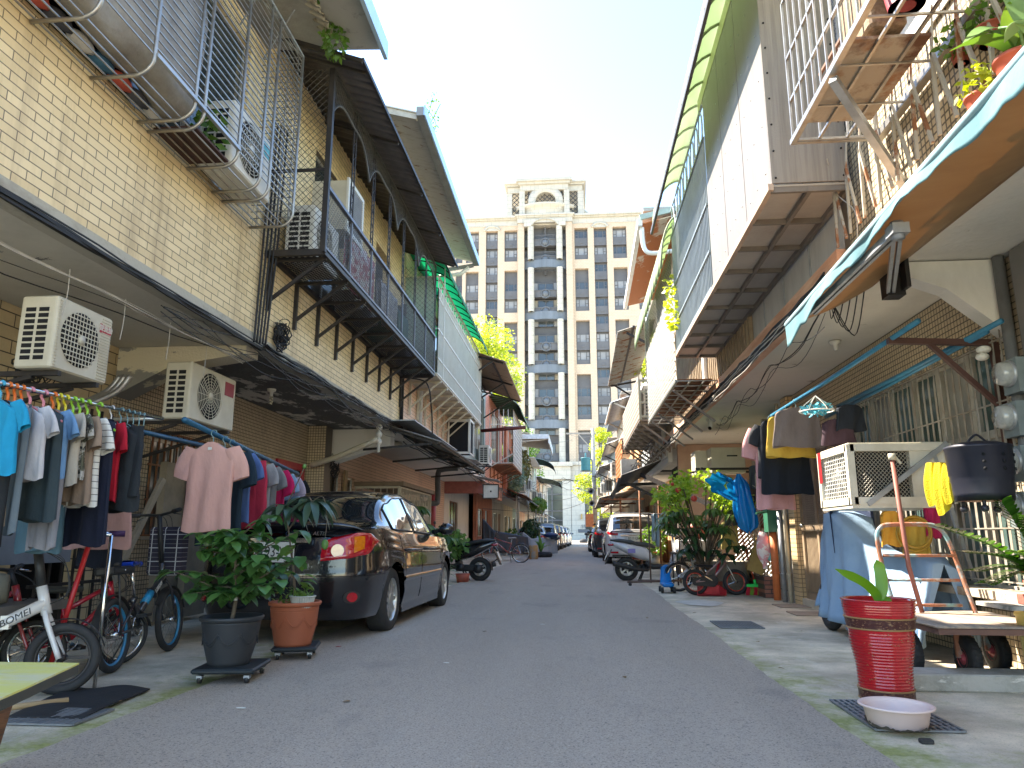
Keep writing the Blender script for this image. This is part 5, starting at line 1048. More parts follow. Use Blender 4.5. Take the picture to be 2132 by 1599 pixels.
# cable bundles ---------------------------------------------------------
def cables(name, label, a, b, n, sag, spread, r=.006, seg=26, m=None, seed=1, cat='cables', mid=()):
    random.seed(seed); q = MB(); a, b = V(a), V(b)
    for i in range(n):
        o = V((rnd(-spread, spread)*.4, 0, rnd(-spread, spread))); ph = rnd(0, 6); s = sag*rnd(.5, 1.3); pts = []
        for k in range(seg+1): t_ = k/seg; pts.append(lerp(a, b, t_)+o+V((rnd(-1, 1)*spread*.25, 0, -s*abs(math.sin(PI*t_*3+ph))*.5+rnd(-1, 1)*spread*.25)))
        q.tube(cat_curve(pts, 2), r*rnd(.6, 1.4), 4)
    return tag(q.build(name, m or M['wire']), label, cat)
cables('cable_bundle', 'thick tangled black cable bundle along the orange slab edge on the right', (2.0, 5.6, 2.93), (2.0, 23.5, 2.88), 14, .06, .05, .009, 60, seed=2)
cables('cable_bundle', 'pale cables mixed along the right slab edge', (1.98, 6.5, 2.9), (1.98, 23, 2.86), 5, .1, .05, .006, 60, M['wirew'], seed=3)
cables('cable_bundle', 'black cables strung along the left slab edge under the yellow bricks', (-3.35, 1.2, 2.96), (-3.36, 7.3, 2.95), 6, .03, .03, .009, 20, seed=4)
cables('cable_bundle', 'dark cable bundle under the mesh balcony, running to the low awning', (-3.33, 7.3, 2.96), (-3.33, 13.6, 2.98), 9, .05, .05, .008, 26, seed=5)
cables('cable_bundle', 'sagging cables along the far left fronts', (-3.3, 13.6, 2.9), (-3.1, 40, 2.9), 8, .25, .1, .01, 40, seed=6)
cables('string_lines', 'pale strings and wires sagging under the near left soffit', (-3.62, 1.5, 2.78), (-3.5, 7.2, 2.8), 4, .08, .03, .0045, 10, mat('string', (.5, .46, .4), .8), seed=7)
cables('black_line', 'thin dark wire under the near left soffit', (-4.0, 2.5, 2.7), (-3.5, 7.2, 2.85), 2, .1, .06, .004, 8, seed=8)
def coil(name, label, c, R, n, r=.006, m=None, seed=1, plane='x'):
    random.seed(seed); q = MB(); c = V(c)
    for i in range(n):
        cc = c+V((rnd(-.03, .03), rnd(-.4, .4)*R, rnd(-.4, .4)*R)); rr = R*rnd(.5, 1.1); e = rnd(.6, 1.2); ph = rnd(0, 6)
        pts = [cc+V((.03*math.sin(3*a+ph), rr*math.cos(a), rr*e*math.sin(a))) for a in [2*PI*k/16 for k in range(16)]]; q.tube(pts, r*rnd(.6, 1.3), 4, closed=True)
    for i in range(n//3): q.tube(cat_curve([c+V((0, rnd(-R, R), rnd(-R, R))) for _ in range(4)], 4), r, 4)
    return tag(q.build(name, m or M['wire']), label, 'cables')
coil('cable_coil', 'messy black cable coil at the corner of the brick wall under the mesh balcony', (-3.34, 7.75, 3.2), .13, 16, .007, seed=3)
coil('cable_coil', 'tangled cable coil behind the first left air conditioner', (-4.55, 5.55, 2.35), .2, 12, .007, seed=4)
coil('cable_coil', 'coiled cables on the wall under the corrugated awning', (-4.6, 13.5, 2.2), .2, 12, .008, seed=5)
q = MB(); random.seed(5)
for i in range(5): x = -3.36+.018*i; q.tube(cat_curve([(x, 7.1+.03*i, 2.95), (x, 7.12+.04*i, 3.5), (x+rnd(-.01, .01), 7.14+.05*i, 4.2), (x, 7.2+.05*i, 5.6)], 5), .012, 5)
tag(q.build('riser_cables', M['wire']), 'vertical black cables climbing the brick corner beside the mesh balcony', 'cables')
q = MB(); q.tube(cat_curve([(-3.3, 13.7, 4.0), (-2.9, 13.75, 3.9), (-2.8, 13.8, 3.4), (-2.85, 14.2, 2.95)], 6), .014, 5); q.tube([(-3.36, 13.65, 5.5), (-3.36, 13.65, 2.9)], .04, 6); tag(q.build('loop_cable', M['wire']), 'black cable looping down from the mesh balcony end', 'cables')
q = MB(); q.tube(cat_curve([P(1722, 330, X=1.9), P(1740, 400, X=2.0), P(1780, 440, X=2.0), P(1785, 500, X=2.0)], 5), .004, 4); tag(q.build('pale_wire', M['wirew']), 'thin pale wire dangling before the grey sheet wall', 'cables')
# ceiling fittings
for c, lab in (((2.75, 7.6, 2.95), 'small white lamp socket on the right soffit'), ((2.6, 12.8, 2.95), 'second lamp socket further along the right soffit'), ((-4.1, 9.3, 2.9), 'lamp socket with spiral bulb on the dark peeling soffit')):
    t = thing('ceiling_lamp', lab, 'lamp', c, 0, 'lamp sockets'); q = MB(); q.lathe([(.0, 0), (.06, 0), (.055, -.03), (.025, -.04), (.02, -.1), (0, -.1)], c, 14); q.build('socket', M['white'], t)
    if c[0] < 0: q = MB(); q.tube([V(c)+V((.022*math.cos(a), .022*math.sin(a), -.1-.012*a/2)) for a in [k*.6 for k in range(32)]], .008, 5); q.build('bulb', M['cream'], t)
c = V((2.35, 12.6, 2.93)); t = thing('security_camera', 'small white dome camera under the right soffit', 'camera', c); q = MB(); q.lathe([(0, 0), (.07, 0), (.07, -.05), (.045, -.06), (.045, -.15), (.03, -.19), (0, -.2)], c, 16); q.build('housing', M['white'], t); q = MB(); q.ball(c+V((-.02, -.02, -.17)), .033); q.build('lens', M['dark'], t)
for y, x in ((13.0, -3.9), (12.95, -3.72)):
    pass
t = thing('wall_lamp', 'white ball insulators and lamp hanging at the low awning corner', 'lamp', (-3.5, 12.6, 2.5)); q = MB(); [q.ball((-3.5, 12.6, 2.85-.13*k), .06) for k in range(3)]; q.cyl((-3.5, 12.6, 2.4), (-3.5, 12.6, 2.9), .03, 8); q.build('body', M['white'], t)
q = MB(); q.lathe([(0, -.03), (.16, -.03), (.2, -.09), (.19, -.13), (0, -.15)], (-3.9, 15.3, 2.95), 22); tag(q.build('ceiling_light', M['cream']), 'round ceiling light under the slab by the cream gate', 'lamp')
q = MB(); q.tube(cat_curve([(-3.5, 12.5, 2.62), (-4.2, 12.6, 2.35), (-4.8, 12.8, 2.2)], 6), .05, 6); tag(q.build('pvc_pipe', M['cream']), 'cream plastic pipe slanting under the haunched beam', 'pipe')
# ================= builders of things =================
def garment(name, label, c, w, h, m, yaw=0, kind='tee', seed=1, group=None, flare=0, cat='clothes', mats=None):
    """hanging garment, top centre c, width direction turned by yaw (radians) from +X"""
    random.seed(seed); c = V(c); d = V((math.cos(yaw), math.sin(yaw), 0)); n = V((-d.y, d.x, 0)); ph = rnd(0, 6); q = MB(); f1 = rnd(2, 4)
    def hw(v):
        if kind in ('tee', 'long', 'jacket'): return w*interp([(0, .14), (.035, .30), (.09, .44), (.2, .47), (.6, .46+flare*.3), (1, .49+flare)], v)
        if kind == 'vest': return w*interp([(0, .18), (.05, .38), (.3, .42), (1, .46+flare)], v)
        return w*interp([(0, .4), (.06, .46), (.5, .48), (1, .5+flare)], v)
    dep = .035 if kind != 'jacket' else .07
    def f(u, v):
        a = 2*PI*u; k = dep*(1-.3*v)+.012*math.sin(f1*a*2+ph+v*3)*min(1, v*3)+.008*math.sin(a*9+ph*2)*v
        if kind == 'jacket': k += .012*abs(math.sin(v*16))
        x = hw(v)*math.cos(a); sg = 1 if math.sin(a) >= 0 else -1
        return c+d*x+n*(sg*k*abs(math.sin(a))**.5)-V((0, 0, h*v+.012*math.sin(a*3+ph)*v+(.03*math.cos(a)**4 if v < .1 else 0)))
    q.grid(f, 40, 22, cu=True)
    if kind in ('tee', 'long', 'jacket'):
        for s in (-1, 1):
            L = .34 if kind == 'tee' else .78; a0 = c+d*s*w*.36-V((0, 0, h*.075)); out = (.20 if kind == 'tee' else .10)*w
            a1 = a0+d*s*(out+.0)+n*rnd(-.03, .03)-V((0, 0, h*L)); r0, r1 = h*.105, (h*.10 if kind == 'tee' else .055)
            def g(u, v):
                a = 2*PI*u; p = lerp(a0, a1, v)+d*s*out*.35*math.sin(PI*v*.9); r = lerp(r0, r1, v)*(1+.08*math.sin(v*14+ph)*(kind != 'tee')); t_ = (a1-a0).normalized(); e = t_.cross(n).normalized()
                return p+e*r*math.cos(a)*1.05+n*(r*.42+.008*math.sin(3*a+v*5))*math.sin(a)
            q.grid(g, 18, 8, cu=True)
    if kind == 'pants':
        pass
    o = q.build(name, m); o2 = tag(o, label, cat, group); return o2
def hanger(label, c, w, m, yaw=0, r=.004, rod=.03, group='clothes hangers'):
    """c = top of the garment; hook reaches the rod above"""
    c = V(c); d = V((math.cos(yaw), math.sin(yaw), 0)); q = MB()
    q.tube(cat_curve([c+V((0, 0, .0)), c+V((0, 0, .035)), c+d*-.022+V((0, 0, .065)), c+d*-.012+V((0, 0, .095)), c+d*.014+V((0, 0, .095)), c+d*.024+V((0, 0, .075))], 4), r*1.3, 6)
    q.tube(cat_curve([c, c+d*w*.2-V((0, 0, .03)), c+d*w*.45-V((0, 0, .085))], 3), r, 5); q.tube(cat_curve([c, c-d*w*.2-V((0, 0, .03)), c-d*w*.45-V((0, 0, .085))], 3), r, 5); q.bar(c+d*w*.45-V((0, 0, .085)), c-d*w*.45-V((0, 0, .085)), r*1.6)
    return tag(q.build('clothes_hanger', m), label, 'hanger', group)
def wheel(parent, c, r, ax, tyre_w=.02, rim_m=None, spokes=20, name='wheel', hub=.02, mag=0, rw=.012):
    """bicycle or scooter wheel in local space of parent, axle along local y"""
    rim_m = rim_m or M['chrome']
    q = MB(); q.torus(c, r-tyre_w, tyre_w, 'y', 44, 10); o = q.build(name, M['rubber'], parent, world=False); c = V(c)
    q = MB(); R2 = r-2*tyre_w; q.torus(c, R2, rw, 'y', 40, 6); q.build('rim', rim_m, o, world=False)
    q = MB(); q.cyl(c-V((0, hub*2, 0)), c+V((0, hub*2, 0)), hub, 12)
    if mag:
        for k in range(mag):
            a = 2*PI*k/mag; q.bar(c+V((hub*math.cos(a), 0, hub*math.sin(a))), c+V((R2*math.cos(a), 0, R2*math.sin(a))), hub*.9, hub*1.1, up=(0, 1, 0))
    else:
        for k in range(spokes): a = 2*PI*k/spokes; b = a+.5*(-1)**k; q.tube([c+V((hub*math.cos(b), hub*(-1)**k*1.6, hub*math.sin(b))), c+V((R2*math.cos(a), 0, R2*math.sin(a)))], .0014, 3)
    q.build('spokes', M['chrome'] if not mag else rim_m, o, world=False); return o
def bicycle(label, loc, yaw, r=.25, wb=.98, fm=None, fork_m=None, rim_m=None, saddle_m=None, fold=True, fenders=True, lean=0, group='bicycles', name='bicycle', mag=0, seat_h=.8, bar_h=.98, stem_m=None, tw=.02, tube=.022, guard=None, rear_seat=False, steer=0, basket=False, barw=.27, fscale=1):
    t = thing(name, label, 'bicycle', loc, yaw, group); t.rotation_euler[0] = lean
    fm = fm or M['black']; fork_m = fork_m or fm; bb = V((.40*wb, 0, r+.02)); sc_ = seat_h
    st = V((.34*wb-.06, 0, sc_-.12)); hd = V((wb-.13, 0, r*2+.1)); hdt = V((wb-.17, 0, r*2+.22)); W = lambda mb, n, m, p=t: mb.build(n, m, p, world=False)
    q = MB()
    if fold:
        q.tube([hd+V((0, 0, .02)), bb+V((.03, 0, .1))], tube*1.25, 12); q.tube([bb+V((0, 0, -.02)), bb+V((-.02, 0, .12)), V((.30*wb, 0, seat_h-.3))], tube, 10); q.box(lerp(hd, bb, .48)+V((0, 0, .05)), (.05, .06, .08))
    else:
        q.tube([hd, bb], tube, 10); q.tube([hdt-V((0, 0, .04)), lerp(bb, st, .72)], tube*.8, 10); q.tube([bb, lerp(bb, st, .8)], tube*.85, 10)
    for s in (-1, 1):
        q.tube([bb+V((0, s*.03, 0)), V((0, s*.05, r))], tube*.45, 8); q.tube([lerp(bb, st, .55)+V((0, s*.02, 0)), V((0, s*.05, r))], tube*.42, 8)
    q.tube([hd-V((-.01, 0, .05)), hdt], tube*1.05, 12); W(q, 'frame', fm)
    q = MB(); q.tube([lerp(bb, st, .5), st+V((0, 0, .06))], tube*.62, 8); W(q, 'seat_post', M['chrome'])
    q = MB(); q.grid(lambda u, v: st+V((lerp(-.13, .14, v), .085*math.cos(2*PI*u)*(1-.72*min(1, max(0, v-.25)*1.6)), .075+.022*math.sin(2*PI*u)+.012*(1-v)**2)), 20, 12, cu=True)
    q.grid(lambda u, v: st+V((-.13-.015*math.sin(PI*v), .085*lerp(-1, 1, u)*.9, .06+.035*v)), 6, 4); W(q, 'saddle', saddle_m or M['black'])
    # steering assembly
    q = MB()
    for s in (-1, 1): q.tube(cat_curve([hd-V((0, -s*.02, .03)), hd+V((.03, s*.05, -.1)), V((wb-.01, s*.055, r))], 4), tube*.55, 8)
    W(q, 'fork', fork_m)
    q = MB(); top = V((wb-.22, 0, bar_h)); q.tube([hdt, top], tube*.9, 10); W(q, 'stem', stem_m or M['black'])
    q = MB(); cs, sn = math.cos(steer), math.sin(steer); hv = lambda y, x=0, z=0: top+V((x*cs-y*sn*-1*0-y*sn, y*cs+x*sn, z))
    q.tube(cat_curve([hv(-barw, -.05, .02), hv(-.12, 0, .01), hv(0), hv(.12, 0, .01), hv(barw, -.05, .02)], 4), .012, 8); W(q, 'handlebar', M['black'])
    for s in (-1, 1):
        q = MB(); q.tube([hv(s*(barw-.1), -.03, .015), hv(s*barw, -.05, .02)], .018, 8); W(q, 'grip', M['rubber']); q = MB(); q.tube([hv(s*(barw-.13), .0, .0), hv(s*(barw-.05), .03, -.015), hv(s*(barw-.01), .02, -.02)], .006, 5); W(q, 'brake_lever', M['chrome'])
    wheel(t, (0, 0, r), r, 'y', tw, rim_m, mag=mag); wheel(t, (wb, 0, r), r, 'y', tw, rim_m, mag=mag)
    if fenders:
        for cx, a0, a1 in ((wb, 15, 150), (0, 30, 170)):
            q = MB(); q.grid(lambda u, v: V((cx+(r+.018)*math.cos(R_(lerp(a0, a1, u))), (v-.5)*.05, r+(r+.018+.008*math.sin(PI*v))*math.sin(R_(lerp(a0, a1, u))))), 18, 4); W(q, 'mudguard', M['black'])
    q = MB(); q.torus(bb, .075, .006, 'y', 24, 5); [q.bar(bb+V((0, 0, 0)), bb+V((.075*math.cos(k*PI*.4), 0, .075*math.sin(k*PI*.4))), .012, .004) for k in range(5)]
    q.bar(bb+V((0, .05, 0)), bb+V((.13, .06, -.08)), .014, .02); q.bar(bb-V((0, .05, 0)), bb+V((-.13, -.06, .08)), .014, .02); q.tube([bb+V((0, 0, .075)), V((0, .02, r+.035))], .004, 4); q.tube([bb-V((0, 0, .075)), V((0, .02, r-.035))], .004, 4); W(q, 'crank', M['chrome'])
    for s in (-1, 1): q = MB(); q.box(bb+V((.13*s, s*.1, -.08*s)), (.09, .08, .022)); W(q, 'pedal', M['black'])
    if guard: q = MB(); q.poly([bb+V((.1*math.cos(a), -.035, .1*math.sin(a))) for a in [R_(-80+16*k) for k in range(11)]]+[V((.06*math.cos(a), -.035, r+.06*math.sin(a))) for a in [R_(100+20*k) for k in range(9)]], (0, -.012, 0)); W(q, 'chain_guard', guard)
    q = MB()
    for k in range(3): q.tube(cat_curve([top+V((.02, .05*(k-1), .0)), top+V((.16, .04*(k-1), -.06-.02*k)), hd+V((.1, .02*(k-1), .06)), hd+V((-.1, 0, -.02))], 5), .003, 4)
    W(q, 'brake_cable', M['wire'])
    q = MB(); q.bar(bb+V((-.05, .04, -.02)), bb+V((-.12, .16, -r-.015)), .012); W(q, 'kickstand', M['black'])
    if rear_seat: q = MB(); q.bbx(-.16, .2, -.07, .07, r*2+.16, r*2+.22, .03); q.tube([V((0, .06, r)), V((-.05, .06, r*2+.16))], .008, 5); q.tube([V((0, -.06, r)), V((-.05, -.06, r*2+.16))], .008, 5); W(q, 'rear_seat', M['black'])
    return t
def scooter(label, loc, yaw, bm, bm2, seat_m=None, lean=0, name='scooter', tail=None, group='scooters', plate=True, rim=None, simple=False, detail_m=None):
    """local x forward, rear axle at x=0, front axle at 1.28"""
    t = thing(name, label, 'scooter', loc, yaw, group); t.rotation_euler[0] = lean; r = .25; wb = 1.28
    W = lambda mb, n, m, p=t: mb.build(n, m, p, world=False)
    def loft(secs, n=20, pw=.75):
        q = MB(); K = len(secs)-1
        def f(u, v):
            i = min(int(v*K), K-1); t_ = v*K-i; t_ = t_*t_*(3-2*t_) if K < 3 else t_; a = [lerp(secs[i][j], secs[i+1][j], t_) for j in range(5)]; an = 2*PI*u
            return V((a[0], a[2]*math.copysign(abs(math.cos(an))**pw, math.cos(an))+0, a[1]+a[3]*math.copysign(abs(math.sin(an))**pw, math.sin(an))+a[4]*0))
        q.grid(f, n, K*4, cu=True); q.poly([f(k/n, 0) for k in range(n)][::-1]); q.poly([f(k/n, 1) for k in range(n)]); return q
    # x, z centre, half width, half height
    W(loft([(-.36, .80, .03, .02, 0), (-.28, .78, .08, .05, 0), (-.05, .70, .14, .10, 0), (.2, .62, .165, .14, 0), (.42, .56, .16, .14, 0), (.52, .48, .14, .12, 0)]), 'rear_body', bm)
    W(loft([(-.33, .845, .05, .02, 0), (-.15, .84, .12, .045, 0), (.12, .80, .155, .05, 0), (.2, .77, .15, .05, 0), (.52, .74, .13, .05, 0), (.62, .70, .08, .03, 0)]), 'seat', seat_m or M['black'])
    W(loft([(.42, .35, .14, .08, 0), (.55, .30, .17, .06, 0), (.85, .30, .17, .05, 0), (1.0, .36, .15, .09, 0)]), 'floorboard', bm2)
    W(loft([(.94, .34, .16, .14, 0), (1.02, .50, .19, .2, 0), (1.02, .66, .20, .16, 0), (1.0, .84, .13, .10, 0)]), 'front_shield', bm)
    W(loft([(.86, 1.0, .06, .03, 0), (.93, 1.0, .11, .06, 0), (1.05, .97, .09, .06, 0), (1.1, .94, .05, .03, 0)]), 'handlebar_cover', bm)
    q = MB(); q.grid(lambda u, v: V((wb+(r+.03)*math.cos(R_(lerp(10, 165, u))), (v-.5)*.14, r+(r+.03+.02*math.sin(PI*v))*math.sin(R_(lerp(10, 165, u))))), 14, 4); W(q, 'front_mudguard', bm)
    q = MB(); [q.tube([V((1.05, s*.06, .75)), V((wb, s*.07, r))], .02, 8) for s in (-1, 1)]; W(q, 'fork', M['black'])
    q = MB(); q.tube([(.92, -.34, 1.04), (.98, -.12, 1.0), (.98, .12, 1.0), (.92, .34, 1.04)], .014, 8); W(q, 'handlebar', M['black'])
    for s in (-1, 1):
        q = MB(); q.tube([(.98, s*.2, 1.03), (.95, s*.28, 1.16)], .007, 5); q.ball((.94, s*.3, 1.2), (.02, .065, .04), 12, 8); W(q, 'mirror', M['black'])
        q = MB(); q.cyl((.945, s*.22, 1.02), (.92, s*.35, 1.04), .02, 10); W(q, 'grip', M['rubber'])
    q = MB(); q.ball((1.09, 0, .95), (.03, .07, .05)); W(q, 'headlight', M['chrome'])
    q = MB(); q.ball((-.34, 0, .755), (.05, .085, .035)); [q.ball((-.31, s*.09, .75), (.05, .03, .025)) for s in (-1, 1)]; W(q, 'tail_light', tail or mat('tail_red', (.35, .01, .03), .2, coat=1))
    if plate: q = MB(); q.box((-.42, 0, .52), (.008, .16, .2), Matrix.Rotation(R_(25), 3, 'Y')); W(q, 'number_plate', M['white']); q = MB(); q.box((-.38, 0, .5), (.012, .17, .34), Matrix.Rotation(R_(25), 3, 'Y')); W(q, 'rear_mudguard', M['black'])
    q = MB(); q.grid(lambda u, v: V(((r+.02)*math.cos(R_(lerp(60, 185, u))), (v-.5)*.13, r+(r+.02)*math.sin(R_(lerp(60, 185, u))))), 12, 3); W(q, 'inner_mudguard', M['black'])
    q = MB(); q.tube(cat_curve([(.45, -.13, .24), (.2, -.16, .24), (-.02, -.17, .3), (-.3, -.17, .36)], 4), [.02]*4+[.05]*9, 12); W(q, 'exhaust', M['black'])
    q = MB(); q.bbx(-.08, .5, .07, .17, .2, .34, .05); q.cyl((0, .06, r), (0, .18, r), .09, 18); q.cyl((.38, .06, .28), (.38, .185, .28), .08, 18); W(q, 'engine_cover', M['black'])
    wheel(t, (0, 0, r), r, 'y', .055, rim or M['alu'], mag=5, hub=.035, rw=.02); wheel(t, (wb, 0, r), r, 'y', .05, rim or M['alu'], mag=5, hub=.03, rw=.02)
    q = MB(); [q.bar((.35, s*.08, .22), (.25, s*.14, .0), .022) for s in (-1, 1)]; q.bar((.25, -.16, .01), (.25, .16, .01), .022); W(q, 'centre_stand', M['black'])
    return t
# ---- cars
def car(label, loc, yaw, paint, kind='sedan', sc_=1, group='parked cars', wheel_m=None, detail=True, name='car', plate=None, lamp2=True):
    """local y forward, rear bumper at y=0, on the ground at z=0"""
    t = thing(name, label, 'car', loc, yaw, group); W = lambda mb, n, m, p=t, **k: mb.build(n, m, p, world=False, **k)
    S = dict(sedan=dict(L=4.53, wr=.97, wf=3.57, belt=[(0, .93), (.25, 1.0), (.7, 1.02), (1.4, .97), (3.2, .93), (3.6, .92), (4.2, .80), (4.5, .66)], roof=[(.35, 1.0), (.62, 1.04), (1.35, 1.38), (1.75, 1.455), (2.15, 1.475), (2.65, 1.42), (3.5, .98)], W=.875, R=.315, wb=.79, wt=.56, base=.20),
             suv=dict(L=4.6, wr=.92, wf=3.58, belt=[(0, 1.02), (.3, 1.08), (1.4, 1.05), (3.2, 1.0), (3.7, 1.0), (4.3, .88), (4.6, .72)], roof=[(.1, 1.1), (.35, 1.45), (.62, 1.64), (1.2, 1.69), (2.1, 1.69), (2.7, 1.60), (3.6, 1.05)], W=.92, R=.345, wb=.83, wt=.62, base=.26))[kind]
    L, Wd = S['L'], S['W']
    def zb(y): return interp(S['belt'], y)
    k = L/4.5
    op = [(0, 0), (.3, .008), (.52, .035), (.68, .10), (.785, .24), (.83, .42), (.86, .8), (.875, 1.5), (.875, 2.6), (.87, 3.3), (.85, 3.75), (.79, 4.1), (.66, 4.32), (.42, 4.44), (.2, 4.49), (0, 4.5)]
    op = [(x*Wd/.875, y*k) for x, y in op]
    cc = cat_curve([V((x, y, 0)) for x, y in [(-op[1][0], op[1][1])]+op+[(-op[-2][0], op[-2][1])]], 10)[10:-10]
    NP = len(cc)-1
    def ol(s):       # s 0..1 rear centre -> front centre along right side
        x = s*NP; i = min(int(x), NP-1); return lerp(cc[i], cc[i+1], x-i)
    def nrm(s): a = ol(max(0, s-.004)); b = ol(min(1, s+.004)); d = (b-a).normalized(); return V((d.y, -d.x, 0))
    offs = [(S['base'], .05), (.27, .02), (.36, .0), (.50, -.012), (.62, -.02), (.72, -.008), (.78, -.012), (.86, .012), (.95, .035), (1.02, .065), (1.1, .1)]
    def off(z, y): zz = z/zb(y)*.98 if kind == 'suv' else z/zb(y)*.98; return interp(offs, zz)
    arches = [S['wr'], S['wf']]
    def zlo(s):
        p = ol(s); z = S['base']
        for wy in arches:
            dd = abs(p.y-wy); Ra = S['R']+.055
            if dd < Ra and p.x > .5: z = max(z, S['R']+math.sqrt(max(0, Ra*Ra-dd*dd)))
        return z
    def surf(s, z, o=0, side=1):
        p = ol(s); n = nrm(s); e = off(z, p.y); q = p-n*(e-o); return V((max(q.x, 0)*side, q.y, z))
    NS, NZ = 150, 14
    # denser sampling so the arches are round
    ss = [i/NS for i in range(NS+1)]
    for wy in arches:
        for e in (-1, 1):
            Ra = S['R']+.055
            lo = min(range(1, 1400), key=lambda i: abs(ol(i/1400).y-(wy+e*Ra))+(9 if ol(i/1400).x < .5 else 0)); ss += [lo/1400, lo/1400+.0006*e*-1, lo/1400-.0004*e*-1]
    ss = sorted(set(ss))
    q = MB()
    for side in (1, -1):
        vs = []
        for s in ss:
            z0 = zlo(s); z1 = zb(ol(s).y)
            for j in range(NZ+1): v = j/NZ; vs.append(surf(s, lerp(z0, z1, v), 0, side))
        H_ = NZ+1; fs = [(i*H_+j, (i+1)*H_+j, (i+1)*H_+j+1, i*H_+j+1) for i in range(len(ss)-1) for j in range(NZ)]
        if side < 0: fs = [f[::-1] for f in fs]
        q.add(vs, fs, True)
    # deck between the belt lines, hood and boot crowned
    def half(y):
        ks = min(range(0, 400), key=lambda i: abs(ol(i/400).y-y)); return surf(ks/400, zb(ol(ks/400).y)).x
    ysd = [i/60*(ol(1).y-.12)+.05 for i in range(61)]; hx = [half(y) for y in ysd]
    hx[0] = max(hx[0], .45)
    q.grid(lambda u, v: (lambda y, h: V((lerp(-h, h, u), y, zb(y)+.035*(1-(2*u-1)**2)*min(1, h/.6)-.001)))(ysd[min(60, int(round(v*60)))], hx[min(60, int(round(v*60)))]), 16, 60)
    W(q, 'body', paint)
    # greenhouse: ruled side, roof crown
    def zr(y): return interp(S['roof'], y)
    y0, y1 = S['roof'][0][0]+.02, S['roof'][-1][0]
    def gsec(y):
        b = zb(y); z = max(zr(y), b+.001); f = min(1, (z-b)/(S['roof'][3][1]-b)); wb_ = S['wb']*(1-.10*max(0, (.9-y)/.9)-.05*max(0, y-2.8)); wt = lerp(wb_*.93, S['wt']*Wd/.875, f); return b, z, wb_, wt
    def gpt(y, u):    # u -1..1 across the top; |u|>1 down the side to 2
        b, z, wb_, wt = gsec(y); s = 1 if u >= 0 else -1; a = abs(u); e = min(.045, (z-b)*.4)
        if a <= 1: return V((s*wt*a, y, z-e*a**3))
        v = a-1; return V((s*lerp(wt, wb_, v**.9), y, lerp(z-e, b-.01, v)))
    q = MB(); N = 56
    us = [-2, -1.75, -1.5, -1.25, -1.08, -1, -.9, -.7, -.45, -.2, 0, .2, .45, .7, .9, 1, 1.08, 1.25, 1.5, 1.75, 2]
    q.add([gpt(lerp(y0, y1, i/N), u) for i in range(N+1) for u in us], [(i*21+j, i*21+j+1, (i+1)*21+j+1, (i+1)*21+j) for i in range(N) for j in range(20)], True); W(q, 'roof', paint)
    gm = mat('car_glass', (.012, .014, .015), .03, 0, (.014, .016, .017), 1, spec=1, coat=1)
    def patch(fn, nu, nv): return MB().grid(fn, nu, nv)
    def lift(p, d): return p+V(d)
    ry = [y for y, z in S['roof']]
    ra, rb = (ry[1]+.0, ry[2]+.18) if kind == 'sedan' else (ry[0]+.06, ry[1]+.16)
    W(patch(lambda u, v: gpt(lerp(ra, rb, v), lerp(-.93, .93, u))+V((0, -.006, .006)), 16, 12), 'rear_window', gm)
    W(patch(lambda u, v: gpt(lerp(ry[-2]+.06, ry[-1]-.1, v), lerp(-.92, .92, u))+V((0, .006, .006)), 16, 10), 'windscreen', gm)
    for side in (1, -1):
        for nm, a, b in ((('side_window', 1.05, 1.18),)*0+(('rear_side_window', (1.15 if kind == 'sedan' else 1.0), 2.02), ('front_side_window', 2.08, 3.05))):
            def sw(u, v, a=a, b=b):
                y = lerp(a, b, u); bb, z, wb_, wt = gsec(y); zt = z-.045-.045; zl = bb+.035; zz = lerp(zl, max(zl+.005, zt), v); vv = (z-.045-zz)/max(.01, (z-.045-bb+.01)); p = gpt(y, 1+max(0, min(1, vv))); return V((side*(p.x+.008), p.y, p.z))
            W(patch(sw, 20, 6), nm, gm)
            q = MB(); pts = [sw(k/20, 0) for k in range(21)]+[sw(1, k/4) for k in range(1, 5)]+[sw(1-k/20, 1) for k in range(1, 21)]; q.tube(pts, .009, 5, closed=True); W(q, 'window_trim', M['black'])
    # lower black skirt, floor, wheel wells
    q = MB(); q.bx(-Wd+.2, Wd-.2, .25, L-.3, S['base']-.02, S['base']+.05)
    for wy in arches:
        for s in (-1, 1): q.bx(s*(Wd-.36), s*(Wd-.1), wy-S['R']-.05, wy+S['R']+.05, S['R']+.34, S['R']+.36); q.bx(s*(Wd-.37), s*(Wd-.36), wy-.4, wy+.4, .2, .75)
    W(q, 'underbody', M['dark'])
    wm_ = wheel_m or M['alu']
    for wy in arches:
        for s in (-1, 1):
            R = S['R']; xo = s*(Wd-.035); xi = s*(Wd-.23); q = MB()
            prof = [(R*.66, 0), (R*.70, .012), (R*.93, .004), (R*.985, -.02), (R, -.05), (R, -.15), (R*.985, -.185), (R*.9, -.2), (R*.6, -.19)]
            q.lathe([(r_, s*x_) for r_, x_ in prof], (xo, wy, R), 40, 'x'); wo = W(q, 'wheel', M['rubber'])
            q = MB(); q.lathe([(R*.68, s*.004), (R*.64, s*-.012), (R*.62, s*-.06)], (xo, wy, R), 36, 'x')
            ns = 10 if kind == 'sedan' else 5
            for k in range(ns):
                a = 2*PI*k/ns; c = V((xo-s*.022, wy, R)); dirv = V((0, math.cos(a), math.sin(a))); q.bar(c+dirv*R*.12, c+dirv*R*.66-V((s*.004, 0, 0)), R*(.13 if ns == 10 else .2), .018, up=(1, 0, 0))
            q.cyl((xo-s*.04, wy, R), (xo-s*.012, wy, R), R*.17, 16); W(q, 'rim', wm_, wo)
            q = MB(); q.cyl((xo-s*.10, wy, R), (xo-s*.07, wy, R), R*.6, 24); W(q, 'brake_disc', M['dark'], wo)
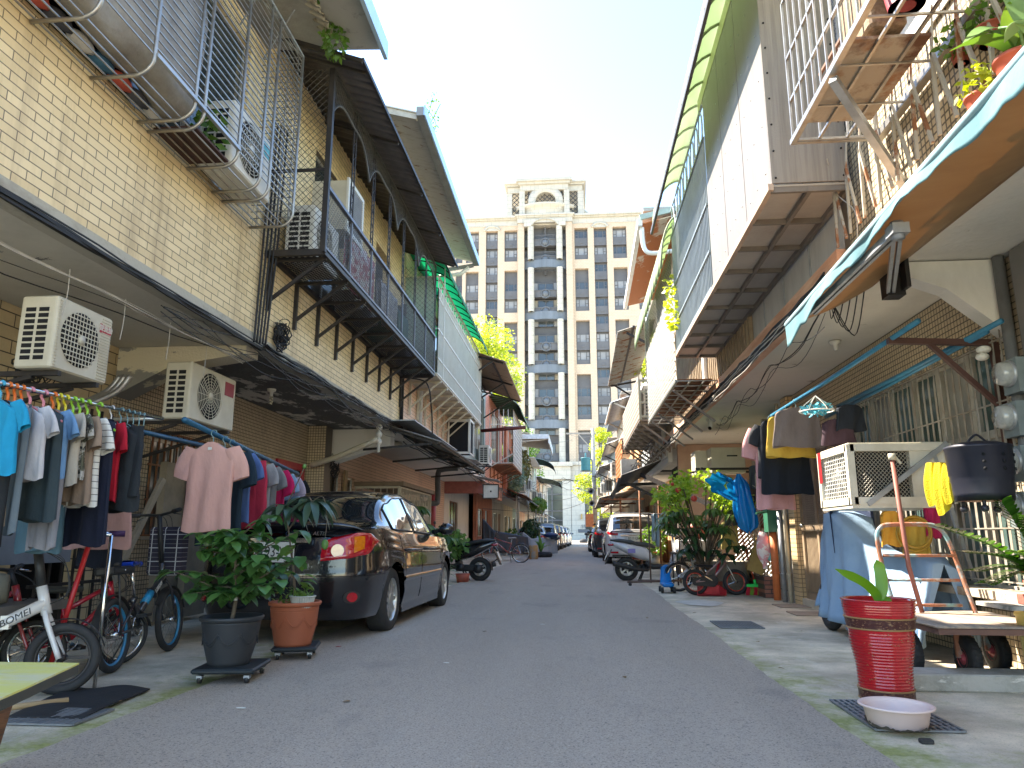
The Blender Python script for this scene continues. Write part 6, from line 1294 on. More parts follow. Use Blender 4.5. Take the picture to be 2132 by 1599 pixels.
    # lamps
    rl = mat('lamp_red', (.50, .008, .02), .08, 0, (.38, .004, .012), 20, coat=1); am = mat('lamp_amber', (.75, .22, .01), .15, 0, (.6, .13, .0), 30, coat=1); cl = mat('lamp_clear', (.42, .40, .38), .12, .3, (.35, .33, .32), 40, coat=1)
    def sy(y, x_min=.3): return min(range(0, 1000), key=lambda i: abs(ol(i/1000).y-y)+(0 if ol(i/1000).x > x_min else 9))/1000
    def sx(x): return min(range(0, 300), key=lambda i: abs(ol(i/1000).x-x)+(0 if ol(i/1000).y < L/2 else 9))/1000
    for side in (1, -1):
        a, b = (sx(.43), sy(.50, .6)) if kind == 'sedan' else (sx(.5), sy(.42, .6)); zc = .86 if kind == 'sedan' else 1.02; h_ = .12 if kind == 'sedan' else .065
        def lamp(u, v, o=.012, a=a, b=b):
            s_ = lerp(a, b, u); up = interp([(0, .35), (.25, .8), (.6, .95), (.85, .9), (1, .35)], u); dn = interp([(0, -1.15), (.3, -1.0), (.6, -.75), (1, .1)], u); z = zc+h_*lerp(dn, up, v); e = math.sin(PI*min(max(u, .0), 1))**.3*math.sin(PI*min(max(v, 0), 1))**.3 if o else 0; return surf(s_, z, .003+o*e, side)
        lo = W(patch(lamp, 26, 10), 'tail_light', rl)
        if lamp2 and kind == 'sedan':
            W(patch(lambda u, v: lamp(lerp(.43+.03*v, .60+.05*v, u), lerp(.18+.1*u, .85, v), .012)+V((side*.002, -.006, 0)), 8, 6), 'indicator_lens', am, lo)
            q = MB(); cpt = lamp(.2, .36); nn = V((side*.35, -1, 0)).normalized(); e1 = nn.cross(V((0, 0, 1))); [q.poly([cpt+nn*(.012+.003*j)+e1*rr*math.cos(2*PI*i/18)+V((0, 0, rr*math.sin(2*PI*i/18))) for i in range(18)], nn*.004) for j, rr in enumerate((.058, .042, .022))]; W(q, 'reversing_lens', cl, lo)
        zz = .40; ssx = sx(.70 if kind == 'sedan' else .62)
        q = MB(); c = surf(ssx, zz, .0, side); n = nrm(ssx); n = V((n.x*side, n.y, 0)); e1 = n.cross(V((0, 0, 1)))
        if kind == 'sedan': q.poly([c+n*.004+e1*.085*math.cos(2*PI*i/24)+V((0, 0, .055*math.sin(2*PI*i/24))) for i in range(24)], n*.006); W(q, 'reflector_recess', M['black']); q = MB(); q.poly([c+n*.01+e1*.052*math.cos(2*PI*i/20)+V((0, 0, .042*math.sin(2*PI*i/20))) for i in range(20)], n*.01)
        else: q.poly([c+n*.004+e1*a_+V((0, 0, b_)) for a_, b_ in ((-.13, -.03), (.13, -.03), (.11, .03), (-.13, .03))], n*.008)
        W(q, 'reflector', rl)
        # front lamp
        a2, b2 = sy(L-.55, .6), .965
        W(patch(lambda u, v: surf(lerp(a2, b2, u), lerp(.60, .74, v), .006, side), 14, 4), 'headlight', cl)
        if detail:
            def strip(name, pts, r_, m): q = MB(); q.tube(pts, r_, 5); W(q, name, m)
            dkm = mat('seam_dark', (.006, .006, .006), .9)
            for yy in ((1.22, 2.05, 3.12) if kind == 'sedan' else (1.2, 2.05, 3.15)):
                s_ = sy(yy, .6); zs = S['base']+.06; strip('door_seam', [surf(sy(yy+(.0 if yy != 1.22 else .1*max(0, (.62-z))), .6), z, .0, side) for z in [lerp(zs if yy > 1.3 else .55, zb(yy), k_/10) for k_ in range(11)]], .0035, dkm)
            a3, b3 = sy(1.3, .6), sy(3.1, .6)
            W(patch(lambda u, v: surf(lerp(a3, b3, u), lerp(.475, .53, v), .014*math.sin(PI*v)**.5+.002, side), 30, 4), 'side_moulding', paint)
            W(patch(lambda u, v: surf(lerp(sy(1.36, .6), sy(3.15, .6), u), lerp(S['base']-.05, S['base']+.07, v), .02*math.sin(PI*min(1, v+.3)), side), 30, 4), 'side_skirt', paint)
            strip('bumper_seam', [surf(lerp(0, sy(.62, .6), k_/20), .585 if k_ < 17 else .585+.0*(k_-16), .0, side) for k_ in range(21)], .003, dkm)
            for yy in (1.45, 2.35): s_ = sy(yy, .6); c = surf(s_, .80, .03, side); q = MB(); q.tube([surf(s_-.012, .80, .004, side), c+V((0, -.0, 0)), surf(s_+.03, .80, .03, side), surf(s_+.042, .80, .004, side)], .011, 6); W(q, 'door_handle', paint)
        q = MB(); my = 3.05 if kind == 'sedan' else 3.1; c = V((side*(Wd+.09), my, zb(my)+.1)); q.ball(c, (.10, .06, .075), 14, 10); q.bar(c-V((side*.1, 0, .02)), V((side*(S['wb']-.02), my+.05, zb(my)+.06)), .03, .05); W(q, 'wing_mirror', paint)
    dkm = MATS.get('seam_dark') or mat('seam_dark', (.006, .006, .006), .9)
    if kind == 'sedan':
        SPS = [(.40, 1.015), (.30, 1.062), (.18, 1.078), (.09, 1.072), (.075, 1.055), (.09, 1.03), (.12, .985), (.3, .99)]; q = MB(); q.grid(lambda u, v: (lambda x, p: V((x, p[0]+.13*abs(x/.74)**3, lerp(1.0, p[1], (1-abs(x/.74)**6)) if p[1] > 1.0 else p[1])))(lerp(-.74, .74, u), SPS[int(round(v*8)) % 8]), 28, 8); W(q, 'boot_spoiler', paint)
        q = MB(); q.tube([surf(sx(.34), .66, .002), surf(sx(.42), .80, .002), surf(sx(.44), .97, .002), V((.6, .2, 1.03))], .003, 4); q.tube([surf(sx(.34), .66, .002, -1), surf(sx(.42), .80, .002, -1), surf(sx(.44), .97, .002, -1)], .003, 4); q.tube([surf(sx(.34), .66, .002, -1), V((0, -.0, .655)), surf(sx(.34), .66, .002)], .003, 4); W(q, 'boot_seam', dkm)
        q = MB(); q.bx(-.33, .33, .0, .03, .885, .925); W(q, 'boot_trim', M['chrome'])
    else:
        q = MB(); q.bx(-.42, .42, -.012, .02, .93, .965); W(q, 'boot_trim', M['chrome']); q = MB(); q.bx(-.60, .60, .02, .2, 1.665, 1.69); W(q, 'roof_spoiler', paint); q = MB(); q.bx(-.7, .7, -.005, .06, .27, .33); W(q, 'bumper_lip', M['black'])
        q = MB(); q.tube([(-.62, .0, 1.05), (-.5, -.01, .62), (.5, -.01, .62), (.62, .0, 1.05)], .004, 4); W(q, 'boot_seam', dkm)
    py_ = .80 if kind == 'sedan' else .85; q = MB(); q.bx(-.19, .19, -.022, -.012, py_-.09, py_+.09); pl_ = W(q, 'number_plate', M['white'])
    if plate: text(plate, .13, M['black'], pl_, wm(t) @ V((0, -.024, py_)), wm(t).to_3x3() @ V((1, 0, 0)), (0, 0, 1), .001, sx=.8)
    return t
def paint(name, col, rough=.25, metal=.0): 
    return mat(name, col, rough, metal, tuple(c*.96 for c in col), 2, coat=1)
# ================= LEFT ground objects =================
BK = paint('car_black', (.008, .008, .010), .2)
c1 = car('black sedan parked beneath the mesh balcony, behind the two potted trees', (-2.75, 6.55, 0), R_(-1.5), BK, plate='5193-VH', wheel_m=mat('alloy', (.62, .6, .55), .3, .7, (.5, .48, .44), 5))
mt = wm(c1); text('COROLLA  ALTIS', .05, M['chrome'], c1, mt @ V((.28, -.004+.012, .965)), mt.to_3x3() @ V((1, .06, 0)), (0, .12, 1), .002, shear=.2)
# clothes rail --------------------------------------------------------
RB0, RB1 = V((-3.0, 3.0, 1.715)), V((-3.02, 5.0, 1.79))
q = MB(); q.tube([RB0, RB1], .013, 10); rr = thing('clothes_rail', 'steel clothes rail hung with coloured plastic hangers at the left', 'rail', (-3.01, 4, 0)); q.build('rail', M['chrome'], rr)
q = MB(); q.tube([(-3.05, 4.6, 0), (-3.05, 4.6, .95)], .012, 8); q.tube([(-3.05, 4.6, .95), (-3.3, 4.6, .98)], .012, 8); q.build('stand_post', M['chrome'], rr)
q = MB(); q.tube([(-3.4, 5.0, 1.79), RB1], .014, 8); q.tube([(-3.42, 3.0, 0), (-3.42, 3.0, 1.72), RB0], .014, 8); q.build('crossbar', M['alu'], rr)
def onrail(px): 
    y = P(px, 797+75*px/330, X=-3.0).y; t_ = (y-3.0)/2.0; return lerp(RB0, RB1, t_)
cl = lambda n, c, c2=None, b=1: mat('cloth_'+n, c, .9, 0, c2, 5, bump=b, bscale=17, stretch=(1, 1, .55))
PLH = {n: mat('hanger_'+n, c, .35) for n, c in dict(cyan=(.05, .35, .5), orange=(.75, .16, .02), pink=(.7, .25, .3), yellow=(.65, .55, .03), lime=(.3, .6, .05), white=(.75, .75, .75), wire=(.2, .35, .38), blue=(.05, .15, .4)).items()}
stripe = mat('cloth_striped', (.66, .64, .6), .9, 0, (.62, .6, .55), 5); 
def stripes(m, col, sc__=13, axis=2, w_=.12):
    n = m.node_tree.nodes; l = m.node_tree.links; b = n['Principled BSDF']; src = b.inputs['Base Color'].links[0].from_socket
    tc = n.new('ShaderNodeTexCoord'); sx = n.new('ShaderNodeSeparateXYZ'); l.new(tc.outputs['Object'], sx.inputs[0]); a = n.new('ShaderNodeMath'); a.operation = 'MULTIPLY'; l.new(sx.outputs[axis], a.inputs[0]); a.inputs[1].default_value = sc__
    f = n.new('ShaderNodeMath'); f.operation = 'FRACT'; l.new(a.outputs[0], f.inputs[0]); g = n.new('ShaderNodeMath'); g.operation = 'LESS_THAN'; l.new(f.outputs[0], g.inputs[0]); g.inputs[1].default_value = w_
    mx = n.new('ShaderNodeMixRGB'); l.new(g.outputs[0], mx.inputs[0]); l.new(src, mx.inputs[1]); mx.inputs[2].default_value = (*col, 1); l.new(mx.outputs[0], b.inputs['Base Color']); return m
stripes(stripe, (.03, .03, .03), 26, 2, .1)
camo = layermat('cloth_camo', [((.42, .40, .36),), ((.10, .10, .07), 9, .5, .01, None), ((.03, .03, .03), 12, .58, .01, None)], .9, .3, 100)
rail = [  # px, garment kind, w, h, material, hanger, yaw deg, label
 (6, 'tee', .42, .5, cl('cyan', (.0, .28, .50)), 'cyan', -18, 'bright cyan T-shirt at the left picture edge'),
 (22, 'pants', .26, .95, cl('black', (.012, .014, .016)), 'orange', -25, 'long black trousers next to the cyan T-shirt'),
 (36, 'pants', .10, .82, cl('beige', (.42, .33, .25)), 'orange', -30, 'narrow beige trousers folded on an orange hanger'),
 (50, 'pants', .24, .88, cl('greyblue', (.11, .15, .18), (.16, .2, .23)), 'orange', -28, 'faded grey blue jeans beside the beige trousers'),
 (68, 'tee', .36, .52, cl('white', (.62, .60, .62)), 'pink', -16, 'white frilly T-shirt with a pink bow'),
 (96, 'vest', .44, .80, cl('slate', (.035, .055, .065)), 'pink', -12, 'dark slate sleeveless top with small pink lettering'),
 (116, 'tee', .36, .5, cl('lightblue', (.16, .32, .55)), 'orange', -20, 'light blue T-shirt peeking out behind the dark top'),
 (128, 'pants', .26, 1.0, cl('greyjean', (.17, .175, .20), (.26, .26, .29)), 'yellow', -22, 'long worn grey jeans hanging lowest on the rail'),
 (142, 'tee', .36, .55, cl('cream', (.48, .43, .36)), 'yellow', -18, 'cream T-shirt on a yellow hanger'),
 (158, 'tee', .34, .5, camo, 'lime', -18, 'camouflage patterned shirt between the cream and tan ones'),
 (172, 'tee', .38, .68, cl('tan', (.30, .21, .15)), 'lime', -20, 'plain tan brown T-shirt'),
 (188, 'tee', .38, .70, stripe, 'lime', -20, 'white T-shirt with thin black stripes'),
 (212, 'pants', .36, 1.0, cl('navy', (.010, .014, .035)), 'lime', -15, 'wide navy trousers right of the striped T-shirt'),
 (238, 'tee', .3, .66, cl('red', (.50, .01, .03)), 'white', -25, 'red shirt almost hidden between navy trousers and black jacket'),
 (258, 'jacket', .52, .74, cl('quilt', (.014, .018, .022), (.02, .025, .03)), 'wire', -22, 'black quilted jacket at the far end of the rail')]
for i, (px, kd, w_, h_, m_, hg, yw, lab) in enumerate(rail):
    c = onrail(px)-V((0, 0, .085)); garment('hanging_%s' % {'tee': 'shirt', 'pants': 'trousers', 'vest': 'vest', 'jacket': 'jacket'}[kd], lab, c, w_*.88, h_*.79, m_, R_(yw), kd, 30+i, 'clothes on the steel rail', .02, {'tee': 'shirt', 'pants': 'trousers', 'vest': 'top', 'jacket': 'jacket'}[kd])
    hanger('%s hanger holding the %s' % ({'wire': 'thin teal wire'}.get(hg, hg), ' '.join(lab.split()[:5])), c, min(w_, .34), PLH[hg], R_(yw), .006 if hg not in ('white', 'wire') else .003)
text('palada', .03, mat('ink_pink', (.6, .2, .3), .6), next(o for o in C.objects if o.get('label', '').startswith('dark slate')), onrail(96)+V((.10, -.055, -.22)), (0, 0, -1), (1, -.2, 0))
for i, px in enumerate((272, 284, 296, 306)): c = onrail(px)-V((0, 0, .085)); hanger(['first empty wire hanger after the black jacket', 'second empty wire hanger after the black jacket', 'third empty wire hanger after the black jacket', 'last empty wire hanger on the rail'][i], c, .38, PLH['wire'], R_(-35-7*i), .0028)
garment('hanging_dress', 'pink pleated dress hem showing beneath the black quilted jacket', (-3.42, 5.0, 1.6), .52, .74, cl('pink', (.50, .30, .29)), R_(-5), 'vest', 61, None, .06, 'dress')
garment('hanging_cloth', 'dark navy cloth hanging lowest below the pink dress', (-3.46, 5.1, 1.2), .36, .48, cl('navy2', (.01, .015, .03)), R_(-5), 'pants', 62, None, .02, 'cloth')
garment('hanging_shirt', 'muted teal blue shirt behind the white frilly T-shirt', (-3.25, 4.2, 1.7), .36, .85, cl('teal', (.08, .16, .21)), R_(-10), 'vest', 63, 'clothes on the steel rail', .02, 'shirt')
# blue pole with the pink shirt
A, B = P(412, 878, Z=1.78), P(612, 985, Z=1.76); 
q = MB(); q.tube([A+V((-.05, -.1, 0)), B+V((0, .15, 0))], .022, 10); tag(q.build('blue_pole', M['blue']), 'blue drying pole carrying the pink shirt and red clothes', 'pole')
q = MB(); q.tube([(-3.9, 5.2, 1.86), (-3.75, 7.0, 1.84)], .022, 10); tag(q.build('blue_pole', M['blue']), 'second blue pole behind, nearer the wall than the pink shirt', 'pole')
def onpole(px, t0=(412, 612)): t_ = (px-412)/200; p = P(px, lerp(878, 985, t_), Z=1.77); return p
pole = [(446, 'tee', .40, .70, cl('dustypink', (.62, .35, .30), (.56, .31, .27)), 2, 'dusty pink T-shirt facing the street on the blue pole'),
 (470, 'tee', .42, .8, cl('navy3', (.012, .03, .05)), 0, 'dark navy T-shirt directly behind the pink one'), (484, 'tee', .44, .62, cl('denimblue', (.08, .15, .36)), 0, 'denim blue T-shirt on the blue pole'),
 (508, 'long', .46, .66, cl('crimson', (.48, .03, .07)), 0, 'crimson hooded shirt on the blue pole'), (530, 'tee', .42, .6, cl('greymarl', (.30, .30, .31)), 0, 'grey marl T-shirt after the crimson one'),
 (545, 'tee', .42, .6, cl('grey2', (.22, .22, .23)), 0, 'darker grey T-shirt beside the hot pink one'), (558, 'tee', .48, .72, cl('hotpink', (.55, .01, .10)), 0, 'hot pink T-shirt on the blue pole'),
 (577, 'tee', .42, .6, cl('skyblue', (.25, .38, .55)), 0, 'pale sky blue T-shirt behind the hot pink one'), (590, 'tee', .44, .66, cl('lilac', (.45, .36, .43)), 0, 'lilac T-shirt near the far end of the blue pole'), (606, 'tee', .42, .6, cl('black2', (.01, .01, .01)), 0, 'black T-shirt last on the blue pole')]
for i, (px, kd, w_, h_, m_, yw, lab) in enumerate(pole):
    c = onpole(px)-V((0, 0, .095)); garment('hanging_shirt', lab, c, w_, h_, m_, R_(yw-(6 if i else 0)), kd, 80+i, 'shirts on the blue pole', .0, 'shirt'); hanger('wire hanger holding the %s' % ' '.join(lab.split()[:4]), c, .38, PLH['wire'], R_(yw), .0028)
c = onpole(446)-V((0, 0, .12)); q = MB(); q.box(c+V((-.0, -.045, -.03)), (.03, .004, .022)); tag(q.build('shirt_label', M['white']), 'tiny white neck label on the dusty pink T-shirt', 'label')
# stainless conduits, meter, crates behind
q = MB(); [q.tube(cat_curve([(-4.62+.05*k, 5.3, 1.9), (-4.5+.05*k, 5.6, 1.92), (-4.3+.05*k, 6.1, 2.2), (-4.2+.05*k, 6.2, 2.4)], 5), .028, 8) for k in range(3)]; tag(q.build('steel_conduits', M['steel']), 'shiny bent steel conduits between the two left air conditioners', 'pipe')
def meter(label, c, s=-1, m=None, r=.075):
    t = thing('electric_meter', label, 'meter', c, 0, 'electric meters'); c = V(c); q = MB(); q.bx(c.x, c.x+s*.09, c.y-.09, c.y+.09, c.z-.14, c.z+.1); q.build('case', m or mat('meter_teal', (.05, .14, .14), .5), t); q = MB(); q.lathe([(r, 0), (r, s*.05), (r*.85, s*.08), (0, s*.09)], c+V((s*.09, 0, 0)), 20, 'x'); q.build('dome', mat('meter_glass', (.42, .43, .41), .12, 0, (.3, .31, .3), 20, coat=1), t); q = MB(); q.lathe([(r*1.1, 0), (r*1.1, s*.02), (r*.9, s*.02)], c+V((s*.09, 0, 0)), 20, 'x'); q.build('ring', M['galv'], t); return t
meter('green teal electric meter on the wall between the left air conditioners', (-4.93, 6.6, 1.95), 1)
q = MB(); q.tube([(-4.8, 6.75, 1.95), (-4.8, 7.6, 1.92)], .045, 10); tag(q.build('pvc_pipe', M['cream']), 'short pale plastic pipe beside the left electric meter', 'pipe')
q = MB(); q.bx(-4.5, -4.47, 4.9, 6.2, .72, 1.32); tag(q.build('grey_board', mat('grey_board', (.17, .19, .22), .6, 0, (.12, .135, .16), 3)), 'plain grey board leaning behind the hanging trousers', 'board')
q = MB(); [q.box((-4.55+.1*k, 7.9+.4*k, .9), (.08, .5, 1.7)) for k in range(2)]; q.bar((-4.3, 6.3, .1), (-4.1, 6.9, 1.5), .05); q.bar((-4.35, 6.9, .05), (-4.2, 6.4, 1.5), .05); tag(q.build('folded_ladder', mat('old_wood', (.25, .2, .14), .8)), 'old folded ladder and planks leaning on the wall behind the jacket', 'ladder')
q = MB()
for k in range(7): q.bar((-4.85, 6.3+.16*k, .1), (-4.85, 6.3+.16*k, 2.2), .02)
for z in (.5, 1.1, 1.7): q.bar((-4.84, 6.2, z), (-4.84, 7.35, z), .03)
tag(q.build('barred_gate', IR), 'dark barred gate in the doorway of the first brick house', 'gate')
t = thing('workbench', 'low grey bench with a rolled canvas bag under the clothes rail', 'bench', (-3.9, 4.3, 0)); q = MB(); q.bx(-4.3, -3.5, 3.6, 4.9, .46, .52); q.build('top', mat('bench_grey', (.14, .13, .12), .7), t); [MB().bar((x, y, 0), (x, y, .46), .04).build('leg', IR, t) for x in (-4.25, -3.55) for y in (3.65, 4.85)]
q = MB(); q.tube(cat_curve([(-4.15, 4.1, .62), (-3.9, 4.25, .61), (-3.6, 4.45, .62)], 5), [.085, .1, .1, .1, .1, .1, .1, .1, .1, .1, .085], 14); tag(q.build('canvas_roll', mat('khaki_canvas', (.18, .17, .13), .8)), 'khaki rolled canvas bag lying on the grey bench', 'bag')
q = MB(); q.bx(-3.62, -3.58, 3.55, 4.05, .62, 1.02); pb = tag(q.build('cloth_banner', M['black']), 'black cloth panel with white characters at the left edge', 'panel'); text('U2', .12, M['white'], pb, (-3.575, 3.95, .9), (.3, 1, 0), (0, 0, 1))
# plaid bag on the blue bike handlebar
pm_ = mat('cloth_plaid', (.03, .03, .045), .9, 0, (.04, .03, .05), 5); stripes(pm_, (.5, .5, .5), 9, 2, .07); stripes(pm_, (.5, .5, .5), 9, 0, .07); stripes(pm_, (.3, .3, .32), 27, 2, .06)
q = MB(); q.bbx(-3.62, -3.32, 5.95, 6.1, .62, 1.02, .04); pg_ = q.build('shopping_bag', pm_); tag(pg_, 'black and white plaid shopping bag on the blue folding bicycle', 'bag')
# bicycles
def place_bike(p_rear, p_front, **k):
    a, b = V(p_rear), V(p_front); yaw = math.atan2(b.y-a.y, b.x-a.x); return bicycle(loc=(a.x, a.y, 0), yaw=yaw, wb=(b-a).length, **k)
WB = paint('bike_white', (.66, .64, .62), .3); fb = place_bike((-4.0, 4.05, 0), (-3.16, 4.42, 0), label='white folding bicycle with black stem and lettering on its frame tube', r=.21, fm=WB, rim_m=M['iron'], mag=3, tw=.03, bar_h=.86, seat_h=.8, tube=.03, lean=R_(-4), barw=.3, steer=.35)
m4 = wm(fb); text('SHIBOMEI', .055, M['black'], fb, m4 @ V((.60, -.040, .435)), m4.to_3x3() @ V((1, 0, .5)), m4.to_3x3() @ V((-.5, 0, 1)), .001, sx=1.1, shear=.2)
BBL = paint('bike_blue', (.02, .02, .025), .3); bl = place_bike((-3.28, 5.12, 0), (-3.42, 6.1, 0), label='black and blue folding bicycle with a bright blue saddle', r=.255, fm=BBL, rim_m=paint('rim_blue', (.02, .22, .42), .3), saddle_m=paint('saddle_blue', (.01, .06, .5), .3), bar_h=1.12, seat_h=.78, rear_seat=True, tw=.026, lean=R_(-5), barw=.3, steer=-.5)
m5 = wm(bl); text('LEEDIR', .045, M['white'], bl, m5 @ V((.70, -.032, .54)), m5.to_3x3() @ V((1, 0, .59)), m5.to_3x3() @ V((-.59, 0, 1)), .001); 
q = MB(); q.tube([m5 @ V((.5, -.0, .43)), m5 @ V((.62, 0, .50))], .031, 10); q.build('frame_band', mat('cyan_paint', (.02, .3, .55), .3), bl)
place_bike((-3.75, 4.85, 0), (-3.45, 5.45, 0), label='small red childs bicycle squeezed between the two folding bicycles', r=.2, fm=paint('bike_red', (.45, .01, .03), .3), saddle_m=mat('saddle_dark', (.05, .05, .04), .5), bar_h=.75, seat_h=.62, lean=R_(6), barw=.24, fold=False)
place_bike((-4.2, 4.6, 0), (-3.6, 4.75, 0), label='second child bicycle with orange saddle deeper under the clothes', r=.2, fm=paint('bike_red2', (.35, .02, .03), .3), saddle_m=mat('saddle_orange', (.35, .08, .03), .5), bar_h=.72, seat_h=.55, fold=False, group='bicycles')
# things at lower left
t = thing('scooter_toy', 'red childs kick scooter standing behind the white bicycle', 'kick scooter', (-3.4, 4.5, 0)); q = MB(); q.tube([(-3.32, 4.52, .08), (-3.18, 4.6, .98)], .016, 8); q.build('stem', M['red'], t); q = MB(); q.tube([(-3.34, 4.5, .96), (-3.02, 4.7, .96)], .014, 8); q.build('handlebar', M['chrome'], t); q = MB(); q.tube([(-3.1, 4.65, .96), (-3.02, 4.7, .96)], .02, 8); q.build('grip', mat('purple_grip', (.06, .02, .1), .6), t); q = MB(); q.bx(-3.75, -3.3, 4.44, 4.54, .08, .1); q.build('deck', M['green'], t)
t = thing('yellow_board', 'weathered yellow painted board table at the lower left corner', 'table', (-1.9, 2.3, 0)); YP = layermat('worn_yellow', [((.60, .56, .16),), ((.58, .54, .36), 3, .45, .25, (1, 3, 1)), ((.4, .37, .2), 12, .6, .1, (1, 6, 1))], .6, .2)
zt_ = .50; pts = [P(165, 1380, Z=zt_), P(60, 1428, Z=zt_), P(-60, 1480, Z=zt_), P(-250, 1480, Z=zt_), P(-250, 1377, Z=zt_), P(0, 1378, Z=zt_)]
q = MB(); q.poly(pts, (0, 0, -.006)); q.build('top', YP, t); q = MB(); q.poly([p-V((0, 0, .0065)) for p in pts], (0, 0, -.03)); q.build('edge', mat('table_edge', (.06, .06, .05), .6), t)
q = MB(); q.bar(P(12, 1455, Z=.46), P(-12, 1500, Z=.2)+V((0, 0, -.15)), .04); q.build('leg', M['rust'], t)
q = MB(); q.grid(lambda u, v: (lambda p: V((p.x, p.y, .012+.012*math.sin(u*7)*math.sin(v*5)+.01*v)))(lerp(lerp(P(10, 1500, Z=0), P(170, 1502, Z=0), u), lerp(P(150, 1437, Z=0), P(312, 1440, Z=0), u), v)), 20, 20); tag(q.build('rubber_mat', mat('mat_black', (.025, .026, .028), .8, bump=.3), solid=.008), 'black rubber mat laid over a gully grate at the lower left', 'mat')
def grate(label, x0, x1, y0, y1, nx, ny, z=.004, name='drain_grate'):
    t = thing(name, label, 'drain grate', ((x0+x1)/2, (y0+y1)/2, 0), 0, 'drain grates'); q = MB(); q.poly([(x0, y0, z), (x1, y0, z), (x1, y1, z), (x0, y1, z)]); q.build('pit', M['dark'], t); q = MB()
    for k in range(nx+1): x = lerp(x0, x1, k/nx); q.bar((x, y0, z+.006), (x, y1, z+.006), .014, .010)
    for k in range(ny+1): y = lerp(y0, y1, k/ny); q.bar((x0, y, z+.005), (x1, y, z+.005), .014, .008)
    q.build('bars', mat('grate_steel', (.26, .27, .28), .5, .4), t); return t
grate('drain grate under the black mat at the lower left', -2.98, -2.56, 3.72, 4.05, 8, 14)
grate('drain grate in the right pavement beyond the red pot', 1.48, 1.92, 8.0, 8.62, 14, 8); grate('drain grate under the pink basin beside the red pot', 1.46, 1.88, 3.98, 4.64, 13, 9)
q = MB(); q.tube([(-3.35, 3.7, .03), (-2.9, 4.15, .03)], .018, 8); tag(q.build('bamboo_stick', mat('bamboo', (.42, .30, .16), .6)), 'pale bamboo stick on the ground beside the black mat', 'stick')
# potted trees on dollies
def dolly(label, c, w_, d_, yaw):
    t = thing('plant_dolly', label, 'dolly', c, yaw, 'plant dollies'); q = MB(); B = mat('dolly_plastic', (.022, .03, .036), .5)
    q.bbx(-w_/2, w_/2, -d_/2, d_/2, .062, .092, .02); q.build('deck', B, t, world=False)
    for k in (-1, 0, 1): q = MB(); q.bx(-w_/2+.02, w_/2-.02, k*d_*.3-.02, k*d_*.3+.02, .050, .0615); q.build('rib', B, t, world=False)
    for sx_ in (-1, 1):
        for sy_ in (-1, 1): x, y = sx_*(w_/2-.05), sy_*(d_/2-.05); q = MB(); q.bx(x-.018, x+.018, y-.02, y+.02, .03, .0495); o = q.build('caster', M['galv'], t, world=False); q = MB(); q.cyl((x-.011, y, .024), (x+.011, y, .024), .024, 16); q.build('caster_wheel', M['black'], o, world=False)
    return t
dolly('dark plant dolly under the charcoal pot', (-2.31, 4.93, .016), .40, .44, R_(8)); dolly('dark plant dolly under the terracotta pot', (-2.22, 5.83, .016), .34, .38, R_(14))
def swag_pot(name, label, c, r, h, m, rb):
    t = thing(name, label, 'potted tree', c, 0, 'potted trees'); c = V(c); q = MB(); q.lathe([(0, 0), (rb, 0), (rb*1.02, .02), (lerp(rb, r, .5)*1.03, h*.5), (r*.93, h*.86), (r*.935, h*.875), (r*.90, h*.885), (r*.96, h*.90), (r, h*.915), (r*1.02, h*.95), (r*1.02, h*.985), (r*.99, h), (r*.93, h*.99), (r*.9, h*.9), (0, h*.88)], c, 56)
    for z in (.62, .66, .70): q.torus(c+V((0, 0, h*z+.04)), lerp(rb, r, z)*1.0+.002, .0035, 'z', 48, 5)
    for k in range(8):
        a0 = 2*PI*k/8; pts = []
        for j in range(13):
            u = j/12; a = a0+u*2*PI/8; z = h*(.68-.22*math.sin(PI*u)); rr = interp([(0, rb*1.0), (.5, lerp(rb, r, .5)*1.03), (.86, r*.93)], z/h); pts.append(c+V((rr*math.cos(a), rr*math.sin(a), z)))
        q.tube(pts, .004, 5); q.tube([p-V((0, 0, .018)) for p in pts], .003, 5)
    q.build('pot', m, t); q = MB(); q.lathe([(r*.92, h*.885), (0, h*.9)], c, 20); q.build('soil', M['soil'], t); return t
def leafy(mb, a, d, L, w_, n=7, fold=.25, curl=.3):
    """one real leaf: starts at a, heads along d, midrib folded, tip curling down"""
    a, d = V(a), V(d).normalized(); s = d.cross(V((0, 0, 1))); s = s.normalized() if s.length > .05 else V((1, 0, 0)); vs = []; p = a.copy(); dd = d.copy()
    for k in range(n+1):
        t_ = k/n; u = s.cross(dd).normalized(); ww = w_*(math.sin(PI*t_**.8)**.85 if 0 < t_ < 1 else 0)+.0008; vs += [p-s*ww+u*ww*fold, p, p+s*ww+u*ww*fold]; dd = (dd+V((0, 0, -curl/n))).normalized(); p = p+dd*L/n
    mb.add(vs, [(3*k+j, 3*k+j+1, 3*k+j+4, 3*k+j+3) for k in range(n) for j in (0, 1)], True)
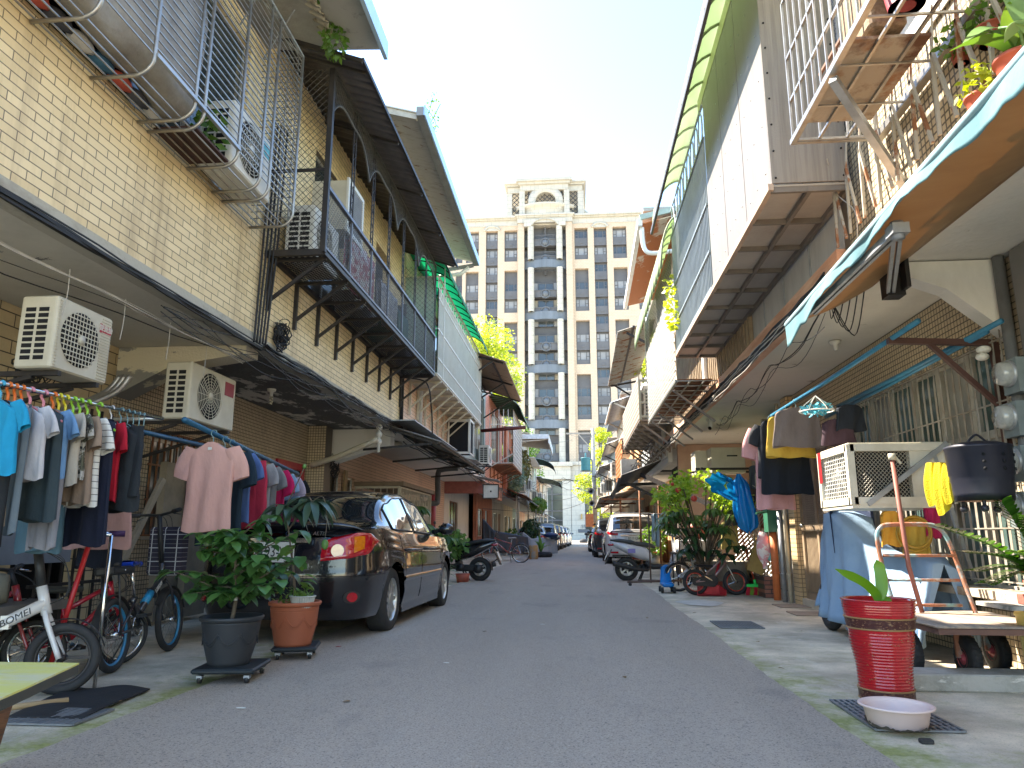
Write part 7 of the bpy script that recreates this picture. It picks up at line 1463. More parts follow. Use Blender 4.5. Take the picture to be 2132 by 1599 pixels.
def citrus(t, c, H_, R_c, seed, n_br, lm, L=.1, w_=.034, spread=1.0):
    random.seed(seed); st_ = MB(); lf = MB(); c = V(c); top = c+V((.03, -.02, H_)); tr_ = cat_curve([c, c+V((.01, .02, H_*.3)), c+V((.0, -.01, H_*.6)), top], 5); st_.tube(tr_, [.016*(1-.7*i/15) for i in range(16)], 8)
    for i in range(n_br):
        z = rnd(.28, 1); a = i*2.4+rnd(-.5, .5); p0 = tr_[int(z*15)]; l = R_c*rnd(.5, 1.1)*math.sin(PI*(.25+.6*(1-z)))*spread; d = V((math.cos(a), math.sin(a), rnd(.1, .7))); br = cat_curve([p0, p0+d*l*.5, p0+d*l+V((0, 0, -.03))], 4); st_.tube(br, [.006*(1-.08*k) for k in range(len(br))], 5)
        for j in range(2, len(br)):
            for _ in range(2): b = rnd(0, 2*PI); leafy(lf, br[j], V((math.cos(b), math.sin(b), rnd(-.5, .35))), L*rnd(.6, 1.2), w_*rnd(.7, 1.15), curl=rnd(.3, 1.2))
    st_.build('stem', M['bark'], t); lf.build('foliage', lm, t)
c = V((-2.34, 4.93, .108)); CH_ = mat('charcoal_pot', (.028, .030, .034), .5, 0, (.035, .037, .04), 3); t = swag_pot('potted_tree', 'glossy leaved citrus tree in a charcoal swag pot on a dolly', c, .205, .31, CH_, .135)
LFC = leafmat('leaf_citrus', (.018, .065, .018), (.10, .23, .06), .3, .35); citrus(t, c+V((0, 0, .27)), .60, .44, 5, 34, LFC, .125, .042)
q = MB(); q.box(c+V((.03, -.03, .42)), (.02, .02, .02)); q.build('tie', M['white'], t)
c = V((-2.24, 5.80, .108)); TC = mat('terracotta', (.40, .115, .055), .6, 0, (.34, .10, .05), 3, bump=.1); t = swag_pot('potted_tree', 'mango sapling with drooping leaves in a terracotta swag pot', c, .20, .33, TC, .14)
st_ = MB(); b0 = c+V((-.01, 0, .27)); tr_ = cat_curve([b0, b0+V((-.01, 0, .22)), b0+V((-.06, 0, .5)), b0+V((-.12, .0, .80))], 6); st_.tube(tr_, [.015-.0006*i for i in range(len(tr_))], 8)
random.seed(9); lf = MB(); tips = [b0+V((-.12, 0, .80)), b0+V((.02, .1, .86)), b0+V((.10, .0, .84))]
st_.tube(cat_curve([b0+V((-.08, 0, .62)), b0+V((-.02, .06, .76)), tips[1]], 4), .006, 5); st_.tube(cat_curve([tips[1], b0+V((.06, .04, .88)), tips[2]], 4), .005, 5); st_.tube(cat_curve([tips[0], b0+V((-.06, 0, .93)), b0+V((.02, 0, 1.12))], 4), .005, 5); q_ = b0+V((.22, -.02, .74))
st_.tube(cat_curve([tips[2], b0+V((.19, 0, .88)), b0+V((.24, -.02, .72)), b0+V((.235, -.02, .55))], 5), .003, 4); st_.build('stem', M['bark'], t)
for tp, n in ((tips[0], 15), (tips[1], 10), (tips[2], 12)):
    for i in range(n): a = i*2.4; leafy(lf, tp+V((0, 0, -.02+.01*(i % 4))), V((math.cos(a), math.sin(a)*.8, rnd(.0, .5))), rnd(.26, .38), .032, 9, .2, rnd(1.4, 2.2))
lf.build('foliage', leafmat('leaf_mango', (.028, .06, .035), (.055, .10, .055), .15, .35), t)
q = MB(); q.ball(b0+V((.235, -.02, .50)), (.028, .026, .042), 14, 10); q.ball(b0+V((.02, 0, 1.13)), (.016, .016, .02)); q.build('mango_fruit', mat('mango_green', (.12, .26, .06), .45), t)
LFL = leafmat('leaf_light', (.09, .19, .04), (.16, .27, .06), .35); lf = MB(); random.seed(4)
for i in range(90): p = c+V((rnd(-.14, .1), rnd(-.12, .1), .30+rnd(0, .12))); leafy(lf, p, V((rnd(-1, 1), rnd(-1, 1), rnd(0, 1))), .045, .012, 4)
for i in range(16): b = rnd(0, 6.28); p = b0+V((-.02, 0, rnd(.15, .5))); leafy(lf, p+V((math.cos(b)*.08, math.sin(b)*.06, 0)), V((math.cos(b), math.sin(b), rnd(-.4, .3))), .12, .042, 7, .25, .8)
lf.build('undergrowth', LFL, t)
wp = thing('fluted_planter', 'small white fluted planter resting in the terracotta pot', 'pot', c+V((.085, -.06, .30))); q = MB(); cc_ = c+V((.085, -.07, .285)); q.grid(lambda u, v: cc_+V(((lerp(.075, .095, v)+.003*math.sin(60*PI*u))*math.cos(2*PI*u), (lerp(.075, .095, v)+.003*math.sin(60*PI*u))*math.sin(2*PI*u), .085*v)), 180, 3, cu=True); q.torus(cc_+V((0, 0, .088)), .098, .006, 'z', 40, 6); q.lathe([(.09, .07), (0, .075)], cc_, 24); q.build('pot', mat('planter_white', (.55, .56, .54), .5, 0, (.4, .42, .4), 6), wp)
lf = MB(); [leafy(lf, cc_+V((rnd(-.06, .06), rnd(-.06, .06), .08)), V((rnd(-1, 1), rnd(-1, 1), 1)), .06, .008, 4) for _ in range(30)]; lf.build('sprouts', LFL, wp)
# ---- along the street behind the sedan
scooter('black scooter with raised tail parked behind the sedan', (-2.05, 15.6, 0), R_(172), paint('scooter_black', (.012, .012, .014), .25), M['black'], lean=R_(3))
t = thing('potted_plant', 'tall schefflera with drooping leaf clusters behind the black scooter', 'plant', (-3.05, 15.2, 0), 0, 'plants behind the scooter'); lf = MB(); st_ = MB(); random.seed(12)
for i in range(9):
    b = V((-3.05+rnd(-.2, .2), 15.2+rnd(-.3, .3), .2)); tp = V((-3.05+rnd(-.65, .65), 15.2+rnd(-.5, .5), rnd(.9, 1.75))); st_.tube(cat_curve([b, lerp(b, tp, .5)+V((0, 0, .1)), tp], 4), .012, 5)
    for k in range(9): a = 2*PI*k/9; leafy(lf, tp, V((math.cos(a), math.sin(a), .15)), rnd(.26, .36), .055, 6, .2, 1.7)
st_.build('stem', M['twig'], t); lf.build('foliage', leafmat('leaf_scheff', (.03, .10, .04), (.14, .25, .05), .35), t); q = MB(); q.lathe([(0, 0), (.17, 0), (.22, .32), (.2, .32), (0, .28)], (-3.05, 15.2, 0), 24); q.build('pot', mat('dark_pot', (.05, .03, .03), .6), t)
t = thing('shrub', 'low leafy shrub with pale strap leaves under the black scooter', 'plant', (-2.7, 14.9, 0), 0, 'plants behind the scooter'); lf = MB(); strap(lf, (-2.75, 14.6, .12), 16, .5, .035, .9, 3); leafcloud(lf, (-2.9, 15.6, .8), (.6, .5, .35), 500, .16, droop=.4); lf.build('foliage', leafmat('leaf_mid', (.05, .14, .04), (.16, .3, .08), .35), t)
q = MB(); q.lathe([(0, 0), (.12, 0), (.15, .18), (.13, .18), (0, .16)], (-2.35, 15.2, 0), 20); tag(q.build('plant_pot', TER), 'small red brown pot tucked beneath the black scooter', 'pot')
bicycle('old dull red city bicycle standing before the black tarpaulin', (-1.95, 25.8, 0), R_(176), .33, 1.08, paint('bike_oldred', (.30, .06, .06), .5), saddle_m=mat('plastic_bag', (.5, .5, .5), .4), fold=False, bar_h=1.05, seat_h=.9)
def drape(name, label, secs, m, cat='cover', n=24, seed=1, amp=.02, pw=.8, zbase=0):
    """cloth thrown over a long thing: secs = (x, y, ground z, half width bottom, half width top, top z)"""
    random.seed(seed); q = MB(); K = len(secs)-1; P0 = [V((s[0], s[1], 0)) for s in secs]
    def f(u, v):
        i = min(int(u*K), K-1); t_ = u*K-i; a = [lerp(secs[i][j], secs[i+1][j], t_) for j in range(6)]; d = (P0[i+1]-P0[i]).normalized(); n_ = V((-d.y, d.x, 0)); w = (v-.5)*2; aw = abs(w)
        if aw < .3: x = a[4]*aw/.3; z = a[5]-.02*(aw/.3)**2
        else: e = (aw-.3)/.7; x = lerp(a[4], a[3], e**1.3); z = lerp(a[5]-.02, a[2], e)
        fold = amp*math.sin(u*37+w*5)*(aw**1.5)+amp*.6*math.sin(u*71+1)*(aw**2)
        return V((a[0], a[1], 0))+n_*(math.copysign(x+fold, w))+V((0, 0, z+amp*.6*math.sin(u*23)*aw*aw+amp*.5*math.sin(u*11+v*9)))
    q.grid(f, 60, n)
    for e in (0, 1): q.grid(lambda u, v: lerp(f(e, .5), f(e, u), v)+V((0, 0, 0)), n, 4)
    return tag(q.build(name, m, solid=.004), label, cat)
BT = mat('tarp_black', (.014, .015, .018), .45, 0, (.02, .02, .025), 3, bump=.6, bscale=12)
drape('covered_motorcycle', 'motorcycle under a black tarpaulin behind the old red bicycle', [(-1.9, 28.6, .35, .35, .1, .9), (-2.5, 28.4, .3, .4, .15, 1.0), (-3.2, 28.2, .3, .4, .2, 1.15), (-3.6, 28.1, .3, .3, .05, 1.6)], BT, 'covered motorcycle')
q = MB(); q.lathe([(0, 0), (.17, 0), (.18, .02), (.18, .55), (.165, .56), (0, .55)], (-1.72, 29.6, 0), 20); tag(q.build('rusty_drum', layermat('rust_tan', [((.42, .25, .10),), ((.3, .3, .28), 3, .5, .1, None)], .8)), 'tan rusty drum at the road edge by the city bicycle', 'drum')
q = MB(); q.torus((-1.45, 32.2, .12), .27, .13, 'z', 36, 10); tag(q.build('old_tyre', M['rubber']), 'old black tyre lying flat at the left road edge', 'tyre'); lf = MB(); strap(lf, (-1.55, 32.2, .2), 9, .5, .07, 1.4, 8); tag(lf.build('tyre_plant', leafmat('leaf_mid', (0, 0, 0), (0, 0, 0))), 'green leafy plant growing out of the old tyre', 'plant')
drape('covered_motorcycle', 'motorcycle with silver grey cover behind the old tyre', [(-.95, 35.0, .12, .2, .1, .7), (-1.5, 34.8, .1, .38, .15, .85), (-2.1, 34.6, .1, .38, .15, .8), (-2.5, 34.6, .3, .25, .05, 1.1)], mat('cover_silver', (.36, .37, .39), .5, 0, (.28, .29, .3), 3), 'covered motorcycle', seed=4)
q = MB(); q.ball((-1.2, 34.7, .95), (.35, .3, .12)); tag(q.build('navy_bag', mat('navy_bag', (.02, .04, .12), .6)), 'navy bag thrown on the silver grey motorcycle cover', 'bag')
for i, (lab, y, x, col, kd) in enumerate([('silver blue sedan parked beyond the covered motorcycles on the left', 37.5, -2.35, (.38, .42, .47), 'sedan'), ('black hatchback behind the silver sedan on the left', 43.5, -2.0, (.02, .018, .018), 'suv'), ('dark bronze car in the left parking line', 49.2, -1.85, (.12, .10, .08), 'suv'), ('white hatchback in the left parking line', 55.5, -1.7, (.6, .6, .6), 'suv'), ('pale grey car near the far end of the left line', 62, -1.5, (.4, .42, .44), 'suv'), ('dark blue grey car last in the left line', 69, -1.4, (.05, .07, .09), 'suv')]):
    car(lab, (x, y, 0), R_(-.5), paint('paint_l%d' % i, col), kd, detail=False, lamp2=False)
scooter('dark motor scooter between the parked cars on the left', (-1.25, 41.3, 0), R_(190), paint('scooter_b2', (.02, .02, .025), .3), M['black'])
# pink creeper, hanging plants, sign box
q = MB(); q.box((-2.75, 23.6, 2.35), (.5, .12, .42)); sgn = thing('lamp_box', 'small white lit sign box hanging over the left pavement', 'sign', (-2.75, 23.6, 2.1)); q.build('box', M['white'], sgn); q = MB(); q.box((-2.75, 23.535, 2.35), (.05, .02, .05)); q.build('hole', M['dark'], sgn); q = MB(); [q.bar(a, b, .03) for a, b in (((-3.0, 23.53, 2.13), (-2.5, 23.53, 2.13)), ((-3.0, 23.53, 2.57), (-2.5, 23.53, 2.57)), ((-3.0, 23.53, 2.13), (-3.0, 23.53, 2.57)), ((-2.5, 23.53, 2.13), (-2.5, 23.53, 2.57)))]; q.build('rim', M['iron'], sgn)
for i, (c, r, n, lab, m_) in enumerate([((-2.9, 35.0, 3.9), (.4, 1.2, 1.0), 900, 'grey green air plants hanging under the rust red front', leafmat('leaf_grey', (.12, .18, .12), (.22, .28, .18), .3)), ((-2.8, 38.5, 4.6), (.4, 1.6, .9), 700, 'brown and green creeper on the far left house', leafmat('leaf_brown', (.16, .13, .06), (.2, .24, .08), .3)), ((-2.4, 47, 2.9), (.5, 2.5, .5), 700, 'leafy creeper over a door awning on the far left', LF_G), ((-2.2, 36, 1.3), (.4, .8, .5), 350, 'potted greenery beside the far left doors', LF_D)]):
    lf = MB(); leafcloud(lf, c, r, n, .2, droop=.6); tag(lf.build('creeper', m_), lab, 'plant')
q = MB(); corrug(q, (-3.3, 33.8, 3.1), (-3.3, 39.5, 3.1), (-2.3, 39.5, 2.75), (-2.3, 33.8, 2.75), 30, .02); tag(q.build('sheet_awning', M['rust'], solid=.01), 'rusty low awning beyond the hanging sign box', 'awning')
q = MB(); [q.tube(cat_curve([(-2.3+rnd(-.2, .2), 36+k, 0.1), (-2.1+rnd(-.3, .3), 36+k, 1.0), (-1.9+rnd(-.4, .3), 36+k, 2.2)], 4), .02, 5) for k in range(4)]; tag(q.build('bare_branches', mat('pale_twig', (.35, .33, .28), .8)), 'bare pale branches rising above the covered motorcycles', 'branches')
# utility pole
t = thing('utility_pole', 'concrete utility pole with teal transformer and loudspeakers at the street end', 'pole', (1.5, 58, 0)); q = MB(); q.tube([(1.5, 58, 0), (1.46, 58, 9.4)], [.2, .14], 14); q.build('shaft', layermat('pole_concrete', [((.34, .31, .27),), ((.22, .2, .17), 2, .5, .2, None)], .85), t)
q = MB(); [q.bar((1.49+.0, 57.8, .6+.45*k), (1.49, 57.8, .82+.45*k), .42, .02, up=(0, 1, 0)) for k in range(0)]; q.tube([(1.5, 58, .5), (1.495, 58, 1.9)], .206, 14); q.build('warning_band', stripes(mat('band_black', (.05, .045, .04), .7), (.65, .3, .05), 3.2, 2, .5), t)
q = MB(); q.lathe([(0, 0), (.36, 0), (.38, .03), (.38, .95), (.40, .96), (.40, 1.02), (0, 1.08)], (.85, 58, 6.0), 24); q.lathe([(.05, 0), (.08, .08), (.05, .16), (.07, .24), (.03, .34)], (.85, 58, 7.1), 10); q.build('transformer', mat('transformer_teal', (.07, .24, .27), .5, 0, (.05, .18, .2), 4), t)
q = MB(); q.bar((.4, 58, 5.95), (1.7, 58, 5.95), .1); q.bar((-.7, 58, 9.0), (1.7, 58, 9.0), .1, .12); q.bar((1.45, 58, 7.6), (.3, 58, 8.95), .08); q.bar((.3, 58, 5.4), (.3, 58, 7.3), .05); q.build('crossarm', mat('crossarm', (.42, .36, .3), .7), t)
for k, (x, z, d) in enumerate(((1.2, 4.35, -1), (1.25, 3.4, -1), (.3, 4.5, -1))):
    if k < 2: q = MB(); q.lathe([(.24, -.32), (.14, -.2), (.07, -.05), (.06, .15)], (x, 57.6, z), 18, 'y'); o = q.build('loudspeaker', M['galv'], t); q = MB(); q.lathe([(.13, -.2), (.0, -.1)], (x, 57.6, z), 14, 'y'); q.build('throat', M['dark'], o)
q = MB(); q.bx(.75, 1.35, 57.8, 57.85, 1.6, 2.6); q.build('orange_sign', mat('orange_sign', (.62, .22, .1), .6), t)
q = MB(); q.bar((.2, 57.9, 4.6), (1.4, 57.9, 4.2), .06); q.tube([(.1, 57.9, 4.62), (.35, 57.9, 4.55)], .09, 8); q.build('street_lamp_arm', M['galv'], t)
for i in range(7):
    z = 9.0-.5*i if i < 3 else 5.6-.35*i; q = MB(); q.tube([V(((.4*i-.6 if i < 3 else 1.4), 58, z)).lerp(V((-3.2 if i % 2 else 2.2, 40-3*i, z-2.0)), k/8)-V((0, 0, .5*math.sin(PI*k/8))) for k in range(9)], .013, 4); tag(q.build('overhead_wire', M['wire']), 'thin overhead wire running from the utility pole to the houses', 'wire', 'overhead wires from the utility pole')
# ================= RIGHT ground objects =================
WX = 3.18
# big barred window of the near wall
t = thing('barred_window', 'long window with teal panes behind twisted flat bars on the right wall', 'window', (WX, 7, .55))
q = MB(); ya, yb, za, zb = 5.55, 8.6, .55, 2.4; WF = mat('old_white_frame', (.5, .48, .42), .6, 0, (.32, .3, .25), 5)
for z in (za, 1.25, 1.72, zb): q.bx(WX+.05, WX+.12, ya, yb, z-.03, z+.03)
for k in range(7): y = lerp(ya+.02, yb-.02, k/6); q.bx(WX+.045, WX+.125, y-.035, y+.035, za, zb)
q.build('frame', WF, t); PT = mat('pane_teal', (.03, .09, .085), .12, 0, (.10, .12, .11), 1.5, spec=.8)
for k in range(6):
    a, b = lerp(ya, yb, k/6)+.05, lerp(ya, yb, (k+1)/6)-.05
    for z0_, z1_ in ((za+.03, 1.22), (1.28, 1.69), (1.75, zb-.03)): MB().bx(WX+.08, WX+.09, a, b, z0_, z1_).build('pane', PT if (k+int(z0_*3)) % 3 else mat('pane_frost', (.30, .30, .27), .3, 0, (.2, .2, .18), 3), t)
q = MB(); FB = mat('bar_grey', (.38, .38, .34), .55, .2, (.25, .2, .15), 6)
for k in range(34):
    y = lerp(5.35, 8.7, k/33)
    for (z0_, z1_) in ((.62, 1.28), (1.36, 2.28)): q.add([(WX-.09, y-.016, z0_+.04), (WX-.09, y, z0_), (WX-.09, y+.016, z0_+.04), (WX-.09, y+.016, z1_-.05), (WX-.09, y, z1_), (WX-.09, y-.016, z1_-.05), (WX-.095, y, (z0_+z1_)/2)], [(0, 1, 2, 3, 4, 5)])
    q.bar((WX-.085, y, .6), (WX-.085, y, 2.42), .008)
for z in (.62, 1.0, 1.32, 1.9, 2.35): q.bar((WX-.09, 5.3, z), (WX-.09, 8.75, z), .014, .01)
for k in range(11): q.bar((WX-.09, 5.5+.3*k, 2.38), (WX, 5.5+.3*k, 2.42), .014)
q.build('bars', FB, t)
q = MB(); q.bx(WX-.22, WX, 5.3, 8.75, .50, .56); q.build('sill', layermat('sill_stone', [((.5, .42, .32),), ((.25, .18, .12), 3, .5, .1, None)], .8), t)
# screen door, frames, tile pillar, pipes
t = thing('screen_door', 'bronze screen door with mesh upper half beside the tiled pillar', 'door', (WX, 9.95, 0)); DB = mat('door_bronze', (.36, .27, .18), .5, .2, (.28, .2, .13), 6)
q = MB(); [q.bx(WX-.03, WX+.03, y-.04, y+.04, .1, 2.3) for y in (9.3, 9.95, 10.6)]; [q.bx(WX-.028, WX+.028, 9.34, 10.56, z-.05, z+.05) for z in (.14, 1.05, 2.26)]; q.build('frame', DB, t)
q = MB(); [q.bx(WX-.0, WX+.012, 9.36+.05*k, 9.385+.05*k, .2, 1.0) for k in range(24)]; q.build('slats', DB, t)
q = MB(); mesh_panel(q, (WX-.01, 9.34, 1.1), (0, 1, 0), (0, 0, 1), 1.22, 1.12, .06, .004, 1.6); q.build('mesh', mat('door_mesh', (.25, .2, .15), .5), t); q = MB(); q.ball((WX-.06, 10.5, 1.08), (.03, .03, .03)); q.build('handle', M['chrome'], t)
MB().bx(WX-.08, WX+.3, 9.2, 10.7, .0, .1).build('step', mat('step_cream', (.6, .52, .4), .8), t)
q = MB(); q.bx(WX-.1, WX-.004, 10.68, 10.95, 0, SLZ-.01); tag(q.build('tile_pillar', brickmat('gold_tile_x', (.68, .48, .26), (.6, .42, .22), (.2, .13, .07), .06, .06, .005, 'xz', 0)), 'narrow gold tiled pillar beside the screen door', 'pillar')
for i, (x, y, r, m_, lab, zt) in enumerate(((WX-.13, 11.05, .03, M['cream'], 'cream drain pipe next to the gold tiled pillar', 2.9), (WX-.17, 11.2, .035, M['galv'], 'grey water pipe with brass tap beside the orange post', 1.3), (WX-.2, 11.5, .055, mat('orange_post', (.75, .2, .06), .6, 0, (.5, .14, .05), 4), 'bright orange painted post under the green box', 1.0))):
    q = MB(); q.tube([(x, y, 0), (x, y, zt)], r, 10); q.torus((x, y, .4), r*1.1, .01, 'z', 16, 5); tag(q.build('pipe', m_), lab, 'pipe', 'upright pipes by the door')
q = MB(); q.bx(WX-.3, WX-.1, 11.35, 11.6, 1.0, 1.45); q.bar((WX-.3, 11.3, 1.3), (WX-.5, 11.2, 1.27), .03); gb = tag(q.build('switch_box', mat('switch_green', (.03, .14, .08), .5)), 'dark green electric box with white lever on the orange post', 'box')
t = thing('red_doorway', 'old doorway with dark red panel and white posts behind the orange post', 'door', (3.35, 12.0, 0)); q = MB(); q.bx(3.35, 3.45, 11.3, 12.5, 0, 2.9); q.build('panel', mat('dark_red_panel', (.26, .02, .03), .6, 0, (.14, .02, .02), 4), t)
q = MB(); [q.bx(3.2, 3.36, y-.06, y+.06, 0, 2.9) for y in (11.75, 12.1, 12.55)]; q.bx(3.25, 3.349, 11.3, 12.5, 0, 1.0); q.build('posts', WF, t); MB().bx(3.1, 3.35, 11.0, 12.6, 0, .14).build('step', CONC, t)
# grey pipe, dark tile pier, meters
q = MB(); q.tube([(3.1, 5.25, 0), (3.1, 5.25, 2.94)], .04, 12); tag(q.build('drain_pipe', mat('grey_pvc', (.16, .165, .17), .5)), 'dark grey drain pipe rising to the soffit behind the electric meters', 'pipe')
q = MB(); q.bx(3.12, 3.17, .5, 5.15, 0, 2.94); tag(q.build('dark_pier', brickmat('dark_tile', (.09, .08, .08), (.075, .07, .07), (.2, .19, .18), .12, .2, .006, 'xz', 0)), 'dark tiled pier at the right picture edge', 'pillar')
q = MB(); q.add([(2.2, 5.3, 2.94), (3.17, 5.3, 2.94), (3.17, 5.3, 2.35), (2.75, 5.3, 2.72)]+[(2.2, 5.45, 2.94), (3.17, 5.45, 2.94), (3.17, 5.45, 2.35), (2.75, 5.45, 2.72)], [(0, 1, 2, 3), (7, 6, 5, 4), (3, 2, 6, 7), (0, 3, 7, 4), (1, 0, 4, 5), (2, 1, 5, 6)]); q.build('haunched_beam', WHITEP, R1)
for i, (px, py) in enumerate(((2105, 778), (2105, 868), (2115, 960), (2120, 1055))):
    c = P(px, py, X=3.02); t = meter(['topmost round grey electric meter beside the drain pipe', 'second round grey meter beside the drain pipe', 'third meter from the top, clear plastic case', 'lowest clear round meter near the dark pier'][i], (3.1, c.y, c.z), -1, mat('meter_grey', (.22, .26, .26), .5), .085)
# iron arm + blue poles
t = thing('wall_bracket', 'rusty iron bracket with diagonal brace holding drying poles at the upper right', 'bracket', (2.8, 5.5, 2)); a = P(1848, 710, Y=5.5); b = P(2068, 714, Y=5.5); c = P(2088, 850, Y=5.5)
q = MB(); q.bar(a, b, .045); q.bar(P(1930, 712, Y=5.5), c, .035); q.bar(b, c+V((0, 0, -.35)), .05); q.build('arm', mat('brown_iron', (.10, .045, .035), .6), t)
q = MB(); q.ball(P(2048, 728, Y=5.42), (.05, .05, .03)); q.ball(P(2045, 743, Y=5.42), (.045, .045, .03)); q.build('insulator', M['white'], t)
for i, (p0, p1, lab) in enumerate(((P(1912, 668, Z=2.42), P(1606, 866, Z=2.34), 'blue drying pole holding the yellow and black laundry'), (P(2085, 668, Z=2.4), P(1745, 846, Z=2.3), 'blue pole running close to the right wall, upper'), (P(2055, 690, Z=2.38), P(1720, 868, Z=2.28), 'blue pole running close to the right wall, lower'))):
    q = MB(); q.tube([p0, lerp(p0, p1, .5)+V((0, 0, -.012)), p1], .02, 10); tag(q.build('drying_pole', mat('pole_blue2', (.04, .22, .36), .4, 0, (.03, .14, .24), 8)), lab, 'pole', 'blue drying poles on the right')
# laundry on the right
def px_on(px): t_ = (px-1606)/(1912-1606); return lerp(P(1606, 866, Z=2.34), P(1912, 668, Z=2.42), t_)
for i, (px, dz, kd, w_, h_, m_, yw, lab) in enumerate([(1600, .06, 'tee', .46, 1.0, cl('palepink', (.75, .38, .38)), 10, 'pale pink long shirt, farthest on the right drying pole'), (1612, .06, 'tee', .44, .65, cl('charcoal', (.05, .05, .055)), 5, 'charcoal shirt beside the pale pink one'), (1640, .08, 'pants', .55, .84, cl('jet', (.008, .012, .02)), 4, 'large black blue cloth hanging behind the yellow top'),
   (1658, .06, 'vest', .56, .48, cl('mustard', (.62, .40, .06), (.5, .32, .05)), 4, 'mustard yellow top under the taupe shirt'), (1682, .05, 'vest', .56, .42, cl('taupe', (.22, .17, .15)), 3, 'taupe brown top, nearest on the right drying pole')]):
    c = px_on(px)-V((0, 0, dz+.03)); garment('hanging_shirt' if kd != 'pants' else 'hanging_cloth', lab, c, w_, h_, m_, R_(yw), kd, 120+i, 'laundry on the right drying pole', .03, 'shirt' if kd != 'pants' else 'cloth')
    hanger('wire hanger carrying the %s' % ' '.join(lab.split(',')[0].split()[:5]), c, .38, PLH['wire'], R_(yw), .0028)
for i, (px, py, m_, lab) in enumerate(((1770, 870, cl('jet', (0, 0, 0)), 'black folded shorts clipped beside the window bars'), (1745, 900, cl('plum', (.05, .025, .035)), 'plum dark shorts clipped below the black shorts'))):
    c = P(px, py, Y=6.9)+V((0, 0, .12)); garment('hanging_shorts', lab, c, .30, .24, m_, R_(20-20*i), 'pants', 140+i, 'laundry on the right drying pole', .04, 'shorts')
q = MB(); random.seed(2); c = P(1700, 850, Y=6.9); leafcloud(q, c, (.12, .06, .05), 90, .06); tag(q.build('plastic_pegs', mat('peg_cyan', (.10, .45, .55), .25)), 'tangle of cyan plastic pegs hanging from the blue pole', 'pegs')
t = thing('peg_hanger', 'round plastic peg hanger with wire loops on the blue pole', 'hanger', c); q = MB(); [q.tube(cat_curve([c+V((0, 0, .12)), c+V((.12*math.cos(k), .12*math.sin(k), .02)), c+V((.16*math.cos(k), .16*math.sin(k), -.03))], 4), .003, 4) for k in range(7)]; q.torus(c+V((0, 0, -.03)), .15, .006, 'z', 24, 5); q.build('ring', M['white'], t)
# boxed window air conditioner
t = thing('window_air_conditioner', 'boxed window air conditioner with diamond mesh side jutting over the covered scooter', 'air conditioner', (2.75, 6.45, 1.2))
x0, x1, y0, y1, z0, z1 = 2.30, 3.08, 6.28, 6.98, 1.20, 1.70; ACB = mat('ac_beige', (.66, .62, .52), .5, 0, (.5, .46, .37), 4)
q = MB()
for a, b in (((x0, y0), (x0, y1)), ((x0, y0), (x1, y0)), ((x0, y1), (x1, y1))):
    for z in (z0+.03, z1-.03): q.bar((*a, z), (*b, z), .06)
for x, y in ((x0, y0), (x0, y1), (x1, y0)): q.bar((x, y, z0), (x, y, z1), .06)
q.bx(x0, x1, y0, y1, z1, z1+.015); q.bx(x0-.02, x1, y0-.02, y1+.02, z0-.03, z0); q.bx(x1-.3, x1, y0-.01, y1, z0, z1); q.build('casing', ACB, t)
q = MB(); q.bx(x0+.05, x1-.05, y0+.05, y1-.05, z0+.02, z1-.02); q.build('interior', M['dark'], t)
q = MB(); mesh_panel(q, (x0+.05, y0+.0, z0+.05), (1, 0, 0), (0, 0, 1), x1-x0-.32, z1-z0-.1, .035, .003, 1.1); q.build('side_mesh', mat('mesh_tan', (.42, .38, .3), .5), t)
q = MB(); [q.bar((x0-.005, y0+.03, z0+.05+.035*k), (x0-.005, y1-.03, z0+.05+.035*k), .005) for k in range(14)]; [q.bar((x0-.007, y0+.04+.045*k, z0+.03), (x0-.007, y0+.04+.045*k, z1-.03), .005) for k in range(16)]; q.build('end_grille', M['white'], t)
q = MB(); c = V((x0+.02, 6.62, 1.46)); [q.bar(c, c+V((0, .17*math.cos(k*1.257), .17*math.sin(k*1.257))), .05, .01, up=(1, 0, 0)) for k in range(5)]; q.cyl(c-V((.02, 0, 0)), c+V((.02, 0, 0)), .06, 16); q.build('fan', M['alu'], t)
q = MB(); q.bx(x0-.034, x0-.031, y1-.08, y1+.0, 1.42, 1.7); q.build('badge', M['red'], t)
q = MB(); q.bar((x0+.1, y0-.03, z0), (x1, y0-.03, z1+.0), .03, .04); q.bar((x1-.1, y0+.0, z1-.1), (x0+.9, y0-.0, .45), .03); q.build('bracket', M['galv'], t)
# hanging burner drum, yellow towels, cloths
t = thing('burner_drum', 'black iron burner drum with vent holes hanging before the window bars', 'drum', (2.68, 5.05, 1.15)); c = V((2.68, 5.05, 1.17)); IRN = mat('drum_iron', (.022, .024, .04), .45, .3, (.04, .04, .05), 4)
q = MB(); q.lathe([(.0, .02), (.165, .02), (.17, .0), (.175, .05), (.178, .12), (.182, .13), (.182, .16), (.19, .17), (.195, .34), (.2, .345), (.2, .36), (.12, .385), (.0, .40)], c, 40); q.build('body', IRN, t)
q = MB(); [q.cyl(c+V((.195*math.cos(a), .195*math.sin(a), z)), c+V((.2*math.cos(a), .2*math.sin(a), z)), .011, 10) for a in (R_(-75), R_(-110), R_(-40)) for z in (.2, .245, .29)]; q.build('vent_holes', M['dark'], t)
[MB().tube([c+V((.12*math.cos(a), .12*math.sin(a), .02)), c+V((.12*math.cos(a), .12*math.sin(a), -.04))], .012, 6).ball(c+V((.12*math.cos(a), .12*math.sin(a), -.05)), .025).build('foot', IRN, t) for a in (.5, 2.6, 4.2)]
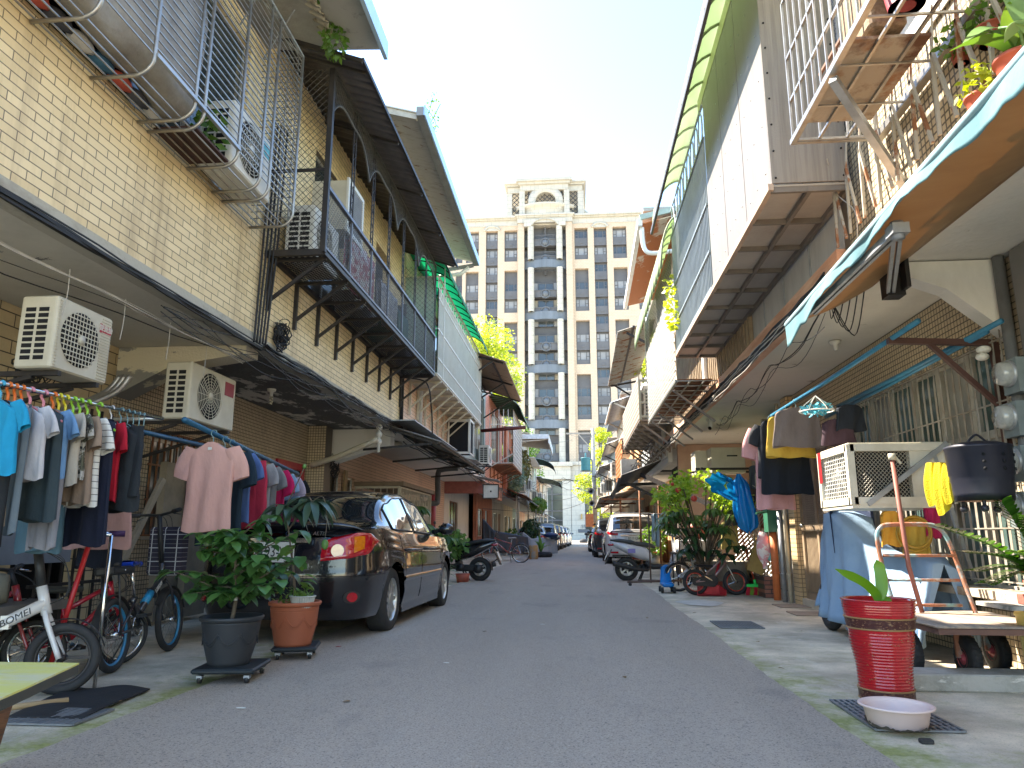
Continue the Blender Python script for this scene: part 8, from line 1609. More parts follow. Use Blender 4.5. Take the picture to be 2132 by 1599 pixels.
q = MB(); q.lathe([(0, .0), (.15, .0), (.15, .018)], c, 32); q.build('base_plate', mat('copper_rust', (.35, .18, .12), .5), t); q = MB(); q.tube(cat_curve([c+V((-.06, 0, .39)), c+V((0, 0, .44)), c+V((.06, 0, .39))], 4), .008, 6); q.build('handle', IRN, t)
YT = mat('towel_yellow', (.72, .56, .02), .95, 0, (.55, .42, .02), 6, bump=.8, bscale=120)
for i, (px, y_, h_, lab) in enumerate(((1940, 5.4, .28, 'left yellow cleaning rag on the window bars'), (1958, 5.35, .34, 'middle yellow cleaning rag, longest of three'), (1976, 5.3, .26, 'right yellow cleaning rag beside the iron drum'))):
    c = P(px, 975, Y=y_); q = MB(); q.grid(lambda u, v: c+V((.055*math.sin(PI*(.15+v*.6))*math.cos(2*PI*u)*(1+.3*math.sin(6*PI*u)), .03*math.sin(2*PI*u), .04-h_*v+.03*math.cos(2*PI*u)*v)), 24, 10, cu=True); tag(q.build('yellow_rag', YT), lab, 'rag', 'yellow rags on the window bars')
for i, (px, py, m_, w_, h_, lab) in enumerate(((1855, 1100, mat('cloth_orange', (.75, .35, .04), .9), .16, .28, 'orange yellow cloth behind the hand cart handle'), (1905, 1120, mat('cloth_dullyellow', (.55, .36, .06), .9), .2, .3, 'dull yellow cloth hung behind the hand cart'), (1940, 1080, mat('cloth_magenta', (.45, .02, .10), .9), .12, .3, 'small magenta cloth on the window bars'))):
    c = P(px, py, Y=6.3)+V((0, 0, h_/2)); garment('hanging_cloth', lab, c, w_, h_, m_, 0, 'pants', 150+i, None, .05, 'cloth')
q = MB(); random.seed(6); c = P(1905, 1110, Y=6.2); [q.torus(c+V((rnd(-.02, .02), rnd(-.03, .03), rnd(-.03, .03))),   .11+.012*k, .010, 'y', 28, 5) for k in range(3)]; tag(q.build('yellow_hose', mat('hose_yellow', (.42, .25, .03), .4)), 'coil of yellow hose hanging behind the hand cart', 'hose')
# covered scooter
CB = mat('cover_blue', (.27, .39, .52), .75, 0, (.20, .31, .45), 2, bump=1, bscale=9)
q = MB(); secs = [(2.66, 8.15, .22, .14, .10, .60), (2.68, 8.02, .16, .2, .14, 1.0), (2.70, 7.78, .14, .26, .20, 1.19), (2.72, 7.5, .14, .32, .24, 1.14), (2.76, 7.2, .14, .36, .16, .92), (2.8, 6.9, .15, .34, .16, .80), (2.84, 6.55, .18, .34, .17, .80), (2.86, 6.3, .14, .32, .16, .78), (2.88, 6.12, .10, .30, .14, .72)]
drape('covered_scooter', 'scooter under a pale blue cover parked beneath the boxed air conditioner', [(a-.0, y, g, hb*.78, ht*.8, z) for a, y, g, hb, ht, z in secs], CB, 'covered scooter', 40, 9, .05)
q = MB(); nv = mat('cover_shadow_navy', (.015, .03, .08), .6, bump=.4, bscale=15); q.grid(lambda u, v: V((2.52+.42*u, 7.55+.25*math.sin(PI*u)-.05*v, 1.20+.10*math.sin(PI*u)*1.0-.42*v+.02*math.sin(u*17))), 20, 10); tag(q.build('cover_shadow_sheet', nv, solid=.004), 'dark navy sheet standing for the shadow on the scooter cover front', 'cloth')  # dark navy sheet painted in for the shadow on the upper cover
w_ = thing('tyre', 'front tyre of the covered scooter peeking out under the cloth', 'tyre', (2.68, 8.1, 0)); q = MB(); q.torus((2.60, 8.0, .25), .2, .055, 'x', 36, 10); q.build('tyre', M['rubber'], w_); q = MB(); q.torus((2.60, 8.0, .25), .14, .012, 'x', 30, 6); q.cyl((2.56, 8.0, .25), (2.64, 8.0, .25), .05, 12); q.build('rim', M['alu'], w_)
# curb block and hand cart
q = MB(); q.bbx(1.86, 3.17, 4.96, 5.22, 0, .105, .02); tag(q.build('concrete_kerb', layermat('kerb_conc', [((.46, .43, .37),), ((.28, .27, .22), 3, .45, .2, None), ((.62, .58, .5), 8, .6, .06, (1, 1, 3))], .85, .5)), 'low cracked concrete kerb block under the hand cart', 'kerb')
t = thing('hand_cart', 'old platform hand cart with rusty blue tube handle and fat rubber tyres', 'cart', (2.65, 5.6, 0)); RP = layermat('cart_paint', [((.20, .36, .38),), ((.33, .13, .07), 5, .42, .12, None), ((.45, .42, .36), 9, .6, .1, None)], .65, .3)
cx0, cx1, cy0, cy1, cz = 2.25, 3.05, 4.95, 5.9, .34
q = MB(); q.bx(cx0, cx1, cy0, cy1, cz, cz+.035); q.build('platform_frame', mat('cart_brown', (.13, .07, .055), .7, 0, (.2, .1, .07), 5), t)
q = MB(); q.grid(lambda u, v: V((lerp(cx0-.01, cx1, u), lerp(cy0-.01, cy1, v), cz+.045+.008*math.sin(u*6)*math.sin(v*4))), 12, 12); q.build('plywood_top', layermat('plywood', [((.45, .34, .25),), ((.22, .2, .18), 2, .45, .15, (4, 1, 1))], .8), t, solid=.012)
q = MB(); hx0, hx1 = 2.30, 2.80; hy = 5.85; H1_ = 1.03
q.tube(cat_curve([(hx0+.04, hy-.1, cz), (hx0+.01, hy, .7), (hx0, hy+.03, H1_-.1), (hx0+.04, hy+.04, H1_-.02), (hx0+.12, hy+.04, H1_), (hx1-.12, hy+.04, H1_), (hx1-.03, hy+.04, H1_-.03), (hx1+.02, hy+.03, H1_-.12), (hx1+.06, hy, .7), (hx1+.10, hy-.1, cz)], 5), .017, 8)
for z in (.44, .62, .8): q.tube([(hx0+.02, hy, z), (hx1+.05, hy, z)], .012, 6)
q.build('handle', RP, t)
for i, (x, y) in enumerate(((cx0+.08, cy0+.62), (cx0+.36, cy0+.42), (cx1-.08, cy0+.75), (cx0+.06, cy1-.12))):
    r = .142; z_ = 0; q = MB(); q.lathe([(.045, -.035), (.10, -.04), (r, -.025), (r+.0, .0), (r, .025), (.10, .04), (.045, .035)], (x, y, r+z_), 30, 'x'); 
    for k in range(22): a = 2*PI*k/22; q.box((x, y+(r-.002)*math.cos(a), r+z_+(r-.002)*math.sin(a)), (.05, .012, .012), Matrix.Rotation(a, 3, 'X'))
    o = q.build('wheel', M['rubber'], t); q = MB(); q.lathe([(.0, -.043), (.02, -.05), (.025, -.03), (.06, -.025), (.065, -.04)], (x, y, r+z_), 20, 'x'); q.build('hub', mat('hub_pink', (.55, .10, .12), .5), o)
    q = MB(); q.bar((x-.055, y, r+z_), (x-.03, y+.06, cz), .02, .035); q.bar((x+.055, y, r+z_), (x+.03, y+.06, cz), .02, .035); q.build('fork', RP, t)
q = MB(); q.tube([P(1858, 958, Y=5.85), P(1892, 1180, Y=5.82), P(1920, 1275, Y=5.8)], .018, 8); q2 = tag(q.build('rusty_pole', mat('pole_redbrown', (.30, .10, .07), .6, 0, (.22, .08, .06), 5)), 'red brown pole tied upright to the hand cart handle', 'pole')
q = MB(); a = P(1858, 958, Y=5.85); q.cyl(a, a+V((0, 0, .05)), .028, 10); q.bar(a+V((.02, 0, .03)), a+V((.06, 0, -.03)), .015); q.build('pole_cap', M['cream'], q2)
# red pot and basin
RG = mat('red_glaze', (.48, .008, .015), .18, 0, (.36, .006, .012), 3, coat=.6); t = thing('glazed_pot', 'tall ribbed red glazed pot with dark patterned bands and two green leaves', 'pot', (1.75, 4.56, 0)); c = V((1.75, 4.56, .012))
def rr_(z): return interp([(0, .142), (.3, .146), (.65, .172), (1, .196)], z)
PHt = .565; prof = []
for k in range(121):
    z = k/120; r = rr_(z)
    if .17 < z < .70: r += .0025*math.sin(z*2*PI*34)
    if .87 < z < .97: r += .002*math.sin(z*2*PI*40)
    prof.append((r, z*PHt))
prof += [(.203, PHt+.004), (.199, PHt+.012), (.183, PHt+.006), (.178, PHt-.06)]
q = MB(); q.lathe([(0, 0)]+prof, c, 64); q.build('pot', RG, t)
PB = layermat('pattern_band', [((.07, .02, .018),), ((.30, .17, .09), 60, .56, .04, (1, 1, 2))], .4, .3)
for z0_, z1_ in ((.055, .15), (.735, .84)):
    q = MB(); q.lathe([(rr_(z0_+(z1_-z0_)*k/8)+.004, (z0_+(z1_-z0_)*k/8)*PHt) for k in range(9)], c, 64); q.build('patterned_band', PB, t)
    for z in (z0_, z1_): q = MB(); q.torus(c+V((0, 0, z*PHt)), rr_(z)+.004, .005, 'z', 60, 6); q.build('gold_ring', mat('dull_gold', (.38, .22, .09), .4), t)
q = MB(); random.seed(31)
for k in range(46): a = rnd(R_(215), R_(325)); z = rnd(.2, .7); r = rr_(z)+.005; e = rnd(.01, .03); q.tube([c+V((r*math.cos(a+e*j), r*math.sin(a+e*j), z*PHt+rnd(-.006, .006))) for j in range(4)], .0012, 3)
q.build('gold_script', MATS['dull_gold'], t)
q = MB(); q.lathe([(.18, PHt-.05), (0, PHt-.04)], c, 24); q.build('soil', M['soil'], t)
q = MB(); tp = c+V((.01, 0, PHt-.04)); LS = leafmat('leaf_strap', (.10, .24, .02), (.16, .34, .03), .35, .35)
def blade(mb, pts, w_):
    pts = cat_curve(pts, 5); n = len(pts)-1; vs = []
    for k, p in enumerate(pts): s = V((.8, -.6, 0)) if k == 0 else (pts[min(k+1, n)]-pts[k-1]).cross(V((.55, .83, .1))).normalized(); ww = w_*interp([(0, .5), (.4, 1), (.8, .95), (1, .1)], k/n); vs += [p-s*ww, p+V((0, .006, 0)), p+s*ww]
    mb.add(vs, [(3*k+j, 3*k+j+1, 3*k+j+4, 3*k+j+3) for k in range(n) for j in (0, 1)], True)
blade(q, [tp, tp+V((-.02, 0, .08)), tp+V((-.10, -.03, .15)), tp+V((-.25, -.05, .22))], .028); blade(q, [tp, tp+V((.02, 0, .1)), tp+V((.03, .02, .2)), tp+V((.02, .03, .27))], .034); blade(q, [tp, tp+V((.03, -.02, .03)), tp+V((.05, -.03, .06))], .02); q.build('leaf', LS, t)
t = thing('plastic_basin', 'shallow pale pink plastic basin with muddy foot on the drain grate', 'basin', (1.585, 4.03, 0)); c = V((1.585, 4.03, .018)); PK = mat('basin_pink', (.78, .60, .54), .45, 0, (.72, .55, .5), 3)
q = MB(); q.lathe([(0, .0), (.124, .0), (.137, .01), (.153, .085), (.165, .092), (.175, .093), (.177, .10), (.17, .104), (.154, .10), (.147, .085), (.132, .02), (.12, .012), (0, .012)], c, 56); q.build('bowl', PK, t)
q = MB(); random.seed(8); n = 90; vs = []
for k in range(n+1): a = 2*PI*k/n; h = .012+.014*random.random()+.006*math.sin(k*.7); vs += [c+V((.131*math.cos(a), .131*math.sin(a), .001)), c+V(((.1395+.21*h)*math.cos(a), (.1675+.24*h)*math.sin(a), h))]
vs[-2:] = vs[:2]; q.add(vs, [(2*k, 2*k+2, 2*k+3, 2*k+1) for k in range(n)]); q.build('mud_stain', mat('mud', (.14, .12, .10), .9), t)
q = MB(); q.bbx(-.03, .03, -.02, .02, 0, .02, .008); sp_ = tag(q.build('rubber_scrap', M['rubber'], world=False), 'small black rubber block on the mossy pavement below the basin', 'scrap'); sp_.location = P(1929, 1548, Z=0)
for i, (px, py) in enumerate(((502, 1474), (705, 1346), (870, 1120), (1130, 1300), (930, 1380))):
    q = MB(); c = P(px, py, Z=.021); random.seed(i); q.poly([c+V((.022*rnd(.5, 1.4)*math.cos(a), .012*rnd(.5, 1.4)*math.sin(a), 0)) for a in [2*PI*k/9 for k in range(9)]], (0, 0, .003)); tag(q.build('litter_scrap', M['white'] if i != 1 else M['red']), ['white paper scrap on the asphalt at the lower left', 'red scrap on the asphalt beside the sedan wheel', 'pale litter speck on the road near the scooter', 'tiny pale litter speck in the middle of the road', 'pale speck of litter left of the road centre'][i], 'litter')
# cement bucket with slab, brick and plant
t = thing('cement_bucket', 'yellow cement bucket with green lettering at the right picture edge', 'bucket', (2.97, 5.10, .105)); c = V((2.97, 5.10, .107)); q = MB(); q.lathe([(0, 0), (.125, 0), (.13, .01), (.15, .33), (.157, .335), (.157, .35), (.15, .36), (.158, .37), (.158, .385), (0, .385)], c, 40); q.build('body', mat('bucket_yellow', (.72, .58, .18), .5, 0, (.6, .47, .15), 4), t)
GI = mat('ink_green', (.01, .09, .07), .5); a_ = R_(215); 
for s_, z, sz in (('水泥', .18, .12), ('漆', .275, .05), ('lean', .235, .045)):
    for k, ch in enumerate(s_ if s_ != 'lean' else [s_]):
        a = a_+ (k*.75 if s_ != 'lean' else 0.1); n_ = V((math.cos(a), math.sin(a), 0)); text(ch, sz, GI, t, c+n_*(.147)+V((0, 0, z)), V((-n_.y, n_.x, 0)), (0, 0, 1), .002)
q = MB(); [q.torus(c+V((0, 0, z)), .134, .004, 'z', 40, 4) for z in (.05, .06)]; q.build('printed_band', GI, t)
q = MB(); q.bx(2.66, 3.12, 4.88, 5.28, .495, .52); tag(q.build('grey_slab', CONC), 'thin grey slab balanced on the yellow cement bucket', 'slab')
q = MB(); q.bbx(2.80, 3.0, 4.94, 5.06, .522, .585, .008); tag(q.build('red_brick', mat('brick_red', (.30, .10, .07), .85, 0, (.22, .08, .06), 12, bump=.5)), 'red brick lying on the thin grey slab', 'brick')
t = thing('potted_plant', 'zamioculcas like plant with arching leaflets entering from the right edge', 'plant', (3.0, 5.1, .52)); q = MB(); q.lathe([(0, 0), (.09, 0), (.11, .14), (.1, .14), (0, .12)], (3.0, 5.1, .522), 20); q.build('pot', TER, t)
lf = MB(); st_ = MB(); random.seed(17); base = V((3.0, 5.1, .64))
for tip in (P(1955, 1098, Y=4.8), P(2010, 1150, Y=4.75), P(2035, 1190, Y=4.8), P(2090, 1050, Y=4.9), P(2150, 1085, Y=4.8), P(2060, 1215, Y=4.9), P(2120, 1150, Y=4.7)):
    pts = cat_curve([base, lerp(base, tip, .45)+V((0, 0, .07)), tip], 9); st_.tube(pts, [.008*(1-.04*k) for k in range(len(pts))], 5)
    for k in range(3, len(pts)):
        d = (pts[min(k+1, len(pts)-1)]-pts[k-1]).normalized(); s = d.cross(V((0, 0, 1))).normalized()
        for sg in (-1, 1): leafy(lf, pts[k], d*.7+s*sg*.8+V((0, 0, .25)), .10, .026, 5, .15, .25)
st_.build('stem', M['twig'], t); lf.build('foliage', leafmat('leaf_zz', (.025, .10, .012), (.07, .20, .025), .25, .2), t)
# mats and manhole bits on the right pavement
for x0, x1, y0_, y1_, lab in ((2.7, 3.35, 10.3, 10.75, 'thin brown doormat before the screen door, farther one'), (2.62, 3.1, 9.3, 9.75, 'thin brown doormat before the screen door, nearer one')): q = MB(); q.bx(x0, x1, y0_, y1_, .002, .014); tag(q.build('doormat', mat('mat_brown', (.35, .28, .22), .9)), lab, 'mat')
q = MB(); q.poly([(1.75+.32*math.cos(a)*(1+.15*math.sin(3*a)), 10.9+.45*math.sin(a)*(1+.1*math.cos(5*a)), .006) for a in [2*PI*k/24 for k in range(24)]]); tag(q.build('mortar_patch', mat('mortar_pale', (.62, .6, .54), .85)), 'pale mortar repair patch in the right pavement', 'patch')
# ---- clutter around the flowering shrub
random.seed(40)
t = thing('flowering_shrub', 'big bushy potted shrub with red flowers, lime top and dark drooping leaves', 'shrub', (2.1, 12.6, 0)); st_ = MB(); lf = MB(); l2 = MB(); l3 = MB(); fl = MB()
base = V((2.15, 12.7, .3))
for i in range(46):
    c = V((rnd(1.35, 2.75), 12.6+rnd(-.45, .45), rnd(1.05, 1.95))); e = ((c.x-2.0)/.8)**2+((c.z-1.45)/.62)**2
    if e > 1: continue
    st_.tube(cat_curve([base, lerp(base, c, .5)+V((0, 0, .1)), c], 4), .01, 5)
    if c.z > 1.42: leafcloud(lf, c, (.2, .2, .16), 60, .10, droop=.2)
    else:
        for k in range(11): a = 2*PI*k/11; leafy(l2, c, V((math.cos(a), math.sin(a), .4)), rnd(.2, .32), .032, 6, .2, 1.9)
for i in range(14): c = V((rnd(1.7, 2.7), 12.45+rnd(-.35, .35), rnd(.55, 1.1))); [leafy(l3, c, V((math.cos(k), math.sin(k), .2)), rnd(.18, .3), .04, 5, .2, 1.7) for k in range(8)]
for c, r in ((P(1412, 1020, Y=12.2), .05), (P(1445, 1038, Y=12.1), .05), (P(1400, 1008, Y=12.2), .03)): fl.ball(c, r, 10, 7)
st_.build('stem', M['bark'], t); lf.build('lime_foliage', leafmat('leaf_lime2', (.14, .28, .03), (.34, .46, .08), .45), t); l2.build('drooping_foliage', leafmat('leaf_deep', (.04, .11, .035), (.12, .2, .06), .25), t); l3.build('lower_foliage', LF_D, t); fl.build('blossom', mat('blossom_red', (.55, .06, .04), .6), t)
q = MB(); q.lathe([(0, 0), (.34, 0), (.4, .5), (.42, .52), (.38, .52), (0, .45)], (2.55, 12.95, 0), 28, sq=.8); tag(q.build('concrete_tub', mat('tub_tan', (.36, .32, .26), .85)), 'large tan planting tub behind the childs bicycle', 'tub')
q = MB(); q.lathe([(0, 0), (.16, 0), (.18, .2), (.16, .2), (0, .17)], (2.25, 12.75, 0), 22); tag(q.build('small_pot', TER), 'small red pot behind the childs bicycle wheel', 'pot')
bag = MB(); random.seed(5); c0, c1_ = P(1505, 1012, Y=12.0), P(1550, 1060, Y=12.0)
bag.grid(lambda u, v: V((2.42+.22*v-.13+.0, 11.95, 1.78-.12*v))+V(((.17-.05*v)*math.cos(2*PI*u)*(1+.25*math.sin(5*2*PI*u+v*8)), .1*math.sin(2*PI*u), (.16)*math.sin(2*PI*u)*(1+.2*math.cos(9*u*PI*2)))), 40, 6, cu=True)
bag.grid(lambda u, v: V((2.62+.10*v, 11.93, 1.92-.92*v))+V((interp([(0, .03), (.2, .12), (.7, .17), (.88, .16), (1, .02)], v)*math.cos(2*PI*u)*(1+.12*math.sin(10*PI*u+v*9)), interp([(0, .02), (.3, .07), (1, .05)], v)*math.sin(2*PI*u)*(1+.3*math.sin(14*PI*u)), .03*math.sin(6*PI*u)*v)), 48, 22, cu=True)
tag(bag.build('blue_plastic_bag', transmat('plastic_blue', (.0, .26, .62), (.0, .2, .52), .3, 3, .25)), 'bright blue plastic bag hanging beside the flowering shrub', 'bag')
q = MB(); c = P(1590, 1135, Y=11.6); q.grid(lambda u, v: c+V((.11*math.sin(PI*min(.96, v+.08))**.6*math.cos(2*PI*u)*(1+.1*math.sin(10*PI*u+v*7)), .08*math.sin(PI*min(.96, v+.08))**.6*math.sin(2*PI*u), .2-.55*v)), 32, 16, cu=True); tag(q.build('pink_bag', layermat('pink_bag', [((.72, .35, .38),), ((.75, .7, .68), 14, .5, .02, None), ((.3, .12, .14), 20, .62, .03, None)], .35, .3)), 'pink patterned plastic bag hanging on the old doorway post', 'bag')
q = MB(); c = P(1605, 1160, Y=11.55); q.lathe([(0, 0), (.06, 0), (.06, .012), (0, .014)], c, 20, 'y'); tag(q.build('mint_lid', mat('mint_lid', (.25, .6, .52), .4)), 'round mint green lid showing on the pink bag', 'lid')
# broom
t = thing('broom', 'broom with lime green head, red and green bristles and red stick', 'broom', (2.92, 12.3, 0)); a = P(1577, 1225, Y=12.35); q = MB(); q.bbx(a.x-.17, a.x+.17, a.y-.03, a.y+.03, .13, .18, .02); q.cyl((a.x-.03, a.y, .17), (a.x-.04, a.y, .25), .025, 10); q.build('head', mat('lime_plastic', (.02, .75, .12), .4), t)
q = MB(); q.tube([(a.x-.035, a.y, .2), P(1535, 1080, Y=12.6)], .011, 8); q.build('stick', mat('stick_red', (.65, .08, .03), .4), t)
for k in range(7): q = MB(); x = a.x-.15+.05*k; [q.bar((x+.008*j, a.y-.02, .13), (x*1.0+.008*j+(k-3)*.012, a.y-.03, .01), .006, .03) for j in range(6)]; q.build('bristles', [mat('bristle_red', (.75, .02, .05), .6), mat('bristle_green', (.3, .5, .05), .6)][k % 2], t)
t = thing('dustpan', 'red long handled dustpan lying beside the childs bicycle', 'dustpan', (2.05, 12.4, 0)); q = MB(); q.add([(1.9, 12.1, .02), (2.35, 12.1, .02), (2.3, 12.4, .02), (1.95, 12.4, .02), (1.9, 12.1, .06), (2.35, 12.1, .1), (2.3, 12.4, .16), (1.95, 12.4, .16)], [(0, 1, 2, 3), (1, 5, 6, 2), (2, 6, 7, 3), (3, 7, 4, 0)]); q.build('pan', mat('pan_red', (.62, .04, .05), .4), t, solid=.006); q = MB(); q.tube([(2.2, 12.42, .1), P(1500, 1160, Y=12.6)], .022, 8); q.build('handle', MATS['pan_red'], t)
# kids bike, second bike, toy car
kb = bicycle('childs bicycle with red rims and dark chain guard before the flowering shrub', (1.92, 12.35, 0), R_(6), .205, .66, paint('kids_grey', (.35, .22, .20), .35), rim_m=paint('rim_red', (.62, .06, .03), .3), fold=False, fenders=False, bar_h=.62, seat_h=.50, tw=.03, tube=.02, guard=M['black'], barw=.22, steer=.5, fork_m=M['alu'], lean=R_(-6))
bicycle('grey bicycle half hidden under the flowering shrub', (1.75, 13.1, 0), R_(12), .25, .8, paint('bike_grey', (.45, .44, .42), .4), fold=False, bar_h=.85, seat_h=.7, lean=R_(5))
t = thing('toy_car', 'bright blue ride on toy car near the road edge', 'toy', (1.55, 12.9, 0), 0); TB = mat('toy_blue', (.0, .22, .65), .35)
q = MB(); q.bbx(1.42, 1.62, 12.65, 13.1, .1, .17, .05); q.grid(lambda u, v: V((1.52+lerp(.1, .07, v)*math.cos(2*PI*u), 13.0+lerp(.05, .03, v)*math.sin(2*PI*u)+.08*v, .15+.26*v)), 20, 6, cu=True); q.torus((1.54, 13.06, .36), .07, .02, 'y', 20, 8); q.build('body', TB, t)
for x in (1.42, 1.62):
    for y in (12.7, 13.05): q = MB(); q.cyl((x-.02, y, .05), (x+.02, y, .05), .05, 16); q.build('wheel', M['black'], t)
# clothes rack frame with towel
t = thing('drying_rack', 'thin rusty drying rack on castors beside the silver scooter', 'rack', (1.6, 14.2, 0)); q = MB()
for x, y in ((1.42, 14.6), (1.98, 14.5)): q.tube([(x, y, .05), (x, y, 1.38)], .016, 6)
q.tube([(1.25, 14.6, 1.36), (1.98, 14.5, 1.36)], .014, 6); q.tube([(.95, 14.3, .08), (1.98, 14.5, .1)], .02, 6); q.tube([(1.2, 14.9, .08), (1.98, 14.5, .1)], .018, 6); q.build('frame', mat('rack_brown', (.13, .08, .06), .6), t)
q = MB(); q.ball((1.0, 14.3, .04), .035); q.build('caster_wheel', M['black'], t)
blanket('grey_towel', 'pale blue grey towel hanging from the drying rack', 1.55, 14.4, 14.62, .75, 1.35, mat('towel_bluegrey', (.32, .40, .44), .95), 'towel')
sc2 = scooter('silver and violet scooter parked across the right pavement edge', (1.05, 15.9, 0), R_(3), paint('scooter_silver', (.50, .51, .54), .3), M['black'], seat_m=mat('seat_dark', (.05, .055, .055), .5), lean=R_(-3), tail=None)
q = MB(); q.box((.1, -.165, .62), (.16, .006, .09)); q.build('violet_decal', mat('decal_violet', (.22, .20, .5), .4), sc2, world=False)
q = MB(); q.bbx(2.0, 2.6, 14.7, 15.2, .62, .86, .03); tag(q.build('foam_box', mat('foam_white', (.72, .72, .7), .8)), 'white foam box on the table behind the drying rack', 'box')
q = MB(); q.bx(1.9, 2.8, 14.6, 15.4, .58, .615); [q.bar((x, y, 0), (x, y, .58), .03) for x in (1.95, 2.75) for y in (14.65, 15.35)]; tag(q.build('folding_table', M['iron']), 'dark folding table behind the flowering shrub', 'table')
q = MB(); q.ball((2.35, 14.5, 1.05), (.2, .12, .17)); tag(q.build('terracotta_urn', TER), 'orange clay urn half hidden by the drooping leaves', 'urn')
q = MB(); q.bx(2.9, 3.05, 11.9, 13.9, 0, .32); tag(q.build('brick_stack', brickmat('stack_brick', (.33, .13, .08), (.27, .10, .07), (.08, .05, .04), .2, .065, .008, 'xz')), 'low stack of red bricks behind the broom', 'bricks')
# stacked appliances under the soffit
for i, (px, py, w_, lab) in enumerate(((1478, 962, .55, 'left pale boxed appliance up under the right soffit'), (1516, 956, .62, 'right pale boxed appliance up under the right soffit'))):
    c = P(px, py, Y=13.6+.4*(1-i)); q = MB(); q.bbx(c.x-w_/2, c.x+w_/2, c.y, c.y+.5, c.z-.25, c.z+.22, .02); t = thing('boxed_appliance', lab, 'appliance', (c.x, c.y, c.z-.25), 0, 'boxed appliances'); q.build('casing', M['acw'], t); q = MB(); q.bx(c.x-.02, c.x+.17, c.y-.006, c.y+.02, c.z+.05, c.z+.075); q.build('handle_slot', M['dark'], t)
q = MB(); q.bar((2.2, 13.5, 2.14), (3.4, 13.5, 2.14), .04); q.bar((2.2, 14.2, 2.14), (3.4, 14.2, 2.14), .04); q.bar((2.3, 13.4, 2.14), (2.3, 14.3, 2.14), .04); tag(q.build('storage_shelf', IR), 'dark shelf frame carrying the two pale boxed appliances', 'shelf')
JC = [(.05, .12, .10), (.35, .3, .1), (.3, .5, .48), (.12, .1, .09), (.45, .42, .38), (.4, .1, .1), (.08, .1, .14), (.2, .17, .13)]; NM = ['dark green', 'olive yellow', 'pale aqua', 'dark brown', 'beige', 'red', 'navy', 'khaki']
random.seed(77)
for k in range(16):
    x, y, z = rnd(2.7, 3.6), rnd(12.6, 13.8), rnd(.3, 1.9); w_, h_ = rnd(.1, .26), rnd(.2, .55); q = MB()
    c = V((x, y, z+h_)); garment('hung_item', '%s cloth item hung %s among the clutter behind the shrub' % (NM[k % 8], ['low', 'high'][k//8]), c, w_*1.6, h_, mat('junk%d' % (k % 8), JC[k % 8], .7), rnd(-.6, .6), 'pants', 200+k, 'hung clutter behind the flowering shrub', .03, 'cloth')
q = MB(); random.seed(9); [q.tube(cat_curve([(rnd(2.9, 3.5), 12.5, rnd(1.6, 2.2)), (rnd(2.9, 3.5), 12.4, rnd(1.0, 1.6)), (rnd(2.9, 3.5), 12.5, rnd(.7, 1.4))], 5), .008, 4) for _ in range(14)]; tag(q.build('cords', M['wirew']), 'pale cords and hoses dangling in the shaded clutter on the right', 'cords')
q = MB(); [q.tube([(2.85+.05*k, 12.7, .3), (2.6+.12*k, 12.6, 1.15)], .012, 5) for k in range(7)]; tag(q.build('wood_sticks', mat('stick_tan', (.4, .28, .16), .8)), 'bundle of tan sticks leaning in the planting tub', 'sticks')
q = MB(); q.box((2.95, 12.3, .62), (.26, .1, .55), Matrix.Rotation(R_(22), 3, 'Y')); tag(q.build('carton', mat('carton_tan', (.42, .27, .08), .6)), 'tan plastic wrapped carton leaning beside the red broom stick', 'carton')
q = MB(); mesh_panel(q, (2.9, 13.9, .1), (1, 0, 0), (0, 0, 1), 1.0, 1.9, .08, .005); tag(q.build('rack_grid', M['galv']), 'grey wire grid leaning in the shaded recess on the right', 'grid')
# vehicles on the right
car('white compact sport utility car parked beyond the silver scooter', (1.86, 24.4, 0), R_(0), paint('car_white', (.62, .60, .57), .25), 'suv', detail=False, lamp2=False, plate='8511-L6')
car('dark grey hatchback ahead of the white car', (1.62, 31.5, 0), R_(0), paint('car_dark', (.03, .035, .04), .25), 'suv', detail=False, lamp2=False)
car('black sedan farthest along the right side', (1.55, 42.0, 0), R_(0), paint('car_dark2', (.02, .025, .03), .25), 'sedan', detail=False, lamp2=False)
q = MB(); q.tube([(1.9, 22.0, 2.3), (1.9, 22.0, .02)], .03, 6); q.tube([(2.3, 20.6, 2.3), (2.3, 20.6, .02)], .03, 6); tag(q.build('awning_props', M['rust']), 'thin rusty props standing by the white car', 'props')
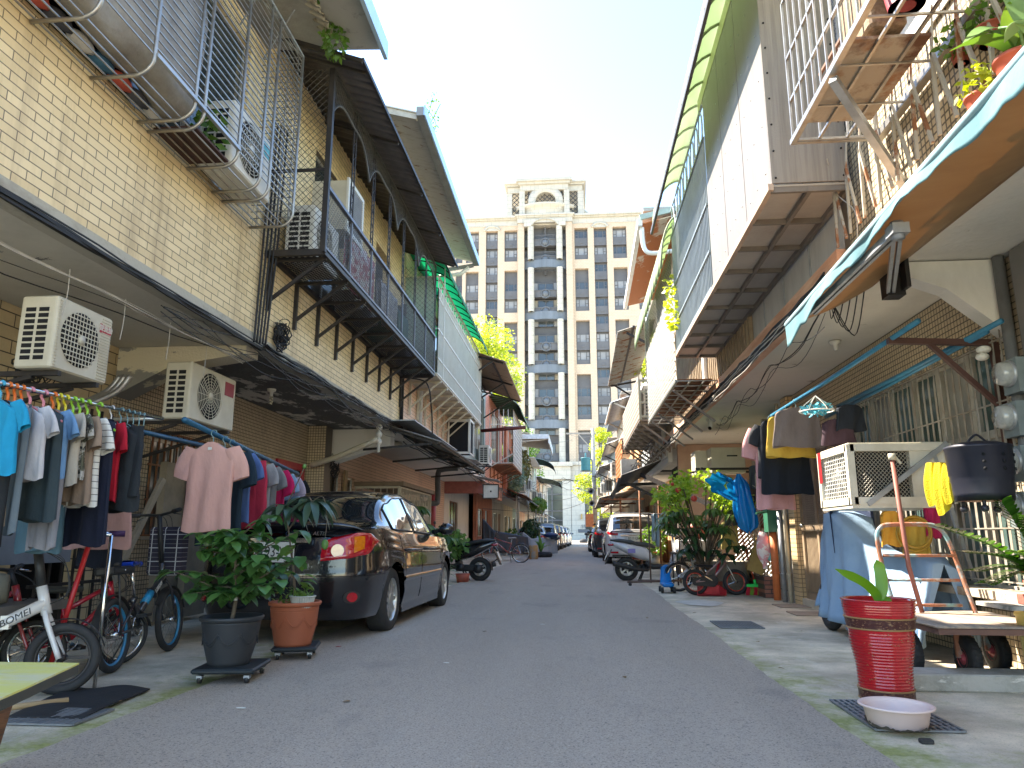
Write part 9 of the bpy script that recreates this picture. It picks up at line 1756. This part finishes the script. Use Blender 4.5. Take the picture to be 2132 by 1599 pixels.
# ---- small things along the lane
random.seed(91)
ND = ['nearest', 'second', 'third', 'fourth', 'farthest']
for s, nm in ((-1, 'left'), (1, 'right')):
    for k, y in enumerate((37.5, 43, 49, 56, 63) if s < 0 else (25, 31.5, 38, 45, 52)):
        x = -2.95 if s < 0 else 1.9; z = rnd(3.1, 3.7); ac_unit('air_conditioner', '%s small air conditioner high on the far %s fronts' % (ND[k], nm), min(x, x+s*-.35), max(x, x+s*-.35), y, y+.8, z, z+.6, M['acwhite'] if k % 2 else M['acw'], '+x' if s < 0 else '-x', bracket=False)
        t = thing('potted_plant', '%s leafy pot standing by the far %s doors' % (ND[k], nm), 'plant', (x*1.0+s*(.2 if s < 0 else .5), y-1.5, 0), 0, 'pots by the far doors'); c = t.location; q = MB(); q.lathe([(0, 0), (.18, 0), (.24, .35), (.2, .35), (0, .3)], c, 16); q.build('pot', TER if k % 2 else M['galv'], t); q = MB(); leafcloud(q, c+V((0, 0, .8)), (.4, .45, .5), 260, .17, droop=.3); q.build('foliage', [LF_G, LF_D, LF_Y][k % 3], t)
cables('cable_bundle', 'loose black wires drooping below the left slab edge above the pink shirt', (-3.42, 5.5, 2.9), (-3.3, 13, 2.88), 5, .3, .04, .005, 24, seed=21)
cables('cable_bundle', 'thin wires looping under the pale right soffit', (2.1, 6, 2.86), (2.5, 13, 2.9), 4, .35, .06, .005, 18, seed=22)
cables('cable_bundle', 'black wires crossing high above the far end of the lane', (-3.0, 44, 3.9), (2.0, 48, 4.6), 4, .8, .3, .012, 14, seed=23)
cables('cable_bundle', 'tangled wires hanging over the low awnings on the far right', (1.7, 16, 3.0), (1.9, 40, 3.0), 9, .35, .15, .009, 50, seed=24)
q = MB(); [q.tube(cat_curve([P(1725, 615, Z=2.88), P(1730+12*k, 650+9*k, Z=2.85)-V((0, 0, .06)), P(1745+14*k, 612-4*k, Z=2.88)], 6), .005, 4) for k in range(5)]; tag(q.build('wire_loops', M['wire']), 'short black wire loops hanging below the end of the tan awning', 'cables')
for i in range(5): q = MB(); y = 3.9+.65*i; q.tube(cat_curve([(-3.55, y, 2.8), (-3.56, y+.02, 2.62), (-3.54, y-.03, 2.45)], 4), .003, 4); tag(q.build('string_end', MATS['string']), 'loose pale string end dangling under the near left soffit', 'string', 'loose string ends')
for i, (x, y) in enumerate(((1.42, 5.6), (1.6, 6.9), (2.2, 7.7), (1.45, 9.4), (-2.6, 4.2), (-2.55, 6.1), (.3, 5.2), (-.9, 7.4), (.8, 8.8), (-1.3, 4.3))):
    q = MB(); leafy(q, (x, y, .022), (rnd(-1, 1), rnd(-1, 1), .05), .05, .014, 4); tag(q.build('fallen_leaf', mat('dry_leaf', (.22, .13, .05), .8)), 'small dry leaf lying on the ground', 'leaf', 'dry leaves on the ground')
